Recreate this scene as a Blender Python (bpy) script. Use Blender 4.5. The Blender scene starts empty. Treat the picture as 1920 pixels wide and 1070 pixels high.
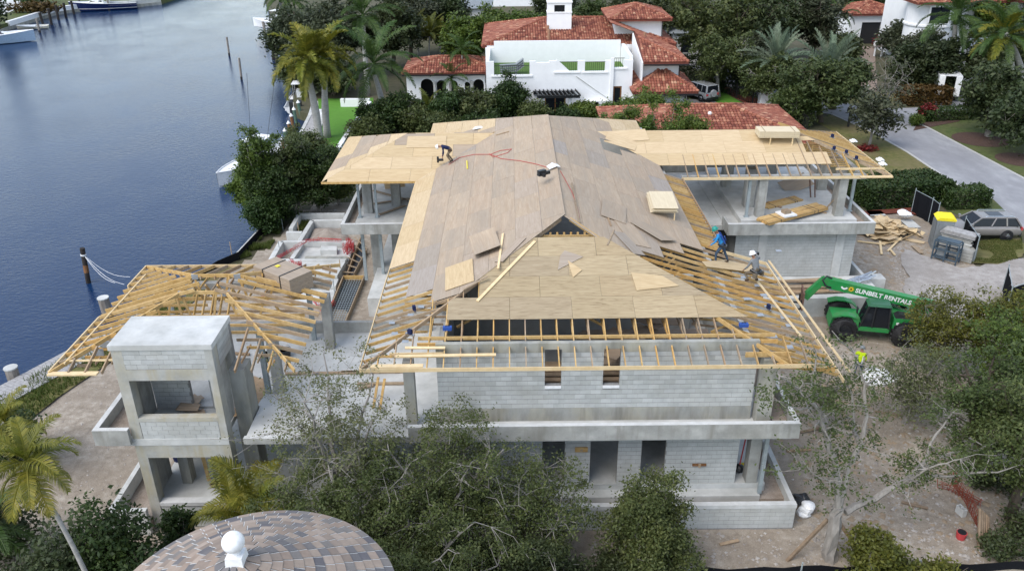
import bpy, bmesh, math, random
import numpy as np
from mathutils import Vector, Matrix, noise as mnoise
R = math.radians
rnd = random.Random(11)
S = bpy.context.scene
COL = S.collection

# ---------------------------------------------------------------- camera
CAM_H, PITCH, ROLL, FPX = 23.8, R(26.3), R(-0.6), 1560.0
cam_data = bpy.data.cameras.new('camera')
cam = bpy.data.objects.new('camera', cam_data); COL.objects.link(cam)
CM = Matrix.Rotation(math.pi/2 - PITCH, 3, 'X') @ Matrix.Rotation(ROLL, 3, 'Z')
cam.matrix_world = Matrix.Translation((0, 0, CAM_H)) @ CM.to_4x4()
cam_data.sensor_width = 36; cam_data.lens = 36*FPX/1920
cam_data.clip_start = 0.5; cam_data.clip_end = 3000
S.camera = cam

# ---------------------------------------------------------------- sky and sun (overcast daylight)
SUN_EL, SUN_AZ = R(52), R(228)      # azimuth clockwise from north (+Y): behind the camera, to the left
w = bpy.data.worlds.new('World'); S.world = w; w.use_nodes = True
nt = w.node_tree; nt.nodes.clear()
sky = nt.nodes.new('ShaderNodeTexSky'); sky.sky_type = 'NISHITA'; sky.sun_disc = False
sky.sun_elevation = SUN_EL; sky.sun_rotation = SUN_AZ
sky.air_density = 1.2; sky.dust_density = 0.6; sky.ozone_density = 1.0
hsv = nt.nodes.new('ShaderNodeHueSaturation'); hsv.inputs['Saturation'].default_value = 0.66
bg = nt.nodes.new('ShaderNodeBackground'); bg.inputs['Strength'].default_value = 0.15
wo = nt.nodes.new('ShaderNodeOutputWorld')
nt.links.new(sky.outputs[0], hsv.inputs['Color']); nt.links.new(hsv.outputs[0], bg.inputs[0]); nt.links.new(bg.outputs[0], wo.inputs[0])
sd = bpy.data.lights.new('sun', 'SUN'); sd.energy = 1.5; sd.angle = R(40); sd.color = (1, .93, .84)
so = bpy.data.objects.new('sun', sd); COL.objects.link(so)
dirv = Vector((math.sin(SUN_AZ)*math.cos(SUN_EL), math.cos(SUN_AZ)*math.cos(SUN_EL), math.sin(SUN_EL)))
so.rotation_euler = dirv.to_track_quat('Z', 'Y').to_euler(); so.location = (0, 0, 60)
S.view_settings.view_transform = 'Standard'; S.view_settings.look = 'None'
S.view_settings.exposure = 0.95; S.view_settings.gamma = 1.0; S.view_settings.use_curve_mapping = False
S.render.engine = 'CYCLES'
S.cycles.max_bounces = 6; S.cycles.diffuse_bounces = 3; S.cycles.glossy_bounces = 3
S.cycles.transmission_bounces = 3; S.cycles.transparent_max_bounces = 4
try: S.cycles.use_denoising = True
except Exception: pass

# ---------------------------------------------------------------- measuring: where the sight line through a photo point meets a height or a depth
def ray(x, y): return CM @ Vector(((x-960)/FPX, -(y-535)/FPX, -1))
def at(x, y, Z=0.0):
    d = ray(x, y); t = (Z-CAM_H)/d.z; return Vector((d.x*t, d.y*t, Z))
def aty(x, y, Y):
    d = ray(x, y); t = Y/d.y; return Vector((d.x*t, Y, CAM_H+d.z*t))

# ---------------------------------------------------------------- materials
MATS = {}
def new_mat(name):
    m = bpy.data.materials.new(name); m.use_nodes = True
    n = m.node_tree; n.nodes.clear(); MATS[name] = m
    o = n.nodes.new('ShaderNodeOutputMaterial')
    return m, n, o
def ramp(n, fac, cols, interp='LINEAR'):
    r = n.nodes.new('ShaderNodeValToRGB'); e = r.color_ramp.elements; r.color_ramp.interpolation = interp
    k = len(cols)
    for i, c in enumerate(cols):
        p = i/(k-1) if interp != 'CONSTANT' else i/k
        if isinstance(c, tuple) and len(c) == 4: p, c = c[0], c[1:]
        if i < 2: el = e[i]; el.position = p
        else: el = e.new(p)
        el.color = (*c, 1)
    n.links.new(fac, r.inputs[0]); return r.outputs[0]
def noise_out(n, co, scale, detail=4, rough=.6, stretch=(1, 1, 1), dist=0.0):
    mp = n.nodes.new('ShaderNodeMapping'); mp.inputs['Scale'].default_value = stretch
    n.links.new(co, mp.inputs[0])
    t = n.nodes.new('ShaderNodeTexNoise'); t.inputs['Scale'].default_value = scale
    t.inputs['Detail'].default_value = detail; t.inputs['Roughness'].default_value = rough
    t.inputs['Distortion'].default_value = dist
    n.links.new(mp.outputs[0], t.inputs[0]); return t.outputs[0]
def mixc(n, fac, a, b, mode='MIX'):
    m = n.nodes.new('ShaderNodeMix'); m.data_type = 'RGBA'; m.blend_type = mode
    for v, i in ((fac, 0), (a, 6), (b, 7)):
        if isinstance(v, (int, float)): m.inputs[i].default_value = v
        elif isinstance(v, tuple): m.inputs[i].default_value = (*v, 1)
        else: n.links.new(v, m.inputs[i])
    return m.outputs[2]
def coords(n, kind):
    if kind == 'pos': return n.nodes.new('ShaderNodeNewGeometry').outputs['Position']
    tc = n.nodes.new('ShaderNodeTexCoord').outputs['Object']
    oi = n.nodes.new('ShaderNodeObjectInfo').outputs['Random']
    mu = n.nodes.new('ShaderNodeMath'); mu.operation = 'MULTIPLY'; mu.inputs[1].default_value = 57.0
    n.links.new(oi, mu.inputs[0])
    ad = n.nodes.new('ShaderNodeVectorMath'); ad.operation = 'ADD'
    n.links.new(tc, ad.inputs[0]); n.links.new(mu.outputs[0], ad.inputs[1]); return ad.outputs[0]
def rand_ramp(n, cols, interp='CONSTANT'):
    return ramp(n, n.nodes.new('ShaderNodeObjectInfo').outputs['Random'], cols, interp)
def finish(m, n, o, col, rough=.85, bump=None, bstr=.3, bdist=.02, spec=.3, metal=0.0):
    b = n.nodes.new('ShaderNodeBsdfPrincipled')
    if isinstance(col, tuple): b.inputs['Base Color'].default_value = (*col, 1)
    else: n.links.new(col, b.inputs['Base Color'])
    b.inputs['Roughness'].default_value = rough; b.inputs['Metallic'].default_value = metal
    b.inputs['Specular IOR Level'].default_value = spec
    if bump is not None:
        bp = n.nodes.new('ShaderNodeBump'); bp.inputs['Strength'].default_value = bstr; bp.inputs['Distance'].default_value = bdist
        n.links.new(bump, bp.inputs['Height']); n.links.new(bp.outputs[0], b.inputs['Normal'])
    n.links.new(b.outputs[0], o.inputs[0]); return m
def mat(name, cols, scale=3.0, kind='pos', stretch=(1, 1, 1), rough=.85, rand=None, rfac=.5, rmode='MULTIPLY',
        big=None, bigscale=.35, bigfac=.6, bstr=.25, bdist=.01, spec=.3, metal=0.0, detail=5, dist=0.0, streak=None):
    """noise-driven colour between cols; rand = per-object tints; big = wide stains (colour) over it"""
    m, n, o = new_mat(name); co = coords(n, kind)
    f = noise_out(n, co, scale, detail, .62, stretch, dist)
    c = ramp(n, f, [(.3, *cols[0]), *[(.3+.4*(i+1)/(len(cols)-1), *x) for i, x in enumerate(cols[1:])]]) if len(cols) > 1 else None
    if c is None:
        c = mixc(n, .0, cols[0], cols[0])
    if big:
        f2 = noise_out(n, co, bigscale, 5, .65, stretch)
        rr = ramp(n, f2, [(.42, 0, 0, 0), (.66, 1, 1, 1)])
        mm = n.nodes.new('ShaderNodeMath'); mm.operation = 'MULTIPLY'; mm.inputs[1].default_value = bigfac
        n.links.new(rr, mm.inputs[0]); c = mixc(n, mm.outputs[0], c, big)
    if streak:
        f3 = noise_out(n, co, 2.2, 4, .6, (1, 1, .12)); c = mixc(n, ramp(n, f3, [(.5, 0, 0, 0), (.72, .7, .7, .7)]), c, streak)
    if rand: c = mixc(n, rfac, c, rand_ramp(n, rand, 'CONSTANT'), rmode)
    return finish(m, n, o, c, rough, f, bstr, bdist, spec, metal)
def plain(name, col, rough=.5, spec=.4, metal=0.0):
    m, n, o = new_mat(name)
    f = noise_out(n, coords(n, 'pos'), 6, 3)
    c = ramp(n, f, [(.3, *[v*.88 for v in col]), (.7, *[min(1, v*1.08) for v in col])])
    return finish(m, n, o, c, rough, None, spec=spec, metal=metal)
def leaf_mat(name, cols, trans=.3, vscale=.9):
    m, n, o = new_mat(name)
    g = n.nodes.new('ShaderNodeNewGeometry')
    f = noise_out(n, g.outputs['Position'], vscale, 2)
    ad = n.nodes.new('ShaderNodeMath'); ad.operation = 'MULTIPLY_ADD'; ad.inputs[1].default_value = .55
    n.links.new(g.outputs['Random Per Island'], ad.inputs[0])
    sc = n.nodes.new('ShaderNodeMath'); sc.operation = 'MULTIPLY_ADD'; sc.inputs[1].default_value = .9; sc.inputs[2].default_value = -.22
    n.links.new(f, sc.inputs[0]); n.links.new(sc.outputs[0], ad.inputs[2])
    c = ramp(n, ad.outputs[0], cols)
    oi = n.nodes.new('ShaderNodeObjectInfo').outputs['Random']
    c = mixc(n, .55, c, ramp(n, oi, [(.70, .78, .80), (1.15, 1.05, .85), (.85, 1.05, .85), (1.1, 1.0, .95)]), 'MULTIPLY')
    d = n.nodes.new('ShaderNodeBsdfPrincipled'); d.inputs['Roughness'].default_value = .55; d.inputs['Specular IOR Level'].default_value = .35
    t = n.nodes.new('ShaderNodeBsdfTranslucent'); mx = n.nodes.new('ShaderNodeMixShader'); mx.inputs[0].default_value = trans
    n.links.new(c, d.inputs['Base Color']); n.links.new(c, t.inputs[0])
    n.links.new(d.outputs[0], mx.inputs[1]); n.links.new(t.outputs[0], mx.inputs[2]); n.links.new(mx.outputs[0], o.inputs[0])
    return m

m_conc = mat('concrete', [(.27, .275, .265), (.36, .365, .35), (.45, .45, .43)], 1.6, big=(.22, .215, .19), bigscale=.5, bigfac=.6, bstr=.15, streak=(.20, .19, .165))
m_conc_l = mat('pale concrete', [(.42, .43, .42), (.52, .53, .52), (.60, .605, .59)], 1.3, big=(.33, .33, .31), bigscale=.4, bigfac=.6, bstr=.12)
m_conc_d = mat('stained concrete', [(.20, .205, .19), (.30, .305, .285), (.38, .38, .36)], 1.1, stretch=(1, 1, .45), big=(.40, .36, .24), bigscale=.9, bigfac=.4, bstr=.2, streak=(.17, .165, .14))
m_block = mat('concrete block', [(.39, .405, .40), (.50, .515, .51)], 2.2, big=(.35, .345, .315), bigscale=.6, bigfac=.5, rand=[(.88, .88, .87), (.96, .96, .96), (1, 1, 1), (.92, .92, .91), (1.05, 1.05, 1.05), (.95, .95, .96)], rfac=1.0, bstr=.35, bdist=.006)
m_mortar = mat('mortar', [(.20, .20, .195), (.29, .29, .28)], 9)
m_ply_new = mat('new plywood', [(.44, .325, .19), (.51, .39, .24), (.565, .45, .285)], 4.0, 'obj', (.35, 3.2, 1), rand=[(.93, .92, .88), (1, 1, 1), (1.05, 1.05, 1.06), (.97, .95, .9), (1.0, .98, .93)], rfac=1.0, rough=.7, bstr=.08, dist=.8)
m_ply_old = mat('weathered plywood', [(.325, .25, .18), (.37, .295, .22), (.415, .34, .262)], 3.2, 'obj', (.3, 3.0, 1), rand=[(1, .97, .93), (.95, .95, .95), (1.05, 1.01, .97), (.92, .91, .9), (1, .95, .91), (.92, .92, .94), (1.07, 1.04, 1.0)], rfac=.65, big=(.285, .245, .20), bigscale=.7, bigfac=.55, rough=.8, bstr=.08, dist=1.0)
m_ply_grey = mat('grey weathered plywood', [(.295, .245, .195), (.335, .285, .235), (.375, .325, .275)], 3.2, 'obj', (.3, 3.0, 1), rand=[(1, .98, .95), (.93, .95, 1), (1.05, 1, .95), (.9, .9, .9)], rfac=1.0, rough=.8, bstr=.08, dist=1.0)
m_ply_hip = mat('yellowed plywood', [(.22, .165, .10), (.36, .285, .18), (.42, .345, .23)], 3.6, 'obj', (.22, 3.0, 1), rand=[(1, 1, 1), (.95, .94, .9), (1.06, 1.05, 1.02), (.9, .9, .92), (.98, .95, .9)], rfac=1.0, rough=.75, bstr=.1, dist=2.2, detail=7)
m_ply_pale = mat('pale fresh plywood', [(.56, .47, .32), (.64, .55, .39)], 4, 'obj', (.35, 3, 1), rough=.7)
m_lum = mat('yellow lumber', [(.41, .26, .095), (.50, .335, .14), (.575, .405, .19)], 5, 'obj', (1, 1, 1), rand=[(1, 1, 1), (.9, .88, .85), (1.06, 1.08, 1.15), (.8, .78, .8), (.96, .93, .85), (1.0, .9, .75)], rfac=1.0, rough=.75)
m_lum_l = mat('pale lumber', [(.60, .45, .25), (.70, .56, .35)], 4, 'obj', rand=[(1, 1, 1), (.95, .93, .9), (1.05, 1.05, 1.05)], rfac=1.0, rough=.75)
m_lum_g = mat('greyed lumber', [(.27, .20, .135), (.38, .30, .21)], 5, 'obj', rand=[(1, 1, 1), (.85, .85, .85), (1.1, 1.05, 1), (1.0, .9, .8)], rfac=1.0, rough=.8)
m_timber = mat('brown site timber', [(.19, .135, .09), (.30, .225, .155)], 5, 'obj', rand=[(1, 1, 1), (.85, .85, .85), (1.1, 1.05, 1)], rfac=1.0, rough=.85)
m_conc_y = mat('yellow stained concrete', [(.30, .305, .29), (.38, .385, .365), (.46, .46, .44)], 1.4, big=(.43, .38, .25), bigscale=.8, bigfac=.5, bstr=.15, streak=(.36, .31, .19))
m_plate = plain('galvanised plate', (.36, .39, .42), .45, .5, .4)
m_steel = mat('galvanised steel', [(.28, .33, .35), (.38, .43, .45)], 4, rough=.55, metal=.3)
m_rust = mat('rusty steel', [(.10, .06, .05), (.20, .12, .09)], 8)
m_stucco = mat('white stucco', [(.74, .75, .76), (.80, .81, .82)], 1.2, bstr=.05)
m_white = plain('white paint', (.78, .79, .80), .35)
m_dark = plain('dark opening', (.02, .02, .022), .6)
m_black = plain('black rubber', (.018, .018, .02), .65, .3)
m_blackp = plain('black paint', (.02, .022, .025), .35)
m_glass = plain('dark glass', (.012, .015, .02), .08, .3)
m_chrome = plain('bright metal', (.55, .56, .58), .25, .5, .9)
m_green = mat('green machine paint', [(.012, .21, .05), (.016, .25, .06)], 3, big=(.10, .17, .08), bigscale=1.6, bigfac=.45, rough=.42, bstr=0, spec=.4)
m_greend = plain('dark green panel', (.03, .12, .06), .3)
m_turf = mat('green turf', [(.06, .12, .02), (.085, .16, .03)], 8)
m_navy = plain('navy cloth', (.018, .025, .07), .9, .1)
m_blue = plain('bright blue cloth', (.03, .22, .50), .9, .1)
m_royal = plain('royal blue', (.02, .07, .30), .6)
m_teal = plain('teal plastic', (.015, .23, .19), .35)
m_hiviz = plain('hi-vis cloth', (.50, .68, .02), .8, .1)
m_greyc = plain('grey cloth', (.19, .20, .21), .9, .1)
m_khaki = plain('khaki cloth', (.16, .13, .095), .9, .1)
m_jean = plain('denim', (.055, .085, .13), .9, .1)
m_skin = plain('skin', (.32, .17, .105), .6)
m_boot = plain('brown leather', (.06, .035, .02), .7)
m_yellow = plain('yellow plastic', (.72, .60, .02), .45)
m_porta = mat('grey plastic', [(.17, .19, .20), (.23, .25, .265)], 3, rough=.5)
m_red = plain('red net', (.48, .055, .06), .7)
m_orange = plain('orange net', (.26, .055, .03), .7)
m_cord = plain('red cord', (.42, .07, .06), .6)
m_net = plain('black mesh fabric', (.010, .011, .014), .9, .1)
m_bark = mat('grey bark', [(.18, .165, .148), (.31, .29, .265)], 7, stretch=(1, 1, .3), bstr=.6)
m_barkd = mat('dark bark', [(.055, .045, .035), (.10, .08, .06)], 7, stretch=(1, 1, .3), bstr=.6)
m_palmtrunk = mat('palm trunk', [(.26, .255, .24), (.38, .37, .35)], 3, stretch=(1, 1, 3), bstr=.4)
m_leaf_oak = leaf_mat('oak leaves', [(.032, .048, .016), (.070, .094, .028), (.135, .152, .052)])
m_leaf_pale = leaf_mat('pale sparse leaves', [(.060, .075, .035), (.11, .128, .058), (.18, .19, .095)])
m_leaf_dark = leaf_mat('dark leaves', [(.020, .032, .013), (.045, .062, .024), (.088, .105, .042)])
m_leaf_grey = leaf_mat('grey green leaves', [(.028, .038, .021), (.056, .068, .038), (.10, .11, .066)])
m_leaf_br = leaf_mat('bright leaves', [(.035, .062, .012), (.080, .125, .020), (.155, .20, .036)])
m_leaf_yel = leaf_mat('yellow green leaves', [(.050, .065, .012), (.105, .115, .018), (.19, .18, .03)])
m_leaf_crot = leaf_mat('croton leaves', [(.035, .035, .012), (.085, .048, .014), (.14, .085, .02)])
m_leaf_red = leaf_mat('red leaves', [(.07, .012, .012), (.16, .02, .02), (.30, .03, .03)])
m_frond = leaf_mat('palm frond', [(.020, .045, .010), (.045, .085, .018), (.085, .135, .030)])
m_frond_y = leaf_mat('yellow palm frond', [(.07, .09, .012), (.155, .16, .02), (.29, .25, .035)])
m_frond_s = leaf_mat('silver palm frond', [(.09, .125, .085), (.16, .205, .145), (.24, .285, .215)])
m_hedge = leaf_mat('hedge leaves', [(.015, .035, .010), (.032, .060, .014), (.065, .10, .022)])
m_grass_b = leaf_mat('grass blades', [(.05, .075, .015), (.09, .115, .025), (.15, .15, .045)])

def tile_mat(name, cols):
    m, n, o = new_mat(name)
    a = n.nodes.new('ShaderNodeAttribute'); a.attribute_name = 'tint'
    c = ramp(n, a.outputs['Fac'], cols)
    f = noise_out(n, coords(n, 'pos'), 3.0, 4)
    c = mixc(n, .5, c, ramp(n, f, [(.3, .75, .74, .72), (.7, 1.1, 1.1, 1.1)]), 'MULTIPLY')
    return finish(m, n, o, c, .75)
m_clay = tile_mat('clay roof tile', [(.14, .043, .03), (.235, .075, .048), (.29, .105, .066), (.38, .17, .105), (.48, .28, .18)])
m_flat = mat('flat concrete roof tile', [(.86, .86, .86), (1.06, 1.06, 1.06)], 4, 'obj', rand=[(.27, .21, .17), (.32, .255, .21), (.14, .135, .14), (.23, .185, .155), (.31, .25, .205), (.19, .175, .165), (.35, .285, .24), (.165, .155, .155), (.26, .21, .175), (.125, .12, .13)], rfac=1.0)

# ---------------------------------------------------------------- mesh building
class MB:
    def __init__(s): s.v = []; s.f = []; s.m = []; s.k = 0
    def add(s, vs, fs):
        b = len(s.v); s.v.extend(tuple(p) for p in vs); s.f.extend(tuple(b+i for i in q) for q in fs); s.m.extend([s.k]*len(fs)); return s
    BF = [(0, 3, 2, 1), (4, 5, 6, 7), (0, 1, 5, 4), (1, 2, 6, 5), (2, 3, 7, 6), (3, 0, 4, 7)]
    def box(s, x0, y0, z0, x1, y1, z1):
        return s.add([(x0, y0, z0), (x1, y0, z0), (x1, y1, z0), (x0, y1, z0), (x0, y0, z1), (x1, y0, z1), (x1, y1, z1), (x0, y1, z1)], s.BF)
    def hexa(s, low, up): return s.add(list(low)+list(up), s.BF)
    def beam(s, p, q, w_, h, up=(0, 0, 1)):
        """a straight stick of width w_ (sideways) and height h (along up), its axis from p to q"""
        p = Vector(p); q = Vector(q); d = (q-p).normalized(); u = Vector(up)
        sd_ = d.cross(u)
        if sd_.length < 1e-4: sd_ = d.cross(Vector((1, 0, 0)))
        sd_.normalize(); u = sd_.cross(d).normalized(); a = sd_*w_/2; b = u*h/2
        return s.add([p-a-b, p+a-b, q+a-b, q-a-b, p-a+b, p+a+b, q+a+b, q-a+b], s.BF)
    def tube(s, pts, rad, n=6, cap=True):
        pts = [Vector(p) for p in pts]; N = len(pts)
        rad = rad if isinstance(rad, (list, tuple)) else [rad]*N
        b0 = len(s.v); ref = Vector((.31, .22, .92))
        for i, p in enumerate(pts):
            d = (pts[min(i+1, N-1)]-pts[max(i-1, 0)])
            d = d.normalized() if d.length > 1e-6 else Vector((0, 0, 1))
            a = d.cross(ref)
            if a.length < .05: a = d.cross(Vector((1, 0, 0)))
            a.normalize(); c = d.cross(a)
            for j in range(n):
                t = 2*math.pi*j/n; s.v.append(tuple(p+(a*math.cos(t)+c*math.sin(t))*rad[i]))
        for i in range(N-1):
            for j in range(n):
                k = (j+1) % n; s.f.append((b0+i*n+j, b0+i*n+k, b0+(i+1)*n+k, b0+(i+1)*n+j)); s.m.append(s.k)
        if cap:
            s.f.append(tuple(b0+j for j in reversed(range(n)))); s.m.append(s.k)
            s.f.append(tuple(b0+(N-1)*n+j for j in range(n))); s.m.append(s.k)
        return s
    def cyl(s, c, r, z0, z1, n=12, r2=None): return s.tube([(c[0], c[1], z0), (c[0], c[1], z1)], [r, r if r2 is None else r2], n)
    def lathe(s, c, prof, n=16):
        return s.tube([(c[0], c[1], c[2]+z) for r_, z in prof], [max(r_, .001) for r_, z in prof], n)
    def ball(s, c, r, n=10, sz=1.0):
        return s.lathe((c[0], c[1], c[2]), [(r*math.sin(math.pi*i/n), -r*sz*math.cos(math.pi*i/n)) for i in range(n+1)], n+4)
    def crumple(s, amp, f=3.0):
        s.v = [tuple(Vector(p)+Vector((mnoise.noise(Vector(p)*f), mnoise.noise(Vector(p)*f+Vector((7, 3, 1))), .7*mnoise.noise(Vector(p)*f+Vector((1, 9, 5)))))*amp) for p in s.v]; return s
    def prism(s, poly, z0, z1):
        n = len(poly); a = sum(poly[i][0]*poly[(i+1) % n][1]-poly[(i+1) % n][0]*poly[i][1] for i in range(n))
        if a < 0: poly = poly[::-1]
        return s.add([(x, y, z0) for x, y in poly]+[(x, y, z1) for x, y in poly],
                     [tuple(range(n-1, -1, -1)), tuple(range(n, 2*n))]+[(i, (i+1) % n, n+(i+1) % n, n+i) for i in range(n)])
    def wallline(s, pts, th, z0, z1):
        for p, q in zip(pts, pts[1:]):
            s.beam((p[0], p[1], (z0+z1)/2), (q[0], q[1], (z0+z1)/2), th, z1-z0)
        return s
    def mesh(s, name, mats, smooth=False):
        me = bpy.data.meshes.new(name); me.from_pydata(s.v, [], s.f)
        for m_ in (mats if isinstance(mats, (list, tuple)) else [mats]): me.materials.append(m_)
        if s.k or any(s.m): me.polygons.foreach_set('material_index', s.m)
        if smooth: me.polygons.foreach_set('use_smooth', [True]*len(s.f))
        me.update(); return me
    def build(s, name, mats, parent=None, local=False, **kw):
        """verts are in world coordinates unless local; parent must be unrotated when not local"""
        sm = kw.pop('smooth', False)
        if parent is not None and not local:
            o_ = wloc(parent); s.v = [(x-o_.x, y-o_.y, z-o_.z) for x, y, z in s.v]
        return put(name, s.mesh(name, mats, sm), parent, **kw)
def wloc(o):
    v = Vector(o.location)
    while o.parent: o = o.parent; v = v+Vector(o.location)
    return v
def put(name, data, parent=None, loc=None, rot=None, scale=None, label=None, cat=None, group=None, kind=None):
    o = bpy.data.objects.new(name, data); COL.objects.link(o)
    if parent is not None: o.parent = parent
    if loc is not None: o.location = loc
    if rot is not None: o.rotation_euler = rot
    if scale is not None: o.scale = scale if isinstance(scale, (tuple, list)) else (scale,)*3
    if label: o['label'] = label
    if cat: o['category'] = cat
    if group: o['group'] = group
    if kind: o['kind'] = kind
    return o
def thing(name, label, cat, loc=(0, 0, 0), rotz=0.0, group=None, rot=None):
    return put(name, None, None, loc, rot or (0, 0, rotz), None, label, cat, group)
def centre(o):
    """move a one-mesh thing's origin to its base"""
    me = o.data; n = len(me.vertices); a = np.empty(n*3); me.vertices.foreach_get('co', a); a = a.reshape(-1, 3)
    c = np.array([a[:, 0].mean(), a[:, 1].mean(), a[:, 2].min()]); me.vertices.foreach_set('co', (a-c).ravel()); me.update()
    o.location = Vector(o.location)+Vector(c); return o
def single(name, mb, m_, label, cat, group=None, smooth=False):
    return centre(put(name, mb.mesh(name, m_, smooth), None, None, None, None, label, cat, group))
def structure(name, mb, m_, smooth=False): return put(name, mb.mesh(name, m_, smooth), kind='structure')
def copy_tree(src, loc, rotz=None, label=None, scale=None):
    r_ = src.copy(); COL.objects.link(r_); r_.location = loc
    if rotz is not None: r_.rotation_euler = (0, 0, rotz)
    if scale is not None: r_.scale = (scale,)*3
    if label: r_['label'] = label
    def rec(a, b):
        for ch in list(a.children):
            c = ch.copy(); COL.objects.link(c); c.parent = b; rec(ch, c)
    rec(src, r_); return r_
def clip(poly, a, b, c):
    """keep the part of a 2-D polygon where a*x+b*y <= c"""
    out = []
    for i in range(len(poly)):
        p, q = poly[i], poly[(i+1) % len(poly)]
        dp, dq = a*p[0]+b*p[1]-c, a*q[0]+b*q[1]-c
        if dp <= 0: out.append(p)
        if dp*dq < 0:
            t = dp/(dp-dq); out.append((p[0]+(q[0]-p[0])*t, p[1]+(q[1]-p[1])*t))
    return out
def area(poly): return abs(sum(poly[i][0]*poly[(i+1) % len(poly)][1]-poly[(i+1) % len(poly)][0]*poly[i][1] for i in range(len(poly))))/2
# ================================================================ ground, water, roads
def water_mat():
    m, n, o = new_mat('canal water'); co = coords(n, 'pos')
    f1 = noise_out(n, co, 2.3, 5, .62, (1, 1.7, 1)); f2 = noise_out(n, co, .16, 3, .55, (1, .7, 1))
    b = n.nodes.new('ShaderNodeBsdfPrincipled'); b.inputs['Base Color'].default_value = (.006, .025, .075, 1)
    b.inputs['Roughness'].default_value = .07; b.inputs['IOR'].default_value = 1.31
    rr = ramp(n, f2, [(.3, .5, .5, .5), (.7, 1, 1, 1)])
    bp = n.nodes.new('ShaderNodeBump'); bp.inputs['Distance'].default_value = .075
    mu = n.nodes.new('ShaderNodeMath'); mu.operation = 'MULTIPLY'; mu.inputs[1].default_value = .55
    n.links.new(rr, mu.inputs[0]); n.links.new(mu.outputs[0], bp.inputs['Strength'])
    n.links.new(f1, bp.inputs['Height']); n.links.new(bp.outputs[0], b.inputs['Normal'])
    n.links.new(b.outputs[0], o.inputs[0]); return m
m_water = water_mat()
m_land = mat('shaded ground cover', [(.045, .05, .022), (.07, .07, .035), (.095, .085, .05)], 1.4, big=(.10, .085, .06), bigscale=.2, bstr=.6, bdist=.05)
def dirt_mat(name, a, b_, c_, stain):
    m, n, o = new_mat(name); co = coords(n, 'pos')
    f = noise_out(n, co, 2.2, 8, .7); f2 = noise_out(n, co, .22, 5, .6); f3 = noise_out(n, co, 26, 3, .7)
    c = ramp(n, f, [(.3, *a), (.5, *b_), (.72, *c_)])
    c = mixc(n, ramp(n, f2, [(.4, 0, 0, 0), (.65, .8, .8, .8)]), c, stain)
    c = mixc(n, .6, c, ramp(n, f3, [(.34, .62, .62, .62), (.55, 1, 1, 1), (.74, 1.25, 1.25, 1.25)]), 'MULTIPLY')
    return finish(m, n, o, c, .95, f, .9, .06)
m_dirt = dirt_mat('site dirt', (.20, .165, .128), (.33, .285, .232), (.50, .455, .395), (.24, .20, .158))
m_dirt_l = dirt_mat('white crushed rock', (.27, .25, .23), (.36, .335, .315), (.46, .44, .415), (.25, .225, .20))
m_lawn = mat('dry lawn', [(.075, .085, .022), (.115, .115, .035), (.165, .145, .06)], 2.2, big=(.17, .13, .07), bigscale=.35, bigfac=.7, bstr=.7, bdist=.04)
m_lawn_g = mat('lawn', [(.045, .07, .018), (.07, .095, .025), (.10, .12, .04)], 2.0, big=(.11, .10, .045), bigscale=.3, bigfac=.6, bstr=.7, bdist=.04)
m_lawn_b = mat('bright lawn', [(.075, .20, .022), (.10, .25, .03)], 1.5, big=(.085, .20, .025), bstr=.5)
m_road = mat('pale asphalt', [(.24, .245, .26), (.29, .295, .31), (.35, .355, .37)], 1.1, stretch=(1, .5, 1), big=(.21, .21, .225), bigscale=.14, bigfac=.75, bstr=.15, rough=.9)
m_mulch = mat('red mulch', [(.10, .03, .02), (.19, .05, .032)], 7, bstr=.8, bdist=.05)
m_mulchb = mat('brown mulch', [(.055, .032, .026), (.10, .06, .045)], 7, bstr=.8, bdist=.05)
m_paver = mat('brown pavers', [(.20, .15, .12), (.29, .225, .18)], 3.5, big=(.25, .20, .17))
m_drive = mat('grey pavers', [(.24, .22, .205), (.31, .29, .27)], 3.5)
m_kerb = plain('pale kerb', (.42, .415, .40), .85)
m_wood_dock = mat('grey dock boards', [(.24, .235, .235), (.33, .325, .325), (.40, .395, .39)], 5, stretch=(1, 1, 1), rough=.9)

mb = MB(); mb.add([(-1500, -300, -1), (1500, -300, -1), (1500, 1600, -1), (-1500, 1600, -1)], [(0, 1, 2, 3)])
structure('water', mb, m_water)
shore = [(-29, 20), (-27.4, 33), (-25.6, 38.0), (-22.7, 44.5), (-20.3, 51.1), (-19.3, 52.6), (-18.75, 58.6), (-17.9, 61), (-19.5, 68), (-20.9, 80),
         (-21.7, 90.9), (-24.6, 94), (-27.2, 104), (-32.5, 124), (-40.5, 150), (-53, 190), (-76, 270)]
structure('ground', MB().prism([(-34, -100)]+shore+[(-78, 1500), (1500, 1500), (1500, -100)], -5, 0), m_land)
bank = [at(x, y, .2) for x, y in [(-260, 118), (-60, 66), (14, 43), (100, 17), (156, 9), (240, 4), (300, -2), (420, -40)]]
bank = [(p.x, p.y) for p in bank]
structure('far_bank', MB().prism(bank+[(bank[-1][0], 1500), (-1500, 1500), (-1500, bank[0][1])], -5, .2), m_lawn_g)

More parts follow.
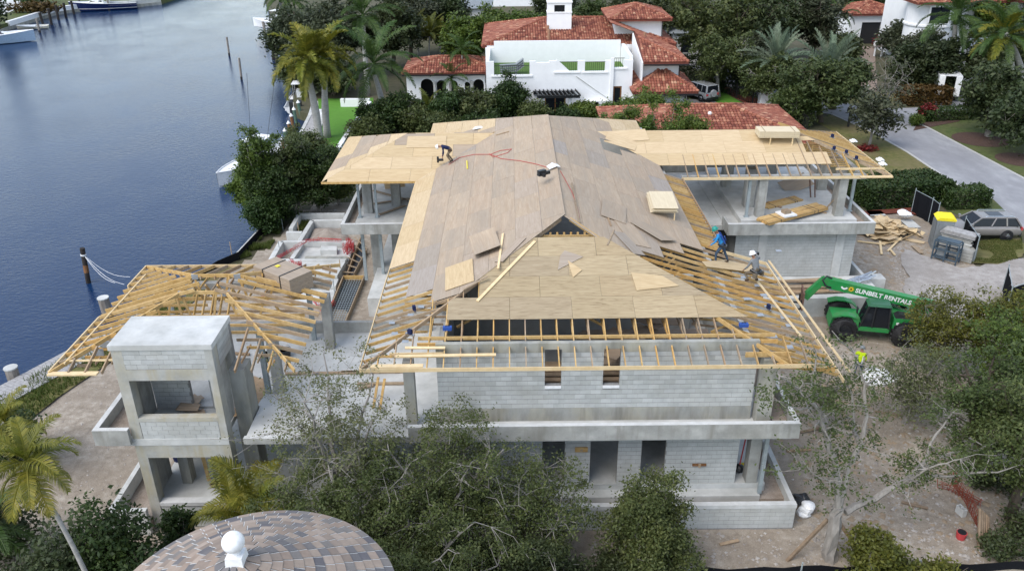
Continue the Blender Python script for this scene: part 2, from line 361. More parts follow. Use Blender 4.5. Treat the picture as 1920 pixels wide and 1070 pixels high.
def sheet(name, pts, m_, z=.02, sub=None):
    mb = MB(); n = len(pts); mb.add([(x, y, z) for x, y in pts], [tuple(range(n))])
    a = sum(pts[i][0]*pts[(i+1) % n][1]-pts[(i+1) % n][0]*pts[i][1] for i in range(n))
    if a < 0: mb.f[-1] = tuple(reversed(mb.f[-1]))
    return structure(name, mb, m_)
def rough(pts, amp):
    """an irregular, worn edge instead of straight polygon sides"""
    g = random.Random(8); out = []; n = len(pts)
    for i in range(n):
        a, b = Vector(pts[i]), Vector(pts[(i+1) % n]); k = max(1, int((b-a).length/.5))
        for q in range(k): p = a.lerp(b, q/k); out.append((p.x+amp*(mnoise.noise((p.x*.5, p.y*.5, 2))+.6*g.uniform(-.5, .5)), p.y+amp*(mnoise.noise((p.x*.5, p.y*.5, 8))+.6*g.uniform(-.5, .5))))
    return out
P = lambda *xy: [(at(x, y).x, at(x, y).y) for x, y in xy]
site = [(-26.6, 12), (-25.6, 30), (-24.0, 36.5), (-21.4, 43.5), (-19.5, 50.2), (-17.9, 53), (-16.8, 58.6), (-16, 63.5), (12, 66), (26.5, 66), (27.2, 60.2), (31.3, 60), (31.2, 46), (46, 46), (46, 16), (20, 16), (19, 23.2), (-4, 23.2), (-8, 12)]
# the building site is uneven dirt: a fine grid over the polygon, gently rolling
def inside(poly, x, y):
    c = False; n = len(poly); j = n-1
    for i in range(n):
        (xi, yi), (xj, yj) = poly[i], poly[j]
        if (yi > y) != (yj > y) and x < (xj-xi)*(y-yi)/(yj-yi)+xi: c = not c
        j = i
    return c
def dirt_z(x, y): return .05+.05*mnoise.noise((x*.35, y*.35, 3))+.025*mnoise.noise((x*1.1, y*1.1, 9))
mb = MB(); idx = {}
for i in range(-52, 94):
    for j in range(24, 134):
        x, y = i*.5, j*.5
        if inside(site, x+.25, y+.25):
            q = []
            for a, b in ((0, 0), (1, 0), (1, 1), (0, 1)):
                k = (i+a, j+b)
                if k not in idx: idx[k] = len(mb.v); mb.v.append((k[0]*.5, k[1]*.5, max(.012, dirt_z(k[0]*.5, k[1]*.5))))
                q.append(idx[k])
            mb.f.append(tuple(q)); mb.m.append(0)
structure('site_ground', mb, m_dirt, smooth=True)
sheet('grass_verge', [(-29.0, 20), (-27.3, 33), (-25.5, 37.8), (-22.6, 44.3), (-20.2, 50.9), (-18.6, 51.5), (-20.6, 43), (-23.2, 35.6), (-24.6, 29.5), (-26, 20)], m_lawn, .13)
sheet('crushed_rock_driveway', rough(P((1700, 470), (1800, 505), (1920, 488), (2100, 470), (2100, 585), (1880, 560), (1800, 610), (1700, 560), (1690, 500)), .45), m_dirt_l, .125)
sheet('grass_patch', rough(P((1822, 496), (1835, 455), (1915, 445), (1918, 486), (1870, 497)), .25), m_lawn, .13)
sheet('street_lawn', P((1600, 345), (1560, 245), (1520, 225), (1560, 216), (1640, 245), (1700, 286), (1788, 346), (1760, 365)), m_lawn, .016)
sheet('street_lawn', P((1775, 395), (1790, 352), (1880, 372), (1900, 410), (1840, 420)), m_lawn_g, .016)
sheet('street_lawn', P((1735, 240), (1925, 338), (2100, 420), (2100, 215), (1920, 212), (1800, 218)), m_lawn_g, .016)
sheet('street_lawn', P((1500, 190), (1600, 185), (1640, 172), (1720, 180), (1755, 197), (1700, 200), (1640, 200)), m_lawn, .016)
road = P((2200, 560), (1920, 430), (1860, 372), (1790, 345), (1700, 285), (1630, 246), (1560, 215), (1500, 207), (1420, 183), (1340, 152), (1270, 112), (1330, 106), (1440, 150), (1530, 183), (1640, 204), (1700, 203), (1800, 199), (1925, 200), (2200, 205), (2200, 222), (1925, 212), (1800, 208), (1740, 213), (1705, 225), (1740, 240), (1920, 335), (2200, 480))
sheet('road', road, m_road, .03)
for nm, pts in (('kerb', [(1860, 372), (1790, 345), (1700, 285), (1630, 246), (1560, 215)]), ('kerb', [(1705, 226), (1740, 240), (1920, 335), (2050, 405)])):
    structure(nm, MB().wallline(P(*pts), .22, -.1, .06), m_kerb)
sheet('driveway', P((1600, 176), (1646, 176), (1642, 130), (1640, 88), (1614, 88), (1608, 130)), m_paver, .035)
sheet('driveway', P((1255, 205), (1262, 188), (1340, 186), (1420, 200), (1400, 206)), m_drive, .035)
sheet('driveway', P((1745, 200), (1815, 200), (1812, 180), (1750, 180)), m_road, .04)
sheet('mulch_bed', P((1330, 160), (1350, 158), (1440, 195), (1480, 215), (1460, 222), (1400, 195)), m_mulch, .045)
sheet('lawn_strip', P((1318, 172), (1345, 166), (1395, 196), (1350, 198)), m_lawn_b, .042)
for cx, cy, r_ in ((1838, 262, 2.6), (1915, 300, 2.2)):
    c = at(cx, cy); sheet('mulch_bed', [(c.x+r_*math.cos(t*.4), c.y+r_*math.sin(t*.4)) for t in range(16)], m_mulchb, .03)
sheet('mulch_bed', P((1712, 246), (1740, 240), (1800, 228), (1790, 222), (1720, 232)), m_mulchb, .05)
sheet('mulch_bed', P((1602, 400), (1720, 392), (1740, 410), (1690, 402), (1610, 408)), m_mulch, .16)
sheet('garden_lawn', P((596, 186), (700, 184), (700, 205), (672, 262), (640, 300), (604, 290)), m_lawn_b, .03)
sheet('garden_path', P((560, 268), (584, 268), (600, 190), (586, 190)), m_conc_l, .02)
# far bank paving
sheet('far_terrace', [tuple(at(x, y, .2).xy) for x, y in ((5, 28), (60, 8), (90, -20), (-60, -20), (-60, 40))], m_conc_l, .23)

# ---------------------------------------------------------------- seawalls, docks, pilings
sw = thing('seawall', 'concrete seawall cap along the canal edge of the building site', 'seawall', (shore[2][0], shore[2][1], -1))
MB().wallline(shore[2:10], .35, -1.2, .12).build('cap', m_conc_l, sw)
sw = thing('seawall', 'seawall on the far bank behind the moored boats', 'seawall', (bank[2][0], bank[2][1], -1))
MB().wallline(bank[2:5], .7, -.4, .45).build('cap', m_white, sw)
MB().wallline(bank[4:7], .6, -.4, .40).build('cap', m_conc_l, sw)
MB().wallline([(x+.25, y-.35) for x, y in bank[1:7]], .3, -1.5, -.41).build('wall_face', m_conc_d, sw)
sf = thing('silt_fence', 'low black silt fence along the canal edge below the site', 'silt fence', (shore[4][0], shore[4][1], 0))
MB().wallline([(x+.45, y) for x, y in shore[3:9]], .04, .05, .62).build('mesh_panel', m_net, sf)
dk = thing('dock', 'weathered grey plank dock beside the grassy bank, left of the tower', 'dock', (-25, 36.5, -1))
d0, d1 = Vector((-27.6, 33.0, 0)), Vector((-22.9, 42.2, 0)); dd = (d1-d0).normalized(); dn = Vector((dd.y, -dd.x, 0))
L_ = (d1-d0).length; k = int(L_/.2)
bm_ = MB().box(-.09, -.95, -.03, .09, .95, .03).mesh('plank', m_wood_dock)
for i in range(k):
    p = d0+dd*(i+.5)*.2+dn*.1
    put('plank', bm_, dk, p-wloc(dk)+Vector((0, 0, .17+.006*rnd.random())), (0, 0, math.atan2(dd.y, dd.x)+rnd.uniform(-.008, .008)))
MB().beam(d0+dn*.9+Vector((0, 0, .02)), d1+dn*.9+Vector((0, 0, .02)), .12, .25).beam(d0-dn*.7+Vector((0, 0, .02)), d1-dn*.7+Vector((0, 0, .02)), .12, .25).build('stringer', m_lum_g, dk)
m_pile = mat('grey piling wood', [(.17, .15, .13), (.30, .275, .25)], 4, stretch=(1, 1, .25), bstr=.5)
m_piled = mat('dark piling', [(.018, .016, .015), (.05, .042, .038)], 5, stretch=(1, 1, .4), bstr=.4)
m_pileb = mat('rust brown wood', [(.13, .055, .02), (.24, .12, .055)], 5, stretch=(1, 1, .3))
m_pileg = mat('green painted wood', [(.06, .12, .09), (.10, .17, .13)], 4)
def piling(bx, by, tx, ty, r_, label, kind='grey', group=None, cap=None):
    p = at(bx, by, -1); zt = max(.4, aty(tx, ty, p.y).z)
    lean = aty(tx, ty, p.y).x-p.x; lean = max(-.25, min(.25, lean))
    t = thing('piling', label, 'piling', (p.x, p.y, -2), group=group)
    body = {'grey': m_pile, 'dark': m_piled, 'brown': m_pileb, 'green': m_pileg}[kind]
    def seg(z0, z1, m_, nm, rr):
        f = lambda z: p.x+lean*(z+1)/(zt+1)
        MB().tube([(f(z0), p.y, z0), (f(z1), p.y, z1)], rr, 10).build(nm, m_, t)
    seg(-.55, zt, body, 'post', r_)
    seg(-2, -.55, m_piled, 'wet_foot', r_*1.01)
    if cap == 'cone':
        MB().lathe((p.x+lean, p.y, zt), [(r_*1.25, 0), (r_*1.2, .06), (.01, .34)], 10).build('cap', m_white, t)
    elif cap == 'flat':
        MB().cyl((p.x+lean, p.y), r_*1.06, zt, zt+.07, 12).build('cap', m_conc_l, t)
    return t, p, zt, lean
t, p, zt, ln = piling(166, 530, 154, 465, .16, 'tall leaning dark piling in the canal with white mooring ropes', 'dark')
f = lambda z: p.x+ln*(z+1)/(zt+1)
MB().tube([(f(-.2), p.y, -.2), (f(.35), p.y, .35)], .168, 10).build('rust_band', m_pileb, t)
MB().tube([(f(1.05), p.y, 1.05), (f(1.15), p.y, 1.15)], .19, 10).build('rope_wrap', m_white, t)
for (x, y), nm in zip(((244, 519), (233, 533), (216, 530)), ('upper', 'middle', 'lower')):
    e = at(x, y, -.2); a = Vector((f(1.1), p.y, 1.1)); pts = [a.lerp(e, q/8)-Vector((0, 0, .5*math.sin(math.pi*q/8))) for q in range(9)]
    single('mooring_rope', MB().tube(pts, .013, 5), m_white, f'{nm} of the three white ropes tied to the tall dark piling', 'rope', 'ropes on the tall piling')
piling(36, 738, 20, 690, .33, 'thick grey piling with pale flat cap at the left edge beside the dock', 'grey', cap='flat')
piling(204, 596, 197, 574, .33, 'thick pale capped piling standing behind the open roof trusses', 'grey', cap='flat')
piling(430, 105, 425, 70, .15, 'slim grey channel piling in mid canal, the farther of two', 'grey')
piling(453, 150, 448, 109, .15, 'slim grey channel piling in mid canal, the nearer of two', 'grey')
for i, (bx, by, tx, ty, c) in enumerate([(566, 224, 559, 193, 'green'), (557, 238, 551, 206, 'green'), (552, 250, 546, 218, 'brown'), (547, 262, 541, 232, 'brown'), (540, 276, 534, 246, 'green'), (535, 290, 529, 262, 'brown')]):
    nth = ['farthest', 'second farthest', 'third farthest', 'fourth farthest', 'fifth farthest', 'nearest'][i]
    piling(bx, by, tx, ty, .17, f'{nth} of the white capped dock pilings beside the green garden', c, 'white capped dock pilings', 'cone')
for i, (bx, by, tx, ty) in enumerate([(82, 50, 74, 24), (97, 47, 90, 16), (110, 38, 104, 10), (124, 33, 119, 6), (139, 27, 133, 2), (151, 20, 147, -4)]):
    nth = ['leftmost', 'second from left', 'third from left', 'fourth from left', 'fifth from left', 'rightmost'][i]
    piling(bx, by, tx, ty, .24, f'{nth} dark brown piling of the row along the far dock', 'dark', 'pilings along the far dock')
piling(75, 62, 68, 35, .2, 'pale piling beside the small dinghy on the far bank', 'grey')
piling(205, 20, 200, -6, .2, 'white piling in front of the navy blue boat', 'grey')
for i, (bx, by, tx, ty) in enumerate([(499, 72, 493, 41), (505, 50, 501, 36), (514, 48, 509, 31), (521, 44, 517, 27)]):
    nth = ['nearest', 'second', 'third', 'farthest'][i]
    piling(bx, by, tx, ty, .22, f'{nth} piling of the boat lift below the far right palms', 'grey', 'boat lift pilings')
for i, (bx, by, tx, ty) in enumerate([(513, 112, 512, 75), (519, 118, 518, 82)]):
    piling(bx, by, tx, ty, .26, ['left', 'right'][i]+' one of two dark pilings under the yellow palms at the water', 'dark', 'dark pilings under the palms')
# neighbour's dock
dk = thing('dock', 'grey boarded dock with pale edge beside the green garden', 'dock', tuple(at(575, 250, 0)))
q = P((556, 268), (586, 268), (604, 216), (582, 216))
MB().prism(q, -.3, .1).build('deck', m_wood_dock, dk)
MB().wallline([q[0], q[3]], .35, -.3, .16).wallline([q[1], q[2]], .8, -.3, .15).build('kerb', m_conc_l, dk)
MB().wallline(P((586, 216), (606, 216)), .6, -.5, .6).build('ramp', m_white, dk)

# ---------------------------------------------------------------- boats
def boat(label, loc, rotz, L, B, fb, hull, cabin, stripe=None, name='motor_boat'):
    t = thing(name, label, 'boat', loc, rotz)
    st = []
    for i in range(13):
        u = i/12; hb = B/2*(1-max(0, (u-.45)/.55)**2.3); hb = max(hb, .02)
        st.append((-L/2+L*u, hb*.72, hb, -.35+.5*max(0, (u-.6)/.4)**2, fb*(.8+.45*u*u)))
    mb = MB(); n = 5; rail = MB()
    for x, hc, hb, zk, zs in st: mb.v += [(x, -hb, zs), (x, -hc, .12), (x, 0, zk), (x, hc, .12), (x, hb, zs)]
    for i in range(12):
        for j in range(4): mb.f.append((i*n+j, (i+1)*n+j, (i+1)*n+j+1, i*n+j+1)); mb.m.append(0)
    mb.f.append((4, 3, 2, 1, 0)); mb.m.append(0)
    mb.build('hull', hull, t, True, smooth=False)
    d = MB()
    for i in range(12):
        a, b = st[i], st[i+1]; dz = -.35 if i < 5 else -.04
        d.add([(a[0], -a[2]*.97, a[4]+dz), (b[0], -b[2]*.97, b[4]+dz), (b[0], b[2]*.97, b[4]+dz), (a[0], a[2]*.97, a[4]+dz)], [(0, 1, 2, 3)])
    d.build('deck', m_white, t, True)
    for s_ in (-1, 1): rail.tube([(x, s_*hb, zs+.02) for x, hc, hb, zk, zs in st], .05, 5)
    rail.build('gunwale', m_white, t, True)
    if stripe:
        sb = MB()
        for s_ in (-1, 1): sb.tube([(x, s_*(hc+(hb-hc)*.25+.02), .12+(zs-.12)*.25) for x, hc, hb, zk, zs in st[:-1]], .035, 4)
        sb.build('stripe', stripe, t, True)
    if cabin == 'tower' or cabin == 'cabin':
        z0 = fb*.85
        MB().hexa([(-L*.02, -B*.33, z0), (L*.30, -B*.2, z0), (L*.30, B*.2, z0), (-L*.02, B*.33, z0)], [(0, -B*.3, z0+.8), (L*.14, -B*.17, z0+.75), (L*.14, B*.17, z0+.75), (0, B*.3, z0+.8)]).build('cabin', m_white, t, True)
        MB().hexa([(0.1, -B*.31, z0+.35), (L*.21, -B*.215, z0+.35), (L*.21, B*.215, z0+.35), (.1, B*.31, z0+.35)], [(.1, -B*.305, z0+.7), (L*.165, -B*.19, z0+.66), (L*.165, B*.19, z0+.66), (.1, B*.305, z0+.7)]).build('window', m_glass, t, True)
        MB().box(-L*.12, -B*.34, z0+1.5, L*.08, B*.34, z0+1.6).build('hardtop', m_white, t, True)
        po = MB()
        for x in (-L*.1, L*.06):
            for s_ in (-1, 1): po.tube([(x, s_*B*.3, z0), (x, s_*B*.3, z0+1.5)], .045, 5)
        if cabin == 'tower':
            for x in (-L*.07, L*.03):
                for s_ in (-1, 1): po.tube([(x, s_*B*.28, z0+1.6), (-L*.02, s_*B*.12, z0+3.4)], .05, 5)
            po.box(-L*.05, -B*.16, z0+3.4, L*.02, B*.16, z0+3.46)
        po.build('pipework', m_white, t, True)
    elif cabin == 'console':
        MB().box(-L*.06, -.45, fb*.5, L*.04, .45, fb+.9).build('console', m_white, t, True)
        MB().box(-L*.14, -B*.3, fb+1.7, L*.08, B*.3, fb+1.78).build('hardtop', m_white, t, True)
        po = MB()
        for x in (-L*.1, L*.05):
            for s_ in (-1, 1): po.tube([(x, s_*B*.26, fb*.5), (x, s_*B*.26, fb+1.7)], .04, 5)
        po.build('pipework', m_chrome, t, True)
        for s_ in (-.5, .5): MB().hexa([(-L*.5-.5, s_-.2, -.2), (-L*.5, s_-.2, .2), (-L*.5, s_+.2, .2), (-L*.5-.5, s_+.2, -.2)], [(-L*.5-.5, s_-.2, fb+.5), (-L*.5, s_-.2, fb+.6), (-L*.5, s_+.2, fb+.6), (-L*.5-.5, s_+.2, fb+.5)]).build('outboard_engine', m_blackp, t, True)
    else:
        MB().box(-L*.25, -B*.4, fb*.55, -L*.17, B*.4, fb*.72).box(L*.05, -B*.38, fb*.55, L*.12, B*.38, fb*.72).build('bench', m_conc_l, t, True)
    return t
m_hullb = plain('navy hull paint', (.012, .022, .085), .15, .5)
m_hullg = plain('pale blue hull paint', (.34, .45, .58), .2, .5)
m_cream = plain('cream rubber', (.55, .52, .42), .6)
a = at(-25, 83, -1); boat('white sport fishing boat with pale blue hull and tower at left edge', (a.x, a.y, -1), R(20), 15, 4.4, 1.5, m_hullg, 'tower')
a = at(196, 19, -1); boat('navy blue hulled motor boat with white deck on the far bank', (a.x, a.y, -1), R(200), 13, 3.8, 1.6, m_hullb, 'cabin', m_white)
a = at(62, 54, -1); boat('small cream dinghy tied beside the far dock', (a.x, a.y, -1), R(195), 5.2, 2.0, .55, m_cream, 'bench', None, 'dinghy')
a = at(486, 316, -1); bt = boat('white centre console boat half hidden behind the waterside trees', (a.x, a.y, -1), R(-112), 11.5, 3.2, 1.1, m_white, 'console')
for s_ in (-1, 1): MB().tube([(-.5, s_*.9, 2.5), (-2.2, s_*1.6, 8.4)], .018, 5).build('outrigger', m_blackp, bt, True)
a = at(524, 66, -1); boat('white boat on a lift below the far right palms', (a.x, a.y, .2), R(160), 10, 3.2, 1.2, m_white, 'console')
a = at(590, 196, -1); boat('white boat behind the yellow palm trunks', (a.x-1.5, a.y, -1), R(95), 9, 2.8, 1.0, m_white, 'console')
# ================================================================ the unfinished house
house = thing('unfinished_house', 'unfinished two storey concrete block house with open timber roof and plywood sheathing', 'house', (2, 40, 0))
def hp(name, m_, mb, parent=None, **k): return mb.build(name, m_, parent or house, **k)
B_ = []                       # every concrete block: (x, y, z, rotz, width, wall)
def course(wall, axis, fixed, a0, a1, z0, z1, holes=(), seed=0, face=-1):
    """blocks .406 x .203 laid in running bond on a wall face; axis 'x' faces -Y, axis 'y' faces +X or -X"""
    nz = int(round((z1-z0)/.203))
    for k in range(nz):
        z = z0+(k+.5)*(z1-z0)/nz; off = .203*((k+seed) % 2); x = a0-off
        while x < a1-.02:
            l, r = max(x, a0), min(x+.406, a1); segs = [(l, r)]
            for h0, h1, g0, g1 in holes:
                if g0-.02 < z < g1+.02:
                    ns = []
                    for l_, r_ in segs:
                        if r_ <= h0 or l_ >= h1: ns.append((l_, r_))
                        else:
                            if l_ < h0: ns.append((l_, h0))
                            if r_ > h1: ns.append((h1, r_))
                    segs = ns
            for l_, r_ in segs:
                if r_-l_ > .05: B_.append((((l_+r_)/2, fixed, z) if axis == 'x' else (fixed, (l_+r_)/2, z), axis, r_-l_, wall))
            x += .406
# slabs and floors
hp('foundation_slab', m_conc_l, MB().box(-4.6, 27.0, 0, 10.3, 58, 1.3).box(-3.0, 26.52, 0, 10.0, 26.998, 1.05))
hp('foundation_slab', m_conc_l, MB().box(-14.62, 26.35, 0, -4.602, 38, 1.25))
hp('foundation_slab', m_conc_l, MB().box(-8.6, 44, 0, -4.602, 57.5, 1.3))
hp('floor_slab', m_conc_l, MB().box(-3.9, 26.08, 4.2, 10.7, 58, 4.5))
hp('terrace_slab', m_conc_l, MB().box(-15.75, 26.08, 4.2, -10.95, 26.3, 4.5).box(-15.75, 28.25, 4.2, -3.902, 34.2, 4.5).box(-10.3, 26.08, 4.2, -3.902, 28.248, 4.5))
hp('terrace_slab', m_conc_l, MB().box(-10.0, 46.62, 4.3, -3.902, 57, 4.55).box(-9.6, 47.6, 4.55, -3.902, 56.9, 4.72))
hp('terrace_slab', m_conc_l, MB().box(13.0, 45.92, 4.3, 21.3, 57, 4.55).box(13.9, 46.75, 4.55, 20.9, 56.9, 4.9).box(10.702, 47.0, 4.2, 12.998, 57, 4.5))
hp('parapet', m_conc, MB().box(-4.0, 25.87, 4.38, 10.9, 26.07, 5.05))
hp('parapet', m_conc, MB().box(10.71, 26.072, 4.38, 10.9, 31.5, 5.05))
hp('parapet', m_conc, MB().box(-10.3, 25.86, 4.38, -4.002, 26.06, 4.62))
hp('parapet', m_conc, MB().box(-15.98, 25.87, 4.38, -14.63, 26.07, 5.05).box(-15.98, 26.072, 4.38, -15.78, 34.2, 5.05))
hp('parapet', m_conc, MB().box(-15.78, 34.21, 4.38, -3.9, 34.41, 5.05))
hp('parapet', m_conc, MB().box(-10.25, 46.4, 4.4, -3.95, 46.6, 5.05).box(-10.25, 46.602, 4.4, -10.05, 56, 5.05))
hp('parapet', m_conc, MB().box(12.85, 45.7, 4.38, 21.6, 45.9, 5.08).box(21.4, 45.902, 4.38, 21.6, 57, 5.08).box(12.85, 45.902, 4.38, 13.0, 47.2, 5.08).box(10.71, 57.1, 4.4, 21.38, 57.3, 5.1))
m_cap = mat('fresh concrete cap', [(.50, .51, .51), (.60, .61, .61)], 4, big=(.38, .38, .36), bigscale=1.2, bigfac=.5)
for x0, y0, x1, y1, z in ((-4.0, 25.872, 10.9, 26.068, 5.05), (10.712, 26.07, 10.898, 31.5, 5.05), (-15.978, 25.872, -14.632, 26.068, 5.05), (-15.978, 26.07, -15.782, 34.2, 5.05), (-10.248, 46.402, -3.95, 46.598, 5.05), (-10.248, 46.6, -10.052, 56, 5.05), (12.852, 45.702, 21.598, 45.898, 5.08), (21.402, 45.9, 21.598, 57, 5.08), (-10.3, 25.87, -4.0, 26.05, 4.62)):
    hp('parapet_cap', m_cap, MB().box(x0, y0, z+.001, x1, y1, z+.018))
# front walls: core (mortar) with openings, concrete bands, blocks in front
def wall(name, m_, x0, x1, y0, y1, z0, z1, holes=()):
    mb = MB(); xs = sorted({x0, x1, *[h for q in holes for h in q[:2]]})
    for a, b in zip(xs, xs[1:]):
        hs = [(q[2], q[3]) for q in holes if q[0] <= a+1e-4 and q[1] >= b-1e-4]
        z = z0
        for g0, g1 in sorted(hs):
            if g0 > z: mb.box(a, y0, z, b, y1, g0)
            z = max(z, g1)
        if z < z1: mb.box(a, y0, z, b, y1, z1)
    return hp(name, m_, mb)
uh = [(1.22, 1.85, 6.13, 7.75), (3.45, 4.09, 6.13, 7.75)]
wu = wall('upper_front_wall', m_mortar, -2.9, 9.3, 27.012, 27.2, 5.1, 7.62, uh)
course(wu, 'x', 27.02, -2.9, 9.3, 5.1, 7.62, [(a-.0, b, c-.12, d) for a, b, c, d in uh])
hp('bond_beam', m_conc_d, MB().box(-2.9, 27.0, 4.501, 9.3, 27.2, 5.098))
mb = MB()
for a, b in ((-2.9, 1.22), (1.85, 3.45), (4.09, 9.3)): mb.box(a, 27.0, 7.622, b, 27.2, 7.75)
mb.box(-2.9, 27.0, 7.75, 9.3, 27.2, 8.02); hp('bond_beam', m_conc_d, mb)
for a, b, c, d in uh: hp('window_sill', m_white, MB().box(a+.001, 26.96, 6.02, b-.001, 27.2, 6.125))
lh = [(1.15, 2.05, 1.3, 4.2), (3.08, 4.19, 1.3, 4.2), (5.14, 6.11, 1.3, 4.2)]
wl = wall('lower_front_wall', m_mortar, -4.0, 9.05, 27.032, 27.22, 1.301, 4.2, lh)
course(wl, 'x', 27.04, -4.0, 9.05, 1.301, 4.2, lh, 1)
for a, b, c, d in lh: hp('threshold', m_conc_l, MB().box(a, 26.98, 1.302, b, 27.24, 1.34))
hp('column', m_conc, MB().box(9.5, 27.0, 1.301, 9.95, 27.5, 4.198))
hp('column', m_conc_d, MB().box(9.42, 26.62, 4.502, 9.98, 27.2, 7.42))
hp('column', m_conc_d, MB().box(-4.15, 26.7, 4.63, -3.75, 27.1, 7.42))
hp('steel_post', m_steel, MB().box(9.93, 26.62, 1.06, 10.08, 26.77, 4.198))
# perimeter planter at the front right
pw = hp('planter_wall', m_mortar, MB().box(-4, 25.695, 0, 11.2, 25.88, 1.12))
course(pw, 'x', 25.70, -4, 11.2, .1, 1.12, (), 0)
hp('planter_cap', m_cap, MB().box(-4.02, 25.67, 1.122, 11.22, 25.9, 1.3))
hp('planter_wall', m_conc_l, MB().box(11.0, 25.902, 0, 11.2, 31.5, 1.3))
m_soil = dirt_mat('planter soil', (.22, .175, .14), (.32, .275, .235), (.42, .375, .33), (.24, .19, .15))
hp('planter_soil', m_soil, MB().box(-4, 25.902, 0, 10.998, 26.5, .78).box(10.02, 26.502, 0, 10.998, 31.4, .9))
for q in ((10.1, 26.09, 4.502, 10.7, 31.4, 4.6), (-15.77, 26.31, 4.502, -14.7, 28.24, 4.62), (20.92, 45.92, 4.56, 21.38, 56.9, 4.75), (-10.04, 46.62, 4.56, -9.65, 55, 4.66)): hp('planter_soil', m_soil, MB().box(*q))
hp('planter_wall', m_conc_l, MB().box(-16.15, 25.7, 0, -14.64, 25.9, 1.3).box(-16.15, 25.902, 0, -15.95, 29.5, 1.3))
hp('planter_soil', m_soil, MB().box(-15.94, 25.91, 0, -14.64, 29.4, .7))
# side, back and inner walls
hp('side_wall', m_block, MB().box(9.1, 27.75, 4.502, 9.3, 57.8, 7.6))
hp('side_wall', m_block, MB().box(9.05, 28.2, 1.302, 9.25, 57.8, 4.198))
hp('side_wall', m_block, MB().box(-3.9, 36, 4.502, -3.7, 57.8, 7.6))
hp('side_wall', m_block, MB().box(-4.3, 30, 1.302, -4.1, 57.8, 4.198))
hp('back_wall', m_block, MB().box(-3.698, 57.6, 1.302, 9.098, 57.8, 7.6))
hp('inner_wall', m_block, MB().box(-2.9, 33.8, 4.502, 8.2, 34.0, 7.5))
hp('inner_wall', m_block, MB().box(-2.9, 30.5, 1.302, 8.9, 30.7, 4.198))
hp('inner_wall', m_block, MB().box(-2.9, 27.22, 4.502, -2.7, 33.798, 7.5))
# ---- corner tower
tw = [(-14.2, -11.2, 5.45, 7.13)]
mb = MB().box(-14.62, 26.1, 0, -14.22, 26.6, 8.44).box(-11.22, 26.1, 0, -10.94, 26.6, 8.44)
mb.box(-14.218, 26.1, 7.13, -11.222, 26.4, 7.6).box(-14.218, 26.1, 3.6, -11.222, 26.4, 4.29).box(-14.218, 26.1, 5.28, -11.222, 26.4, 5.45)
hp('tower_frame', m_conc_y, mb)
mb = MB().box(-14.64, 26.602, 0, -14.44, 28.1, 8.44).box(-11.14, 26.602, 4.9, -10.95, 27.2, 8.44).box(-11.14, 27.202, 7.4, -10.95, 28.1, 8.44).box(-11.14, 27.75, 0, -10.95, 28.1, 7.398).box(-11.14, 26.602, 0, -10.95, 27.2, 1.2)
hp('tower_side_wall', m_conc, mb)
hp('tower_pier', m_conc_d, MB().box(-10.94, 27.3, 0, -10.35, 28.2, 6.8))
hp('tower_roof_slab', m_conc_l, MB().box(-14.68, 26.06, 8.445, -10.9, 28.3, 8.66))
tf = hp('tower_front_wall', m_mortar, MB().box(-14.218, 26.115, 7.602, -11.222, 26.38, 8.44).box(-14.218, 26.115, 4.292, -11.222, 26.38, 5.278).box(-14.218, 26.135, .0, -11.222, 26.38, 1.2))
course(tf, 'x', 26.115, -14.6, -10.96, 7.62, 8.43, (), 0)
course(tf, 'x', 26.115, -14.2, -11.24, 4.30, 5.27, (), 1)
course(tf, 'x', 26.135, -14.2, -11.24, .1, 1.12, (), 0)
hp('tower_sill', m_cap, MB().box(-14.2, 26.08, 1.202, -11.24, 26.42, 1.37))
tb = hp('tower_back_wall', m_mortar, MB().box(-14.438, 28.12, 4.502, -12.95, 28.3, 8.44).box(-12.15, 28.12, 4.502, -10.95, 28.3, 8.44).box(-12.95, 28.12, 7.3, -12.15, 28.3, 8.44))
course(tb, 'x', 28.115, -14.42, -12.95, 4.51, 7.3, (), 0); course(tb, 'x', 28.115, -12.15, -11.16, 4.51, 7.3, (), 1)
course(tf, 'y', -10.955, 26.65, 28.08, 7.42, 8.43, (), 0)
hp('tower_floor', m_conc_l, MB().box(-14.43, 26.41, 4.25, -11.15, 28.1, 4.5))
hp('column', m_conc_d, MB().box(-13.75, 27.4, 1.25, -13.35, 27.9, 4.198)); hp('column', m_conc_d, MB().box(-14.43, 29.6, 1.25, -14.1, 30.4, 4.198))
# ---- left terrace columns and posts
for x, y in ((-10.2, 29.2), (-9.2, 33.6), (-15.6, 33.7), (-15.6, 29.2)): hp('steel_post', m_steel, MB().box(x-.1, y-.1, 4.502, x+.1, y+.1, 7.55))
for x, y in ((-9.75, 29.3), (-8.3, 32.9)): hp('column', m_conc, MB().box(x-.2, y-.2, 4.502, x+.2, y+.2, 7.2))
hp('column', m_conc, MB().box(-10.2, 30.5, 0, -9.7, 31, 4.198)); hp('column', m_conc, MB().box(-6.5, 27.0, 1.25, -6.0, 27.5, 4.198))
for x, y in ((-9.4, 48.4), (-8.35, 48.4)): hp('steel_post', m_steel, MB().box(x-.07, y-.07, 4.722, x+.07, y+.07, 7.6).box(x-.15, y-.15, 4.722, x+.15, y+.15, 4.75))
for x, y in ((-9.0, 49.3), (-7.4, 50.6)): hp('column', m_conc, MB().box(x-.28, y-.28, 4.722, x+.28, y+.28, 7.5))
for x, y in ((-9.2, 47.4), (-8.1, 47.4)): hp('steel_post', m_steel, MB().box(x-.09, y-.09, .9, x+.09, y+.09, 4.298))
for x, y in ((-8.6, 48.6), (-7.4, 49.4), (-5.4, 48.6)): hp('column', m_conc, MB().box(x-.28, y-.28, .5, x+.28, y+.28, 4.298))
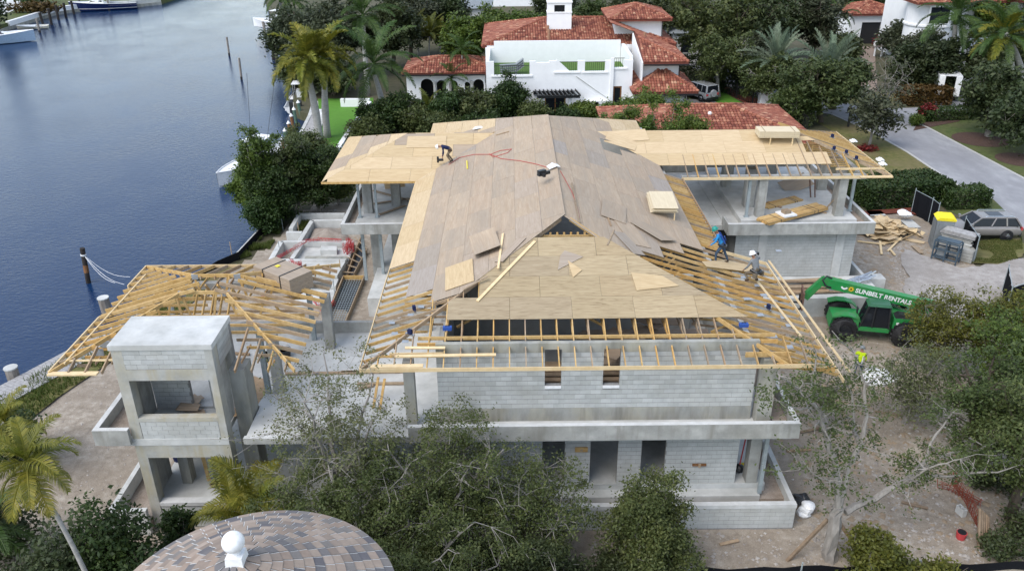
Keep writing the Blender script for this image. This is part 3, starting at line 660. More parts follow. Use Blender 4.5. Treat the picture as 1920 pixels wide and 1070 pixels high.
# ---- right wing
rl = hp('garage_wall', m_mortar, MB().box(13.6, 46.415, 1.3, 20.9, 46.6, 4.3).box(20.7, 46.602, 0, 20.885, 57, 4.3).box(13.6, 46.602, 1.3, 13.8, 57, 4.3))
course(rl, 'x', 46.42, 13.6, 20.9, 1.32, 4.3, (), 0); course(rl, 'y', 20.885, 46.7, 56.9, .1, 4.3, (), 0)
for x in (15.0, 19.7): hp('pilaster', m_conc_l, MB().box(x, 46.36, 1.302, x+.5, 46.405, 4.298))
hp('ledge', m_conc_l, MB().box(10.32, 43.4, 0, 21.7, 46.40, 1.3))
hp('planter_wall', m_conc_l, MB().box(21.72, 44.8, 0, 21.92, 50, 1.3))
for x, y, s_, z0 in ((15.15, 47.5, .25, 4.9), (19.95, 47.5, .25, 4.9), (14.4, 53, .3, 4.9), (14.9, 49.2, .3, 4.9), (20.5, 52.2, .3, 4.9), (20.4, 49, .25, 4.9), (18.2, 55.5, .28, 4.9), (15.2, 55.5, .28, 4.9)):
    hp('column', m_conc, MB().box(x-s_, y-s_, z0+.002, x+s_, y+s_, 7.4))
for x, y in ((14.35, 47.4), (20.95, 48.2)): hp('steel_post', m_steel, MB().box(x-.08, y-.08, 4.7, x+.08, y+.08, 7.5).box(x-.16, y-.16, 4.902, x+.16, y+.16, 4.93))
hp('ring_beam', m_conc, MB().box(10.2, 47.2, 7.3, 21.2, 47.5, 7.56).box(10.2, 55.8, 7.3, 21.2, 56.1, 7.56).box(20.9, 47.502, 7.3, 21.2, 55.798, 7.56))
hp('ring_beam', m_conc, MB().box(-9.9, 47.9, 7.3, -4, 48.2, 7.58).box(-9.9, 55.5, 7.3, -4, 55.8, 7.58).box(-9.9, 48.202, 7.3, -9.6, 55.498, 7.58))
# ---- lay the blocks: the 300 that show largest one by one, the others joined
def bscale(b):
    p = Vector(b[0])-Vector((0, 0, CAM_H)); hidden = 0
    x, y, z = b[0]
    if b[3] is wl and x < 1: hidden = 2
    if b[3] is pw and x < 4.5: hidden = 2
    if b[3] is wu and x < -1.5: hidden = .3
    return hidden - b[2]/p.length*10
B_.sort(key=bscale)
bmesh_cache = {}
def block_mesh(wd, axis):
    k = (round(wd, 2), axis)
    if k not in bmesh_cache:
        a = k[0]/2-.005
        bmesh_cache[k] = (MB().box(-a, -.012, -.093, a, .03, .093) if axis == 'x' else MB().box(-.03, -a, -.093, .012, a, .093)).mesh('concrete_block', m_block)
    return bmesh_cache[k]
rest = MB()
for i, (p, axis, wd, wl_) in enumerate(B_):
    j = rnd.uniform(-.003, .003)
    if i < 300:
        q = Vector(p)-wloc(wl_); q[1 if axis == 'x' else 0] += j
        put('concrete_block', block_mesh(wd, axis), wl_, q)
    else:
        a = wd/2-.005; x, y, z = p
        if axis == 'x': rest.box(x-a, y-.012+j, z-.093, x+a, y+.02, z+.093)
        else: rest.box(x-.02, y-a, z-.093, x+.012+j, y+a, z+.093)
rb = hp('blockwork', m_block, rest, kind='stuff')

# ================================================================ roof
SL = 1/3
class Plane:
    def __init__(s, o, u, v): s.o = Vector(o); s.u = Vector(u).normalized(); s.v = Vector(v).normalized(); s.n = s.u.cross(s.v).normalized()
    def pt(s, a, b, h=0): return s.o+s.u*a+s.v*b+s.n*h
    def hit(s, x, y):
        d = ray(x, y); c = Vector((0, 0, CAM_H)); t = (s.o-c).dot(s.n)/d.dot(s.n); return c+d*t
    def uv(s, p): d = Vector(p)-s.o; return d.dot(s.u), d.dot(s.v)
    def mat(s): return Matrix((s.u, s.v, s.n)).transposed()
P_left = Plane((-5.6, 26, 7.6), (0, -1, 0), (1, 0, SL))            # u runs toward the camera
P_right = Plane((10.1, 26, 7.6), (0, 1, 0), (-1, 0, SL))
P_front = Plane((-5.6, 26, 7.6), (1, 0, 0), (0, 1, .31))
P_lw = Plane((-11.17, 46.75, 7.6), (1, 0, 0), (0, 1, SL))          # left wing, camera side
P_lh = Plane((-11.17, 46.75, 7.6), (0, -1, 0), (1, 0, SL))         # left wing hip end
P_rw = Plane((2.3, 46.85, 7.6), (1, 0, 0), (0, 1, SL))
full_cache = {}
sheet_n = [0]
def lay(pl, poly, mfun, keep=None, u0=0.0, w_=2.44, h_=1.22, stag=1.22):
    us = [p[0] for p in poly]; vs = [p[1] for p in poly]; row = 0; v = 0.0
    cw = area(poly) and sum(poly[i][0]*poly[(i+1) % len(poly)][1]-poly[(i+1) % len(poly)][0]*poly[i][1] for i in range(len(poly))) > 0
    while v < max(vs):
        u = min(us)-w_+u0+(stag if row % 2 else 0)
        while u < max(us):
            q = [(u, v), (u+w_, v), (u+w_, v+h_), (u, v+h_)]; full = True; c = q
            for i in range(len(poly)):
                (x0, y0), (x1, y1) = poly[i], poly[(i+1) % len(poly)]
                a, b = (y1-y0), -(x1-x0)
                if not cw: a, b = -a, -b
                c = clip(c, a, b, a*x0+b*y0)
                if len(c) < 3: break
            if len(c) >= 3 and area(c) > .06:
                cx = sum(p[0] for p in c)/len(c); cy = sum(p[1] for p in c)/len(c); W = pl.pt(cx, cy)
                if keep is None or keep(W):
                    m_ = mfun(W, row); g = .004
                    if area(c) > w_*h_*.999:
                        k = (m_.name, w_, h_)
                        if k not in full_cache: full_cache[k] = MB().box(-w_/2+g, -h_/2+g, 0, w_/2-g, h_/2-g, .016).mesh('plywood_sheet', m_)
                        me = full_cache[k]; cx, cy = u+w_/2, v+h_/2
                    else:
                        cc = [((x-cx)*(1-g*2/max(.3, abs(x-cx)+.01)), (y-cy)*(1-g*2/max(.3, abs(y-cy)+.01))) for x, y in c]
                        me = MB().prism(cc, 0, .016).mesh('plywood_sheet', m_)
                    o = put('plywood_sheet', me, house); M4 = pl.mat().to_4x4()
                    t = rnd.uniform(-.0012, .0012)
                    M4 = M4 @ Matrix.Rotation(t, 4, 'X') @ Matrix.Rotation(rnd.uniform(-.001, .001), 4, 'Y')
                    M4.translation = pl.pt(cx, cy, .004+rnd.uniform(0, .006))-wloc(house)
                    o.matrix_local = M4; sheet_n[0] += 1
            u += w_
        v += h_; row += 1
LS = 8.0*math.sqrt(1+SL*SL)
# main left slope: polygon in (u, v); u = 26 - Y
hipL = lambda Y: (Y-26)*.93     # plan distance from the eave to the hip
def kl(W):
    if W.x < -4.35: return 33.5 < W.y
    return W.y > 29.9+.35*((W.x+4.4) > 1.2)
def ml(W, row):
    if W.x < -4.4: return m_ply_new
    if W.y > 53.0 and W.x < -1.5: return m_ply_new
    if 46 < W.y and W.x < .6 and rnd.random() < .3: return m_ply_grey
    return m_ply_grey if rnd.random() < .13 else m_ply_old
lay(P_left, [(0, 0), (-33.4, 0), (-33.4+7.95, LS), (-8.45, LS)], ml, kl, .4)
def kr(W):
    if W.x > 9.45: return False
    if 48.0 < W.y < 50.4 and 5.6 < W.x < 7.3: return False
    if W.y < 36.3: return W.x < 5.3+(W.y-30.5)*.42 if W.y < 33.5 else W.x < 6.5+(W.y-33.5)*1.05
    return True
def mr(W, row):
    if W.y > 52 and W.x > 6: return m_ply_new
    return m_ply_grey if rnd.random() < .15 else m_ply_old
lay(P_right, [(0, 0), (33.4, 0), (33.4-7.95, LS-.2), (8.45, LS-.2)], mr, kr, .9)
FS = math.sqrt(1+.31**2)
def kf(W): return W.y > 28.9 and W.y < 33.2 and not (W.x > 8.9 or (W.x > 8.0 and W.y > 30.3)) and not (W.x > 6.6 and W.y > 31.2) and not (W.x < -1.62 and W.y < 30.0)
lay(P_front, [(0, 0), (17.3, 0), (8.0, 8.4*FS), (7.9, 8.4*FS)], lambda W, r_: m_ply_hip, kf, .62, 2.44, 1.22)
lay(P_lw, [(0, 0), (5.57, 0), (10.27, 4.7*1.054), (4.7, 4.7*1.054)], lambda W, r_: m_ply_new if (W.y < 48.9 or rnd.random() < .5) else m_ply_old, None, .3)
lay(P_lh, [(0, 0), (-9.4, 0), (-4.7, 4.7*1.054)], lambda W, r_: m_ply_old if rnd.random() < .6 else m_ply_new, None, .2)
P_lb = Plane((-11.17, 56.15, 7.6), (-1, 0, 0), (0, -1, SL))
lay(P_lb, [(0, 0), (-5.57, 0), (-10.27, 4.7*1.054), (-4.7, 4.7*1.054)], lambda W, r_: m_ply_new)
def krw(W): return W.y > 47.95 and W.x < (19.4 if W.y < 49.1 else 18.6) and not (W.x > 17.4 and 49.1 < W.y < 50.2)
lay(P_rw, [(7.6, 0), (20.2, 0), (15.5, 4.65*1.054), (3.1, 4.65*1.054)], lambda W, r_: m_ply_new, krw, .5)
P_rb = Plane((22.5, 56.15, 7.6), (-1, 0, 0), (0, -1, SL))
lay(P_rb, [(4.7, 4.6*1.054), (14, 4.6*1.054), (12.5, 0), (3.5, 0)], lambda W, r_: m_ply_new)

# ---------------------------------------------------------------- rafters and fascias
def stick(name, a, b, w_=.04, h=.14, m_=None, up=(0, 0, 1)):
    """one length of lumber as a part of the house"""
    a = Vector(a); b = Vector(b)
    return MB().beam(a, b, w_, h, up).build(name, m_ or (m_lum if rnd.random() < .75 else m_lum_g), house)
zl = lambda x: 7.6+(x+5.6)*SL
zr = lambda x: 7.6+(10.1-x)*SL
zf = lambda y: 7.6+(y-26)*.31
Dn = -.085
x = -5.0
while x < 11.3:                                        # camera-side rafters with bottom chord and web
    yt = 30.6
    if x < -1: yt = min(yt, 26+(x+5.6)/.93)
    if x > 5.5: yt = min(yt, 26+max(.3, (10.1-x)/.93))
    if x > 9.7: yt = 27.4
    mb = MB().beam((x, 25.98, zf(25.98)+Dn), (x, yt, zf(yt)+Dn), .042, .12)
    if yt > 28.5:
        mb.beam((x, 27.1, 7.82), (x, 31.5, 7.82), .04, .09).beam((x, 28.2, 7.8), (x, 29.6, zf(29.6)+Dn-.05), .038, .07)
    mb.build('rafter', m_lum_g if rnd.random() < .6 else m_lum, house)
    x += .61
y = 26.62
while y < 46.6:                                        # jack rafters on the left eave
    xh = min(-5.6+hipL(y), -2.2)
    mb = MB().beam((-5.58, y, zl(-5.58)+Dn), (xh, y, zl(xh)+Dn), .042, .13)
    if y < 34: mb.beam((-4.5, y, 7.75), (xh, y, 7.75), .04, .09)
    mb.build('rafter', m_lum if rnd.random() < .75 else m_lum_g, house)
    y += .61
y = 26.5
while y < 46.8:                                        # right eave
    xo = 12.2 if y < 36.3 else 10.08
    xh = max(10.1-hipL(y), 5.0 if y < 36.3 else 8.6)
    xh = min(xh, xo-.5)
    mb = MB().beam((xo, y, zr(xo)+Dn), (xh, y, zr(xh)+Dn), .042, .13)
    if y < 36: mb.beam((xo-1.2, y, min(7.7, zr(xo-1.2)-.25)), (max(xh, 5.5), y, 7.6), .04, .09).beam((max(xh, 6.5), y, 7.6), (max(xh, 6.5)+.8, y, zr(max(xh, 6.5)+.8)-.1), .038, .07)
    mb.build('rafter', m_lum if rnd.random() < .8 else m_lum_g, house)
    y += .38 if y > 36 else .66
stick('hip_rafter', (-5.6, 26, 7.55), (2.2, 34.4, 10.05), .07, .16, m_lum_g)
stick('hip_rafter', (-5.0, 26.9, 7.66), (-1.0, 31.0, 8.95), .05, .14, m_lum_g)
stick('hip_rafter', (10.1, 26, 7.55), (2.6, 34.4, 10.05), .07, .16, m_lum)
stick('fascia', (-5.62, 25.96, 7.56), (11.5, 25.96, 7.56), .04, .15, m_lum_l)
stick('fascia', (-5.62, 26, 7.58), (-5.62, 33.5, 7.58), .035, .11, m_lum_l)
stick('fascia', (-5.62, 33.5, 7.56), (-5.62, 46.7, 7.56), .035, .11, m_lum_l)
stick('fascia', (12.25, 26, 6.86), (12.25, 36.3, 6.86), .04, .15, m_lum_l)
stick('fascia', (10.12, 36.35, 7.5), (12.25, 36.35, 6.86), .04, .15, m_lum_l)
stick('fascia', (10.14, 36.3, 7.56), (10.14, 46.85, 7.56), .04, .15, m_lum_g)
stick('fascia', (10.1, 46.8, 7.56), (22.55, 46.8, 7.56), .04, .16, m_lum_l)
stick('fascia', (22.52, 46.85, 7.56), (22.52, 56.2, 7.56), .04, .16, m_lum_l)
stick('fascia', (19.4, 47.5, 7.84), (22.3, 47.5, 7.84), .04, .12, m_lum_l)
stick('fascia', (20.6, 46.68, 7.6), (22.5, 46.68, 7.6), .2, .05, m_lum_l)
stick('fascia', (-11.2, 46.73, 7.56), (-5.6, 46.73, 7.56), .035, .13, m_lum)
for yy, zz, hh in ((27.5, 8.0, .14), (27.15, 7.93, .15)):
    stick('wall_plate', (-3.6, yy, zz), (10.0, yy, zz), .045, hh, m_lum)
stick('blocking', (-4.6, 26.75, 7.72), (-2.6, 26.75, 7.72), .05, .2, m_lum_l)
stick('blocking', (-5.3, 26.15, 7.62), (-3.3, 26.15, 7.62), .22, .05, m_lum_l)
stick('blocking', (8.7, 26.7, 7.62), (10.4, 26.7, 7.62), .05, .2, m_lum)
stick('blocking', (9.7, 26.12, 7.5), (11.9, 26.12, 7.3), .05, .2, m_lum)
stick('brace', (-2.2, 28.8, 7.75), (.2, 30.2, 8.5), .05, .1, m_lum); stick('brace', (1.2, 30.2, 8.5), (3.6, 28.8, 7.75), .05, .1, m_lum)
for k in range(8): # timber seen through the small opening at the top of the hip
    stick('web', (1.4+k*.3, 33.6, 9.0), (1.4+k*.3, 33.6, 9.75), .06, .09, m_lum)
stick('collar_tie', (1.0, 33.5, 9.62), (3.8, 33.5, 9.62), .05, .1, m_lum)
# right wing: rafter tails along the camera side, open hip frame at the end
x = 10.5
while x < 22.3:
    yt = 46.85+min(2.2, max(.4, 22.5-x))
    MB().beam((x, 46.83, 7.55), (x, yt, 7.55+(yt-46.83)*SL), .042, .14).build('rafter', m_lum_g if rnd.random() < .7 else m_lum, house)
    x += .61
y = 47.4
while y < 56:
    d = min(y-46.85, 56.15-y); xh = 22.5-max(.5, d)
    if d > 3.6: xh = 17.2
    MB().beam((22.5, y, 7.55), (xh, y, 7.55+(22.5-xh)*SL), .042, .14).beam((21.2, y, 7.5), (xh-.6, y, 7.5), .04, .09).build('rafter', m_lum if rnd.random() < .7 else m_lum_g, house)
    y += .42
stick('hip_rafter', (22.5, 46.85, 7.55), (17.8, 51.5, 9.1), .06, .16, m_lum_g); stick('hip_rafter', (22.5, 56.15, 7.55), (17.8, 51.5, 9.1), .06, .16, m_lum_g)
for k in range(6): stick('web', (17.3+k*.33, 50.6, 7.6), (17.3+k*.33, 50.6, 8.8-k*.08), .06, .09, m_lum)
for k in range(4): stick('rafter', (17.8+k*.61, 47.9, 7.95), (17.8+k*.61, 50.8-k*.55, 8.9-k*.18), .042, .13, m_lum_g)
# ---------------------------------------------------------------- left pavilion trusses, unsheathed
ZP = 7.55; sp = .3
pz = lambda d: ZP+d*sp
def chord(mb, a, b): return mb.beam(a, b, .05, .15)
for yy in (30.4, 32.0):
    mb = MB(); chord(mb, (-17, yy, ZP), (-13.5, yy, pz(3.5))); chord(mb, (-13.5, yy, pz(3.5)), (-11.7, yy, pz(3.5))); chord(mb, (-11.7, yy, pz(3.5)), (-8, yy, ZP)); chord(mb, (-16.4, yy, 7.5), (-8.6, yy, 7.5))
    for k in range(7):
        x = -15.2+k*.95; mb.beam((x, yy, 7.5), (x+(.25 if k % 2 else -.25), yy, min(pz(3.5), pz(x+17), pz(-8-x))-.05), .04, .09)
    mb.build('truss', m_lum, house)
for yy in (30.4, 32.0):
    for x in (-13.5, -11.7): MB().box(x-.14, yy-.03, pz(3.5)-.17, x+.14, yy+.03, pz(3.5)+.07).build('nail_plate', m_plate, house)
y = 26.7
while y < 35.1:
    d = min(y-26, 35.2-y)*.95; xe = -17+min(4.6, max(.5, d))
    mb = MB(); chord(mb, (-17.05, y, ZP-.02), (xe, y, pz(xe+17))); mb.beam((-16.3, y, 7.45), (xe+.5, y, 7.45), .042, .12)
    if d > 2: mb.beam((xe-.7, y, 7.45), (xe-.8, y, pz(xe-.8+17)-.04), .04, .09)
    mb.build('truss', m_lum if rnd.random() < .8 else m_lum_g, house)
    if d > 1: MB().box(-15.9, y-.028, 7.52, -15.55, y+.028, 7.8).build('nail_plate', m_plate, house)
    xe = -8-min(4.4, max(.5, d))
    mb = MB(); chord(mb, (-8, y, ZP), (xe, y, pz(-8-xe))); mb.beam((-9, y, 7.45), (xe-.5, y, 7.45), .042, .12)
    mb.build('truss', m_lum if rnd.random() < .6 else m_lum_g, house)
    y += .6
x = -16.3
while x < -8.3:
    d = min(x+17, -8-x)*.95
    for y0, sg in ((35.2, -1), (26.0, 1)):
        if sg == 1 and -14.75 < x < -10.8: continue
        ye = y0+sg*min(3.3, max(.5, d))
        mb = MB(); chord(mb, (x, y0, ZP), (x, ye, pz(abs(ye-y0)))); mb.beam((x, y0+sg*.8, 7.45), (x, ye, 7.45), .042, .1)
        mb.build('rafter', m_lum_g if rnd.random() < .7 else m_lum, house)
    x += .61
for cx, cy, tx, ty in ((-17, 26, -13.5, 30.4), (-8, 26, -11.7, 30.4), (-17, 35.2, -13.5, 32), (-8, 35.2, -11.7, 32)):
    stick('hip_rafter', (cx, cy, ZP), (tx, ty, pz(3.5)), .06, .16, m_lum)
for k in range(5): stick('web', (-13.2+k*.35, 30.4, 7.5), (-13.0+k*.35, 30.9, 8.5), .05, .1, m_lum)
for k in range(4): stick('web', (-13.3+k*.5, 32, 7.5), (-13.3+k*.5, 31.2, 8.55), .06, .1, m_lum)
stick('fascia', (-17.02, 26, 7.56), (-17.02, 30.2, 7.56), .05, .16, m_lum_l)
stick('fascia', (-17.02, 33.1, 7.56), (-17.02, 35.2, 7.56), .05, .16, m_lum_l)
stick('fascia', (-17.02, 35.22, 7.56), (-11.6, 35.22, 7.56), .05, .14, m_lum_l)
stick('fascia', (-17.02, 25.96, 7.56), (-15.2, 25.96, 7.56), .22, .06, m_lum_l)
stick('brace', (-16.6, 26.4, 7.72), (-16.5, 33.9, 7.78), .06, .06, m_lum_l)
stick('brace', (-16.6, 26.6, 7.72), (-14.7, 26.6, 7.74), .06, .06, m_lum_l)
hp('beam', m_conc, MB().box(-15.75, 28.4, 7.1, -15.45, 34, 7.4).box(-15.448, 33.7, 7.1, -8.2, 34, 7.4))
# nail plates catch the light on the open slopes
for px, py in ((1432, 553), (1440, 575), (1470, 595), (1420, 535), (1460, 470), (1480, 610), (1395, 520), (1400, 560), (1450, 630), (1480, 650), (1425, 590)):
    p = P_right.hit(px, py); MB().box(p.x-.14, p.y-.12, p.z+.0, p.x+.14, p.y+.12, p.z+.012).build('nail_plate', m_plate, house)
for px, py in ((735, 605), (760, 640), (770, 590), (740, 625), (790, 575)):
    p = P_left.hit(px, py); MB().box(p.x-.12, p.y-.1, p.z, p.x+.12, p.y+.1, p.z+.012).build('nail_plate', m_plate, house)
# ================================================================ loose things on the roof and decks
def loose_sheet(name, label, pl, px, py, ang, m_, w_=2.44, h_=1.22, lift=.05, tilt=(0, 0), poly=None, curl=0.0, group=None, th=.016):
    c = pl.hit(px, py)
    M4 = (pl.mat().to_4x4() @ Matrix.Rotation(ang, 4, 'Z')) @ Matrix.Rotation(tilt[0], 4, 'X') @ Matrix.Rotation(tilt[1], 4, 'Y')
    M4.translation = c+pl.n*lift
    if curl:
        mb = MB(); n = 8
        for i in range(n+1):
            xx = -w_/2+w_*i/n; zz = curl*((2*i/n-1)**2)
            mb.v += [(xx, -h_/2, zz), (xx, h_/2, zz), (xx, -h_/2, zz+th), (xx, h_/2, zz+th)]
        for i in range(n):
            a = i*4; b = a+4
            mb.f += [(a+2, b+2, b+3, a+3), (a, a+1, b+1, b), (a, b, b+2, a+2), (a+1, a+3, b+3, b+1)]
        mb.f += [(0, 2, 3, 1), (n*4, n*4+1, n*4+3, n*4+2)]; mb.m = [0]*len(mb.f)
    else:
        mb = MB().prism(poly or [(-w_/2, -h_/2), (w_/2, -h_/2), (w_/2, h_/2), (-w_/2, h_/2)], 0, th)
    o = put(name, mb.mesh(name, m_), None, None, None, None, label, 'plywood', group); o.matrix_world = M4; return o
def loose_board(label, pl, a, b, m_, w_=.09, h=.04, lift=.06, name='loose_board'):
    p = pl.hit(*a)+pl.n*lift; q = pl.hit(*b)+pl.n*lift
    return single(name, MB().beam(p, q, w_, h, pl.n), m_, label, 'board')
G = 'loose plywood lying on the roof'
loose_sheet('loose_plywood', 'warped pinkish plywood sheet curling up on the left roof slope', P_left, 912, 462, R(8), m_ply_old, 2.3, 1.22, .06, curl=.22, group=G)
loose_sheet('loose_plywood', 'pale new plywood sheet on the left slope near the open rafters', P_left, 862, 516, R(4), m_ply_new, 2.3, 1.25, .05, group=G)
loose_sheet('loose_plywood', 'grey plywood strip lying along the front hip line on the left', P_left, 958, 470, R(-32), m_ply_grey, 2.0, .45, .05, group=G)
loose_sheet('loose_plywood', 'large weathered sheet below the ridge, right of the hip opening', P_right, 1150, 398, R(-8), m_ply_old, 2.44, 1.22, .07, group=G)
loose_sheet('loose_plywood', 'weathered sheet leaning over the ragged edge of the right slope', P_right, 1223, 437, R(40), m_ply_old, 2.0, 1.2, .10, (R(3), R(3)), group=G)
loose_sheet('loose_plywood', 'narrow grey sheet beside the hip on the right slope', P_right, 1178, 458, R(20), m_ply_grey, 2.1, .6, .06, group=G)
loose_sheet('loose_plywood', 'reddish sheet at the lower ragged edge beside the open trusses', P_right, 1185, 440, R(12), m_ply_old, 2.44, 1.0, .04, group=G)
loose_sheet('loose_plywood', 'pale triangular offcut pointing right on the front slope', P_front, 1228, 532, R(-5), m_ply_new, poly=[(-.95, .55), (-.75, -.5), (.95, -.1), (.3, .45)], lift=.05, group=G)
loose_sheet('loose_plywood', 'small dark star-shaped offcut on the front slope', P_front, 1060, 486, R(0), m_ply_grey, poly=[(-.35, -.7), (.75, .1), (.0, .5), (-.2, .2)], lift=.04, group=G)
loose_sheet('loose_plywood', 'thin pale pointed offcut on the front slope', P_front, 1075, 505, R(0), m_ply_new, poly=[(-.2, .5), (-.05, -.55), (.35, -.1)], lift=.05, group=G)
loose_sheet('loose_plywood', 'long narrow sheet across the open trusses beside the worker in grey', P_right, 1367, 500, R(-62), m_ply_new, 3.4, .95, .06, poly=[(-1.7, -.25), (1.3, -.55), (1.75, .1), (.2, .55), (-1.6, .2)], group=G)
loose_sheet('loose_plywood', 'pale sheet lying loose on the left wing roof', P_lw, 800, 267, R(0), m_ply_new, 2.44, 1.22, .04, group=G)
loose_sheet('loose_plywood', 'pale diagonal strip at the back of the left wing roof', P_left, 880, 262, R(70), m_ply_new, 3.2, .5, .06, group=G)
loose_sheet('loose_plywood', 'warped sheet standing up at the gap where the roofs meet', P_rw, 1165, 268, R(-20), m_ply_new, 2.0, 1.2, .12, (R(-4), R(6)), group=G)
loose_sheet('loose_plywood', 'pale sheet beside the gap where the right roofs meet', P_rw, 1178, 256, R(6), m_ply_new, 2.4, 1.2, .05, group=G)
for a, b, m_, l_, w_ in (((895, 566), (1003, 454), m_lum_l, 'long pale board lying diagonally on the front slope', .12), ((935, 505), (944, 440), m_lum_l, 'board lying beside the warped sheet on the left slope', .1),
                         ((870, 545), (915, 520), m_lum_g, 'greyed board along the left hip line', .1), ((1086, 420), (1072, 345), m_lum_g, 'dark board lying up the slope right of the ridge', .07),
                         ((1140, 462), (1152, 434), m_lum_g, 'short brown stick on the front hip', .07), ((1145, 425), (1130, 384), m_lum_g, 'greyed board leaning along the right slope seam', .06),
                         ((877, 318), (876, 303), m_yellow, 'short yellow level standing out on the left slope', .06), ((825, 276), (925, 250), m_lum_l, 'pale board across the left wing valley', .12),
                         ((955, 248), (930, 255), m_lum_g, 'small brown stick near the ridge at the back', .08)):
    loose_board(l_, P_front if 'front slope' in l_ else P_right if 'right' in l_ else P_left, a, b, m_, w_)
loose_board('long pale board lying across the front rafter tails', P_front, (742, 671), (930, 668), m_lum_l, .12, .05, .1)
loose_board('pale board lying on the left front rafters, above the longer one', P_front, (760, 655), (835, 655), m_lum_l, .1, .05, .1)
loose_board('long board laid over the open jack rafters on the right', P_right, (1412, 520), (1500, 632), m_lum_l, .1, .05, .06)
loose_board('long pale pole leaning along the right fascia', P_right, (1440, 492), (1590, 700), m_lum_l, .1, .05, .1)
# plywood stacks
def stack(label, loc, rotz, n, m_, th=.018, legs=(), jitter=.03, sc=(2.44, 1.22), tilt=0, name='plywood_stack', gap=1.25):
    t = thing(name, label, 'plywood stack', loc, rot=(0, tilt, rotz))
    me = MB().box(-sc[0]/2, -sc[1]/2, 0, sc[0]/2, sc[1]/2, th).mesh('plywood_sheet', m_)
    for i in range(n):
        put('plywood_sheet', me, t, (rnd.uniform(-jitter, jitter), rnd.uniform(-jitter, jitter), i*th*gap), (0, 0, rnd.uniform(-jitter, jitter)*.5))
    for x, y, l in legs: MB().box(x-.03, y-.03, -l, x+.03, y+.03, 0).build('prop', m_lum_l, t, True)
    return t
c = P_rw.hit(1456, 264); t = stack('thick stack of pale plywood propped level on the right wing roof', c+Vector((0, .1, .33)), R(-3), 16, m_ply_pale, .02, ((-.5, -.55, .62), (.85, -.55, .62)), .012)
MB().box(-.9, -.608, .02, -.88, .608, .425).box(.9, -.608, .02, .92, .608, .425).build('strap', m_lum_g, t, True)
c = P_right.hit(1240, 393); t = stack('small stack of new plywood with spread edges on the right slope', c+Vector((0, 0, .3)), R(-92), 7, m_ply_pale, .018, ((1.1, .5, .45), (.2, .58, .4), (-.9, .5, .4)), .09, gap=2.2)
c = at(533, 528, 7.9); t = stack('large strapped bundle of brown plywood', (c.x, c.y, 7.78), R(-38), 26, m_ply_old, .024, (), .006)
t['label'] = 'large strapped bundle of brown plywood loaded on the back of the open truss roof'
MB().box(-.6, -.63, .0, -.55, .63, .80).box(.55, -.63, .0, .6, .63, .80).build('strap', m_blackp, t, True)
MB().box(-.4, -.1, .80, -.2, .08, .81).build('tag', m_yellow, t, True)
MB().box(-1.0, -.5, -.2, -.9, .5, 0).box(.9, -.5, -.2, 1.0, .5, 0).build('bearer', m_lum_g, t, True)
# lumber bundles on the right wing deck
def bundle(label, a, b, Z, nx, nz, wd, ht, m_, name='lumber_bundle'):
    a = at(*a, Z); b = at(*b, Z); d = b-a; L = d.length
    t = thing(name, label, 'lumber', (a+b)/2, math.atan2(d.y, d.x))
    me = MB().box(-L/2, -wd/2+.003, 0, L/2, wd/2-.003, ht-.004).mesh('board', m_)
    for i in range(nx):
        for k in range(nz): put('board', me, t, (rnd.uniform(-.05, .05), (i-(nx-1)/2)*wd, k*ht))
    s_ = MB(); W = nx*wd/2+.01
    for x in (-L*.3, L*.27, L*.33): s_.box(x-.02, -W, -.002, x+.02, W, nz*ht+.008)
    s_.build('strap', m_blackp, t, True); return t
bundle('long strapped lumber bundle lying over the right wing parapet', (1430, 418), (1540, 389), 5.08, 5, 3, .2, .06, m_lum)
bundle('shorter strapped lumber bundle further back on the right wing deck', (1432, 389), (1497, 373), 4.9, 4, 2, .2, .05, m_lum)
c = at(1474, 402, 5.28); t = thing('cardboard_box', 'open white and brown box on the long lumber bundle', 'box', c, R(20))
MB().box(-.45, -.45, 0, .45, .45, .1).build('tray', m_white, t, True); MB().box(-.25, -.2, .101, .2, .2, .3).build('carton', m_lum_g, t, True)
c = at(1490, 350, 4.9); t = thing('plywood_offcut', 'brown plywood panel leaning on scraps inside the right wing', 'plywood', c, rot=(R(25), R(-10), R(25)))
MB().box(-1.1, -.6, .3, 1.1, .6, .32).build('panel', m_ply_old, t, True); MB().box(-.2, -.1, -.1, .2, .1, .3).build('prop', m_lum_g, t, True)
for a, b, Z, l_ in (((1440, 378), (1465, 389), 4.9, 'dark short pipe on the right wing deck'), ((1505, 392), (1550, 399), 4.9, 'grey plank on the right wing deck by the column')):
    single('plank', MB().beam(at(*a, Z+.05), at(*b, Z+.05), .15, .05), m_lum_g, l_, 'plank')
for i, (a, b) in enumerate((((1545, 395), (1590, 345)), ((1520, 370), (1518, 330)), ((1528, 370), (1528, 332)))):
    p = at(*a, 4.9); q = aty(*b, p.y+.3); q.z = min(q.z, 7.4)
    single('prop_pole', MB().tube([p, q], .045, 6), m_lum_g if i == 0 else m_rust, ['diagonal timber brace by the right wing corner column', 'left rusty shoring pole on the right wing deck', 'right rusty shoring pole on the right wing deck'][i], 'shoring pole')
for i, (a, b) in enumerate((((700, 382), (768, 372)), ((712, 402), (760, 385)), ((700, 357), (765, 375)))):
    single('plank', MB().beam(at(*a, 4.8), at(*b, 4.8), .2, .05), m_lum_g, ['long', 'short', 'rear'][i]+' weathered plank lying on the left wing deck', 'plank')
c = at(741, 352, 4.72); t = thing('plywood_offcut', 'golden plywood offcut standing on the left wing deck', 'plywood', c, rot=(R(60), 0, R(20)))
MB().box(-.7, -.4, 0, .7, .4, .02).build('panel', m_ply_new, t, True)
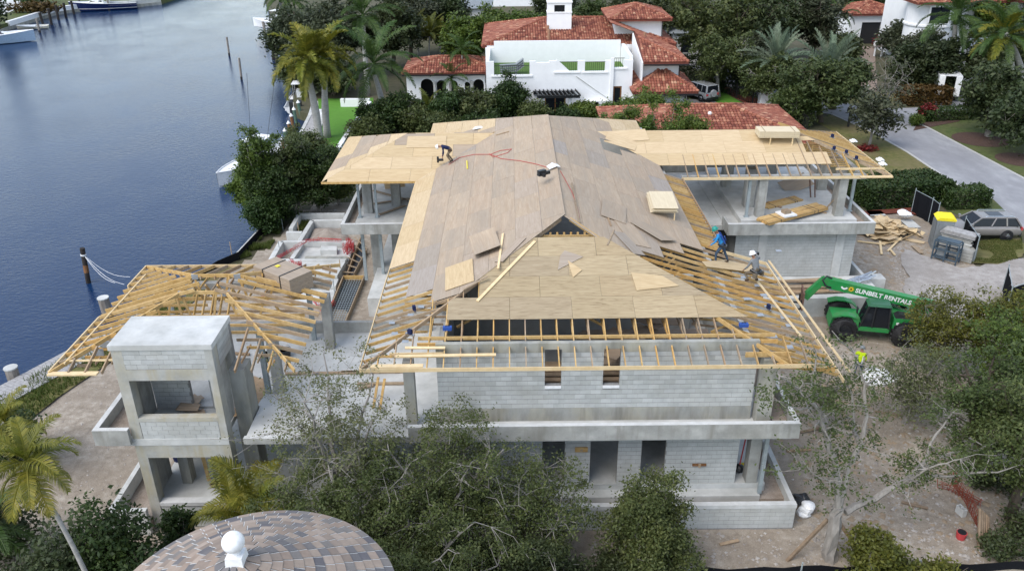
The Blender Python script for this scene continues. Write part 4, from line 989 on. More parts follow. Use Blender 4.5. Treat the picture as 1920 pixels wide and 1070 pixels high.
# tools and cords on the roof
c = P_right.hit(1019, 331); t = thing('nail_gun', 'black nail gun lying on the roof just right of the ridge', 'nail gun', c+Vector((0, 0, .08)), R(35))
MB().box(-.32, -.1, 0, .1, .1, .28).box(.1, -.06, .0, .38, .06, .16).build('body', m_blackp, t, True); MB().box(-.2, -.3, .0, -.08, -.1, .15).build('handle', m_black, t, True); MB().box(-.1, .1, .02, .2, .26, .2).build('magazine', m_blackp, t, True)
c = P_right.hit(1038, 315); t = thing('plastic_sheet', 'white bag of felt lying on the roof next to the nail gun', 'bag', c+Vector((0, 0, .03)), R(20))
MB().add([(-.32, -.22, .02), (.05, -.25, .13), (.34, -.14, .03), (.3, .22, .08), (.0, .25, .18), (-.32, .2, .04), (0, 0, .22)], [(0, 1, 6), (1, 2, 6), (2, 3, 6), (3, 4, 6), (4, 5, 6), (5, 0, 6)]).build('bag', m_white, t, True)
c = P_left.hit(897, 243); t = thing('plastic_sheet', 'white crumpled bag at the back of the left wing valley', 'bag', c+Vector((0, 0, .03)))
MB().add([(-.4, -.14, .02), (.07, -.2, .1), (.4, .0, .03), (.2, .27, .13), (-.27, .23, .07), (0, 0, .2)], [(0, 1, 5), (1, 2, 5), (2, 3, 5), (3, 4, 5), (4, 0, 5)]).build('bag', m_white, t, True)
pts = [(842, 310), (862, 297), (890, 291), (920, 291), (938, 284), (960, 281), (952, 288), (925, 296), (918, 290), (940, 299), (975, 303), (1005, 309), (1025, 315)]
pl_ = [P_left.hit(*q)+P_left.n*.05 for q in pts]
single('air_hose', MB().tube(pl_, .018, 5), m_cord, 'red air hose looping over the left slope to the ridge', 'hose')
pts = [(1050, 322), (1060, 340), (1072, 362), (1082, 390), (1086, 410)]
single('air_hose', MB().tube([P_right.hit(*q)+P_right.n*.05 for q in pts], .015, 5), m_cord, 'thin red hose running down the right slope', 'hose')
def clamp_tool(px, py, pl, label, rz=0):
    c = pl.hit(px, py); t = thing('fall_harness_anchor', label, 'roof anchor', c+Vector((0, 0, .05)), rz)
    MB().box(-.04, -.2, 0, .04, .2, .06).build('bracket', m_chrome, t, True); MB().box(-.06, -.08, .06, .06, .08, .24).build('strap', m_navy, t, True); return t
clamp_tool(777, 585, P_left, 'blue strap anchor on the left open rafters', R(20)); clamp_tool(769, 630, P_left, 'dark strap hanging on the left hip rafter', R(60))
clamp_tool(1440, 582, P_right, 'blue strap anchor on the right open rafters', R(10))
for px, py, l_ in ((839, 619, 'left'), (1394, 613, 'right')):
    c = P_front.hit(px, py); t = thing('tool_case', f'{l_} blue tool case standing on the front rafters', 'tool case', c+Vector((0, 0, .03)))
    MB().box(-.17, -.09, 0, .17, .09, .13).build('case', m_royal, t, True); MB().tube([(-.07, 0, .13), (-.07, 0, .18), (.07, 0, .18), (.07, 0, .13)], .015, 5).build('handle', m_blackp, t, True)
for px, py, l_ in ((1563, 283, 'left dark blue strap anchor on the open hip'), (1586, 290, 'middle dark blue strap anchor on the open hip'), (1605, 301, 'right dark blue strap anchor on the open hip'), (1560, 260, 'upper dark strap anchor on the open hip')):
    clamp_tool(px, py, P_rw, l_, rnd.uniform(0, 1))
for px, py in ((1600, 265), (1650, 300), (1655, 308)):
    c = at(px, py, 7.7); t = thing('roll_bag', ['white bag hooked at the upper hip corner', 'white bag at the hip eave, upper of two', 'white bag at the hip eave, lower of two'][(1600, 1650, 1655).index(px)], 'bag', c, R(20))
    MB().ball((0, 0, .05), .28, 8, .4).crumple(.16, 5).build('bag', m_white, t, True)
# things on the left terrace
c = at(465, 740, 4.5); t = thing('sand_patch', 'spread of orange sand on the left terrace floor', 'sand', c)
mb = MB(); n = 18; mb.v.append((0, 0, .07)); mb.v += [((.6+.2*rnd.random())*math.cos(i*2*math.pi/n), (1.3+.4*rnd.random())*math.sin(i*2*math.pi/n), .004) for i in range(n)]; mb.f = [(0, 1+i, 1+(i+1) % n) for i in range(n)]; mb.m = [0]*n
mb.build('heap', mat('orange sand', [(.36, .24, .14), (.48, .35, .23)], 5), t, True)
for i, (px, py, Z) in enumerate(((500, 676, 4.5), (536, 667, 4.5))):
    c = at(px, py, Z); t = thing('bucket', ['left', 'right'][i]+' black rubber bucket on the left terrace', 'bucket', c)
    MB().tube([(0, 0, 0), (0, 0, .34), (0, 0, .34), (0, 0, .05)], [.2, .28, .25, .18], 12, True).build('pail', m_blackp, t, True); MB().tube([(.26*math.cos(a*.4), .26*math.sin(a*.4), .34+.1*math.sin(a*.4)) for a in range(8)], .015, 4).build('handle', m_chrome, t, True)
for i, (a, b) in enumerate((((535, 700), (760, 696)), ((670, 719), (765, 718)), ((672, 728), (700, 722)), ((440, 662), (468, 664)), ((640, 697), (745, 695)))):
    single('plank', MB().beam(at(*a, 4.56), at(*b, 4.56), .14, .07), m_lum_g, ['longest greyed plank across the terrace floor', 'greyed plank on the terrace in front of the longest one', 'short scrap of wood at the terrace edge', 'brown sticks lying beside the tower on the terrace', 'second plank lying along the longest one on the terrace'][i], 'plank')
for i, (a, b) in enumerate((((700, 765), (712, 727)), ((712, 768), (724, 728)))):
    p = at(*a, 4.62); q = p+Vector((.15, .9, .9)); single('leaning_board', MB().beam(p, q, .1, .05), m_lum, ['left', 'right'][i]+' of two brown boards leaning at the terrace edge', 'board')
mb = MB()
for k in range(9):
    p = at(355+rnd.uniform(-14, 16), 762+rnd.uniform(-16, 14), 4.52+.03*k); a = rnd.random()*3
    u = Vector((math.cos(a), math.sin(a), rnd.uniform(-.1, .1)))*rnd.uniform(.25, .45); v = Vector((-math.sin(a), math.cos(a), rnd.uniform(-.1, .1)))*rnd.uniform(.2, .35)
    o = single('plywood_scrap', MB().add([p-u-v, p+u-v, p+u+v*.7, p-u+v], [(0, 1, 2, 3)]).add([p-u-v-Vector((0, 0, .015)), p+u-v-Vector((0, 0, .015)), p+u+v*.7-Vector((0, 0, .015)), p-u+v-Vector((0, 0, .015))], [(3, 2, 1, 0)]), m_ply_old, 'broken brown plywood scrap in the heap behind the tower window', 'plywood', 'plywood scraps behind the tower window')
# lumber seen through the upper windows, and stored under the open roof
for i in range(30):
    z = 4.4+.22*(i % 6); y = 27.9+.3*(i//6)+rnd.uniform(-.05, .05)
    single('stored_board', MB().beam((-.2+rnd.uniform(-.3, .3), y, z+.35), (5.2+rnd.uniform(-.4, .4), y+rnd.uniform(-.15, .15), z+.35+rnd.uniform(-.1, .1)), .24, .06), m_lum_g if i % 3 else m_lum, 'board of the lumber heap behind the two upper windows', 'board', 'boards stored behind the upper windows')
for i in range(14):
    x = 4.9+rnd.uniform(-1.6, 2.6); y = 29.2+rnd.uniform(-.6, 1.4); a = rnd.uniform(0, 3.1); z = 6.2+.07*i
    d = Vector((math.cos(a), math.sin(a), rnd.uniform(-.15, .15)))*rnd.uniform(.6, 1.1)
    single('plywood_scrap', MB().beam(Vector((x, y, z))-d, Vector((x, y, z))+d, .6, .02), m_ply_old, 'brown plywood scrap piled under the front rafters', 'plywood', 'plywood scraps under the front rafters')
t = thing('scrap_platform', 'timber shelf under the front rafters that carries the plywood scraps', 'platform', (5, 29.9, 4.5)); MB().box(3.0, 28.5, 6.1, 8.4, 31.3, 6.16).build('deck', m_ply_grey, t)
for x in (3.2, 8.2):
    for y in (28.7, 31.1): MB().box(x-.05, y-.05, 4.5, x+.05, y+.05, 6.1).build('leg', m_lum_g, t)
# tower ground floor
c = at(392, 900, 1.25); t = thing('orange_post_shore', 'yellow timber post leaning inside the tower base', 'post', c)
MB().beam((0, 0, 0), (-.35, .5, 2.6), .14, .1).build('post', m_lum, t, True)
for px, py, l_ in ((404, 910, 'front'), (424, 888, 'rear')):
    c = at(px, py, 1.25); t = thing('clay_bucket', f'{l_} round terracotta bucket on the tower floor', 'bucket', c); MB().tube([(0, 0, 0), (0, 0, .12)], [.17, .22], 12).build('pail', m_boot, t, True); MB().tube([(.2*math.cos(k*.8), .2*math.sin(k*.8), .13) for k in range(9)], .02, 4).build('rim', m_lum_g, t, True)
c = at(333, 868, 1.25); t = thing('blue_barrel', 'dark blue barrel at the back of the tower base', 'barrel', c+Vector((0, .3, 0))); MB().lathe((0, 0, 0), [(.26, 0), (.29, .25), (.3, .3), (.29, .6), (.26, .85), (.2, .86)], 14).build('body', m_navy, t, True); MB().cyl((0, 0), .22, .86, .9).build('lid', m_blackp, t, True)
# ground-floor bits at the right corner
c = at(1387, 890, 1.3); t = thing('rubbish_bag', 'black bag and red tool inside the right corner opening', 'bag', c); MB().ball((0, .2, .2), .22, 6, .9).build('bag', m_blackp, t, True); MB().tube([(0, .2, .3), (.25, .6, 1.6)], .03, 5).build('tool_handle', m_red, t, True)
c = at(1397, 878, 1.3); t = thing('helmet', 'yellow hard hat on the floor inside the right corner', 'hard hat', c+Vector((0, .2, 0))); MB().ball((0, 0, .0), .15, 6, .8).build('shell', m_yellow, t, True); MB().cyl((0, 0), .19, -.01, .01).build('brim', m_yellow, t, True)
c = aty(1311, 870, 27.0); t = thing('timber_bracket', 'small timber bracket fixed to the lower front wall', 'bracket', c); MB().box(-.28, -.06, -.05, .28, -.005, .05).build('board', m_pileb, t, True); MB().box(-.05, -.1, -.09, .05, -.061, .09).build('block', m_lum_g, t, True)
c = aty(1090, 841, 27.0); t = thing('timber_bracket', 'small orange timber block fixed left of the lower openings', 'bracket', c); MB().box(-.25, -.08, -.1, .25, -.005, .1).build('board', m_lum, t, True); MB().box(-.05, -.1, -.05, .05, -.081, .05).build('block', m_lum_g, t, True)
# ================================================================ the yard: pool works, debris, fences, site gear
G0 = lambda *p: [(at(x, y, .75).x, at(x, y, .75).y) for x, y in p]
pool = thing('pool_structure', 'low concrete pool and planter walls beside the canal, half filled with rubble', 'pool shell', (-11, 48, 0))
def pw_(pts, th=.3, z=.75, m_=m_conc_l, nm='pool_wall', z0=0): return MB().wallline(G0(*pts), th, z0, z).build(nm, m_, pool)
pw_([(527, 452), (663, 453)]); pw_([(527, 452), (508, 486)], .35); pw_([(507, 487), (648, 487)], .35); pw_([(566, 456), (546, 486)], .3)
pw_([(585, 413), (642, 412)]); pw_([(585, 413), (562, 450)], .32); pw_([(560, 400), (646, 400)], .2); pw_([(545, 428), (560, 402)], .3); pw_([(537, 436), (566, 436)], .3, .8)
MB().prism(G0((562, 488), (648, 488), (632, 515), (556, 512)), 0, .7).build('pool_deck', m_conc_l, pool)
MB().prism(G0((540, 514), (634, 516), (628, 530), (540, 530)), 0, .5).build('step', m_conc_l, pool); MB().prism(G0((540, 531), (628, 531), (618, 560), (540, 555)), 0, .3).build('step', m_conc_l, pool)
MB().prism(G0((570, 455), (662, 456), (650, 484), (552, 484)), 0, .38).build('pool_floor', m_conc_l, pool)
MB().prism(G0((602, 461), (632, 461), (631, 469), (600, 469)), .381, .75).build('pool_bench', m_conc_l, pool)
MB().prism(G0((572, 476), (650, 476), (650, 483), (570, 483)), .2, .6).prism(G0((586, 478), (640, 478), (640, 482), (586, 482)), .601, .63).build('pool_drain', m_conc_d, pool)
mb = MB(); q = G0((590, 416), (640, 415), (660, 450), (572, 449)); n_ = 14
for i in range(n_+1):
    for j in range(n_+1):
        a, b = i/n_, j/n_; x = (q[0][0]*(1-a)+q[1][0]*a)*(1-b)+(q[3][0]*(1-a)+q[2][0]*a)*b; y = (q[0][1]*(1-a)+q[1][1]*a)*(1-b)+(q[3][1]*(1-a)+q[2][1]*a)*b
        mb.v.append((x, y, .25+.45*math.sin(math.pi*a)*math.sin(math.pi*b)+.18*mnoise.noise((x*1.2, y*1.2, 5))))
for i in range(n_):
    for j in range(n_): k = i*(n_+1)+j; mb.f.append((k, k+n_+1, k+n_+2, k+1)); mb.m.append(0)
mb.build('rubble_fill', m_soil, pool, smooth=True)
# red safety netting trailing over the pool walls
def net(label, pts, z0, h, m_=m_red, dens=5):
    mb = MB(); P_ = [Vector((*G0(p)[0], z0)) for p in pts]
    for a, b in zip(P_, P_[1:]):
        n = max(2, int((b-a).length*dens))
        for i in range(n+1):
            p = a.lerp(b, i/n); j = Vector((rnd.uniform(-.15, .15), rnd.uniform(-.1, .1), 0)); mb.beam(p, p+j+Vector((0, 0, h*rnd.uniform(.5, 1))), .018, .018)
        for k in range(5):
            zz = h*(k+.3)/5; mb.beam(a+Vector((0, rnd.uniform(-.1, .1), zz)), b+Vector((0, rnd.uniform(-.1, .1), zz*rnd.uniform(.6, 1.1))), .018, .018)
    return single('safety_net', mb, m_, label, 'safety net')
net('red plastic safety net draped along the pool wall', [(520, 488), (550, 470), (575, 455), (600, 452), (640, 453)], .78, .3)
net('crumpled red safety net bunched at the right end of the pool', [(644, 470), (655, 458), (664, 466), (650, 472), (660, 460)], .5, .9, dens=14)
net('bunched red safety net behind the plywood bundle', [(545, 494), (558, 502), (566, 498), (556, 506)], .72, .5, dens=14)
net('red net sagging beside the right end of the plywood bundle', [(585, 552), (600, 565), (612, 570), (625, 556), (610, 566)], .1, .5, dens=9)
net('small red net seen through the truss roof', [(490, 545), (500, 549), (496, 553)], .2, .4, dens=9)
# trench with formwork and rebar
t = thing('rebar_trench', 'long timber formwork trench filled with a rebar cage', 'formwork', (-10, 40, 0))
A = [Vector((*at(x, y, .25).xy, .25)) for x, y in ((644, 521), (683, 521), (646, 611), (607, 611))]
MB().beam(A[0], A[3], .06, .35).build('form_board', m_lum_g, t); MB().beam(A[1], A[2], .06, .35).build('form_board', m_lum_g, t); MB().beam(A[0], A[1], .06, .35).build('form_board', m_lum, t)
B0 = [Vector((*at(x, y, .25).xy, .25)) for x, y in ((676, 448), (688, 470), (664, 515), (652, 513))]
MB().beam(B0[0], B0[3], .06, .3).build('form_board', m_lum_g, t); MB().beam(B0[1], B0[2], .06, .3).build('form_board', m_lum_g, t)
for k in range(6): MB().beam(B0[0].lerp(B0[3], k/5)-Vector((.4, 0, -.15)), B0[1].lerp(B0[2], k/5)+Vector((0, 0, .15)), .06, .06).build('spreader', m_lum_g, t)
MB().prism([tuple(a.xy) for a in A], .02, .06).prism([tuple(a.xy) for a in B0], .02, .06).build('trench_floor', m_blackp, t)
mb = MB()
for k in range(22): mb.beam(A[0].lerp(A[3], (k+.5)/22)-Vector((0, 0, .08)), A[1].lerp(A[2], (k+.5)/22)-Vector((0, 0, .08)), .022, .022)
for k in range(8): mb.beam(A[0].lerp(A[1], (k+.5)/8)-Vector((0, 0, .06)), A[3].lerp(A[2], (k+.5)/8)-Vector((0, 0, .06)), .022, .022)
mb.build('rebar_cage', m_steel, t, kind='stuff')
for i, (px, py, h) in enumerate(((640, 520, 1.3), (628, 555, 1.3), (562, 448, 1.3), (526, 482, 1.2), (435, 478, 1.0), (531, 432, .9))):
    p = at(px, py, .05); single('marker_stake', MB().tube([p, p+Vector((0, 0, h))], .03, 5), m_steel if i % 2 else m_lum_g, ['grey stake beside the right end of the pool deck', 'grey stake between the pool steps and the trench', 'stake standing at the back corner of the pool', 'stake at the near left pool corner', 'thin pale stake on the grassy canal edge', 'short white stake by the waterside trees'][i], 'stake')
# ---- debris pile of plywood offcuts: scraps one by one
dc = at(1655, 438, 0); Gd = 'offcuts in the scrap wood pile'
scrap = []
for k in range(9):
    a, b = rnd.uniform(.35, 1.0), rnd.uniform(.2, .5); q = [(-a, -b*rnd.uniform(.5, 1)), (a*rnd.uniform(.5, 1), -b), (a, b*rnd.uniform(.4, 1)), (a*rnd.uniform(-.4, .3), b), (-a*.9, b*rnd.uniform(.5, .9))]
    scrap.append(MB().prism(q, -.012, .012).mesh('wood_scrap', m_ply_new if k % 3 else m_lum_l))
for k in range(120):
    r_ = abs(rnd.gauss(0, .55)); a = rnd.uniform(0, 2*math.pi); x = dc.x+min(r_, 1.3)*2.2*math.cos(a); y = dc.y+min(r_, 1.3)*1.7*math.sin(a)
    hgt = .85*math.exp(-(r_/.7)**2)
    put('wood_scrap', rnd.choice(scrap), None, (x, y, .08+hgt*rnd.uniform(.5, 1)), (rnd.gauss(0, .32), rnd.gauss(0, .32), rnd.uniform(0, 6.28)), rnd.uniform(.5, 1.1), 'golden plywood offcut '+('on top' if r_ < .45 else 'at the right side' if math.cos(a) > .7 else 'at the left side' if math.cos(a) < -.7 else 'at the far side' if math.sin(a) > 0 else 'at the near side')+' of the scrap pile beside the right wing', 'wood scrap', Gd)
for i, (a, b) in enumerate((((1608, 452), (1660, 458)), ((1665, 470), (1690, 445)), ((1668, 466), (1678, 478)), ((1650, 452), (1653, 476)), ((1640, 405), (1690, 418)))):
    single('scrap_board', MB().beam(at(*a, .15), at(*b, .18), .14, .06), m_lum_l, ['long pale board along the near edge of the scrap pile', 'pale board leaning over the right of the scrap pile', 'short board end in front of the scrap pile', 'thin stick lying toward the camera from the scrap pile', 'board along the back of the scrap pile'][i], 'board')
for i, (px, py, w_, l_) in enumerate(((1707, 420, .9, 1.5), (1642, 400, 1.2, 1.0), (1720, 468, .3, 1.3))):
    c = at(px, py, .12); single('grey_board', MB().box(c.x-w_/2, c.y-l_/2, .12, c.x+w_/2, c.y+l_/2, .16), [m_conc_l, m_conc_l, m_lum_g][i], ['pale grey panel lying in front of the black fence', 'pale slab behind the scrap wood pile', 'brown plank lying right of the scrap pile'][i], 'board')
c = at(1695, 412, .2); t = thing('plastic_sheet', 'white crumpled plastic on top of the scrap pile', 'plastic sheet', c); MB().ball((0, 0, .5), .45, 10, .5).crumple(.32, 3.5).build('bag', m_white, t, True)
# ---- lumber and pipes on the ledge
for i in range(12):
    y = 43.7+.16*i; x0 = 13.0+rnd.uniform(-.6, 1.2); a = rnd.uniform(-.06, .1)
    single('stacked_board', MB().beam((x0, y, 1.36+.05*(i % 5)), (x0+rnd.uniform(5, 6.8), y+a*6, 1.36+.05*(i % 5)+rnd.uniform(0, .1)), .2, .05), m_timber if i % 3 == 0 else m_lum_g, ['first', 'second', 'third', 'fourth', 'fifth', 'sixth', 'seventh', 'eighth', 'ninth', 'tenth', 'eleventh', 'twelfth'][i]+' board from the near edge in the stack on the ledge', 'board', 'boards stacked on the ledge')
for i in range(13):
    a = at(1570+rnd.uniform(-8, 18), 536+rnd.uniform(-10, 5), 1.42+.04*(i % 4)); b = at(1636+rnd.uniform(-25, 10), 513+rnd.uniform(-6, 14), 1.5+.05*(i % 3))
    single('steel_shore', MB().tube([a, b], .05, 7).tube([a.lerp(b, .48), a.lerp(b, .52)], .075, 7), m_chrome if i % 3 else m_steel, 'grey steel shoring tube in the loose heap on the ledge end', 'steel tube', 'steel tubes heaped on the ledge')
c = at(1648, 543, 0); t = thing('concrete_block_base', 'pale concrete block standing at the ledge end', 'concrete block', c+Vector((-.6, .2, 0))); MB().box(-.8, -.4, 0, .8, .4, .85).build('body', m_conc_l, t, True); MB().box(-.5, -.42, .3, -.2, -.401, .5).build('pocket', m_conc_d, t, True)
# ---- portable toilet, rack, stacked formwork
c = at(1768, 470, 0); t = thing('portable_toilet', 'grey portable toilet with a bright yellow ribbed roof', 'portable toilet', (c.x, c.y+.7, 0), R(-14))
MB().hexa([(-.6, -.6, 0), (.6, -.6, 0), (.6, .6, 0), (-.6, .6, 0)], [(-.56, -.56, 2.15), (.56, -.56, 2.15), (.56, .56, 2.15), (-.56, .56, 2.15)]).build('cabin', m_porta, t, True)
mb = MB()
for k in range(7):
    y0 = -.58+k*.168
    mb.tube([(-.6, y0+.07, 2.17), (-.42, y0+.07, 2.34), (.42, y0+.07, 2.34), (.6, y0+.07, 2.17)], .085, 6)
mb.hexa([(-.6, -.6, 2.15), (.6, -.6, 2.15), (.6, .6, 2.15), (-.6, .6, 2.15)], [(-.42, -.6, 2.36), (.42, -.6, 2.36), (.42, .6, 2.36), (-.42, .6, 2.36)])
mb.build('roof', m_yellow, t, True); MB().box(-.42, -.625, .1, .42, -.601, 1.95).build('door', m_porta, t, True)
mb = MB()
for k in range(5): mb.box(-.625, -.45+k*.2, .2, -.6, -.37+k*.2, 2.0)
mb.build('side_rib', m_porta, t, True); MB().box(.25, -.65, 1.0, .35, -.626, 1.15).build('handle', m_blackp, t, True)
a = at(1745, 488, 0); b = at(1790, 500, 0); d = (b-a); L = d.length
t = thing('steel_rack', 'dark blue open steel rack standing in front of the grey panels', 'rack', a, math.atan2(d.y, d.x))
m_rk = plain('blue grey steel', (.055, .085, .115), .5)
for x in (0, L*.5, L):
    for y in (0, .75): MB().box(x-.04, y-.04, 0, x+.04, y+.04, 1.5).build('post', m_rk, t, True)
for z in (.3, .9, 1.45):
    mb = MB()
    for y in (0, .75): mb.box(-.04, y-.03, z, L+.04, y+.03, z+.09)
    for x in (0, L*.5, L): mb.box(x-.03, 0, z, x+.03, .75, z+.07)
    mb.build('rail', m_rk, t, True)
MB().box(.05, .05, 1.55, L-.05, .7, 1.62).box(.1, .1, .39, L*.45, .7, .45).build('shelf', m_rk, t, True); MB().box(.2, .15, .46, L*.45, .6, .85).build('crate', m_porta, t, True)
t = thing('panel_stack', 'stack of whitish grey formwork panels behind the steel rack', 'formwork panels', a+Vector((2.0, .95, 0)), math.atan2(d.y, d.x)-.05)
for k in range(9): MB().box(-.9+rnd.uniform(-.05, .05), -.5, .1+.16*k, 1.1+rnd.uniform(-.08, .08), .5+rnd.uniform(-.05, .05), .24+.16*k).build('panel', m_conc if k % 3 else m_conc_l, t, True)
for k in range(4): MB().box(-1.0+k*.05, -.6, 1.56+.07*k, 1.25, .1+.05*k, 1.62+.07*k).build('plank', m_wood_dock, t, True)
t = thing('panel_stack', 'low pale block of stacked boards at the right of the rack', 'formwork panels', at(1806, 492, 0)+Vector((.2, .3, 0)), math.atan2(d.y, d.x))
for k in range(4): MB().box(-.5, -.5, .1+k*.22, .55, .5, .3+k*.22).build('panel', m_conc, t, True)
MB().box(-.55, -.45, 0, .5, -.35, .1).box(-.55, .35, 0, .5, .45, .1).build('pallet', m_lum, t, True)
# ---- fences
def fence(label, pts, h, m_, posts=True, name='screen_fence'):
    t = thing(name, label, 'fence', (pts[0][0], pts[0][1], 0))
    for a, b in zip(pts, pts[1:]):
        mb = MB(); n = 6; A_, B1 = Vector((*a, 0)), Vector((*b, 0)); nn = Vector((-(B1-A_).y, (B1-A_).x, 0)).normalized()
        for i in range(n+1):
            p = A_.lerp(B1, i/n)+nn*.06*math.sin(i*2.1); mb.v += [tuple(p+Vector((0, 0, .05))), tuple(p+Vector((0, 0, h-.08*math.sin(math.pi*i/n))))]
        for i in range(n): mb.f.append((2*i, 2*i+2, 2*i+3, 2*i+1)); mb.m.append(0)
        mb.build('mesh_panel', m_, t)
    for p in pts: MB().tube([(p[0], p[1], 0), (p[0], p[1], h+.15)], .035, 6).build('post', m_steel, t)
    for a, b in zip(pts, pts[1:]) if h > 1 else (): MB().tube([(*a, h), (*b, h)], .022, 5).build('top_rail', m_steel, t)
    return t
fence('black screen fence behind the portable toilet by the hedge', P((1708, 400), (1740, 418), (1752, 428)), 1.9, m_net)
fence('black screen fence panel between the rack and the parked car', P((1800, 455), (1824, 494)), 1.9, m_net)
fence('black screen fence corner at the right edge beyond the white driveway', P((1878, 548), (1884, 590), (1960, 560), (1990, 520)), 1.8, m_net)
fence('long low black silt fence along the near bottom edge of the site', P((1290, 1084), (1500, 1080), (1720, 1076), (1990, 1068)), .55, m_net, name='silt_fence')
# ---- loose things at right front
t = thing('tarp', 'crumpled white tarp over a low heap beside the worker in yellow', 'tarp', at(1640, 712, 0)); MB().ball((0, 0, .1), .75, 12, .45).ball((.7, .1, .1), .5, 10, .5).crumple(.28, 3).build('sheet', m_white, t, True)
c = at(1502, 960, 0); t = thing('sack_pile', 'white sacks under black plastic at the front right planter corner', 'sacks', c)
for k in range(3): MB().ball((.1*k, -.2+.05*k, .15+.16*k), .3, 9, .55).crumple(.1, 4).build('sack', m_white, t, True)
MB().ball((.05, .35, .45), .34, 9, .6).crumple(.22, 4).build('black_plastic', m_blackp, t, True)
c = at(1800, 965, 0); t = thing('hollow_block', 'single grey hollow concrete block standing in the right yard', 'concrete block', c, R(15)); mb = MB().box(-.1, -.2, 0, .1, -.16, .4).box(-.1, .16, 0, .1, .2, .4).box(-.1, -.02, 0, .1, .02, .4).box(-.1, -.16, 0, -.07, .16, .4).box(.07, -.16, 0, .1, .16, .4); mb.build('shell', m_conc_l, t, True)
net('orange safety net lying around the right hand tree', [(1790, 880), (1815, 915), (1838, 960), (1850, 975)], .05, .8, m_orange, 9)
net('orange safety net piece behind the right hand tree', [(1765, 890), (1785, 895), (1845, 925)], .05, .5, m_orange, 7)
c = at(1800, 1010, 0); t = thing('paint_bucket', 'red bucket with black lid near the bottom right', 'bucket', c); MB().tube([(0, 0, 0), (0, 0, .36)], [.16, .2], 12).build('pail', m_red, t, True); MB().cyl((0, 0), .17, .361, .38).build('lid', m_blackp, t, True)
for i, (px, py, z0, h) in enumerate(((1720, 650, 0, 0), )):
    pass
# tree prop
p = at(1475, 1052, 0); q = aty(1552, 973, 24.3); single('tree_prop', MB().beam(p, q, .12, .12), m_timber, 'brown timber prop leaning against the big grey trunk, left side', 'timber prop')
p = at(1630, 1056, 0); q = aty(1574, 980, 24.3); single('tree_prop', MB().beam(p, q, .12, .12), m_timber, 'brown timber prop against the big grey trunk, right side', 'timber prop')
t = thing('timber_stack', 'rough brown posts leaning together near the bottom right corner', 'posts', at(1835, 1010, 0))
for k in range(5): MB().tube([(-.3+.12*k, -.6+.05*k, 0), (-.1+.1*k, .3, 1.3-.1*k)], .07, 6).build('post', m_timber, t, True)
for i, (a, b) in enumerate((((1475, 845), (1520, 842)), ((1500, 810), (1545, 800)), ((1575, 760), (1590, 800)), ((1640, 770), (1690, 778)), ((1455, 860), (1470, 905)), ((1690, 940), (1740, 952)), ((1350, 1020), (1385, 1012)))):
    single('scrap_board', MB().beam(at(*a, .12), at(*b, .14), .13, .05), m_timber if i % 2 else m_lum_g, ['brown', 'second brown', 'short', 'long', 'narrow', 'weathered', 'small'][i]+' scrap board lying on the dirt '+['right of the house corner', 'further right of the house corner', 'behind the bare limbed tree', 'right of the bare limbed tree', 'beside the planter wall', 'near the orange net', 'in front of the planter wall'][i], 'board')
# stones, rubble, weeds
def scatter(name, n, zone, r0, r1, m_, seed=5, zf_=None, flat=.6):
    g = random.Random(seed); mb = MB(); k = 0
    xs = [p[0] for p in zone]; ys = [p[1] for p in zone]
    while k < n:
        x, y = g.uniform(min(xs), max(xs)), g.uniform(min(ys), max(ys))
        if not inside(zone, x, y): continue
        r_ = r0+(r1-r0)*g.random()**3; z = dirt_z(x, y) if zf_ is None else zf_
        v = [(x+r_*g.uniform(.6, 1.1)*a, y+r_*g.uniform(.6, 1.1)*b, z+r_*flat*c_*g.uniform(.6, 1.1)) for a, b, c_ in ((1, 0, 0), (0, 1, 0), (-1, 0, 0), (0, -1, 0), (.1, .1, 1))]
        mb.add(v, [(0, 1, 4), (1, 2, 4), (2, 3, 4), (3, 0, 4)]); k += 1
    return put(name, mb.mesh(name, m_), kind='stuff')
m_stone = mat('pale rubble', [(.21, .185, .165), (.31, .285, .26), (.43, .41, .385)], 2.5, rough=.95)
scatter('rubble', 2600, [(-24, 14), (-23, 36), (-17, 50), (-12, 42), (-16.3, 30), (-16.3, 25.5), (-8, 24)], .015, .085, m_stone, 3)
scatter('rubble', 3800, [(9, 23.5), (11.4, 32), (12.6, 43), (22, 43), (24, 58), (31, 58), (31, 47), (44, 40), (30, 18), (20, 17)], .015, .10, m_stone, 4)
scatter('rubble', 900, [(3, 23.4), (3, 25.5), (12, 25.5), (18, 26), (18, 23.4)], .02, .13, m_stone, 6)
scatter('rubble', 500, [(-16, 50), (-11, 62), (-17, 62)], .03, .2, m_stone, 8)
scatter('wood_chips', 700, [(22, 47), (22, 56), (31, 56), (31, 48)], .04, .26, m_lum_g, 9, None, .2)
scatter('wood_chips', 800, [(11.5, 24), (12.5, 42), (22, 40), (21, 24)], .03, .24, m_lum_g, 10, None, .2)
scatter('rubble', 420, [(-4, 34.6), (-9, 34.6), (-8.7, 44), (-4.4, 44)], .03, .2, m_stone, 12)
def weeds(name, n, zone, h, m_, seed, z=.02, w_=.03):
    g = random.Random(seed); mb = MB(); xs = [p[0] for p in zone]; ys = [p[1] for p in zone]; k = 0
    while k < n:
        x, y = g.uniform(min(xs), max(xs)), g.uniform(min(ys), max(ys))
        if not inside(zone, x, y): continue
        if mnoise.noise((x*.7, y*.7, seed)) < -.12: k += .3; continue
        a = g.uniform(0, 6.28); hh = h*g.uniform(.4, 1.2); b = g.uniform(0, 6.28); l = hh*.5
        mb.add([(x-w_*math.cos(a), y-w_*math.sin(a), z), (x+w_*math.cos(a), y+w_*math.sin(a), z), (x+l*math.cos(b), y+l*math.sin(b), z+hh)], [(0, 1, 2)]); k += 1
    return put(name, mb.mesh(name, m_), kind='stuff')
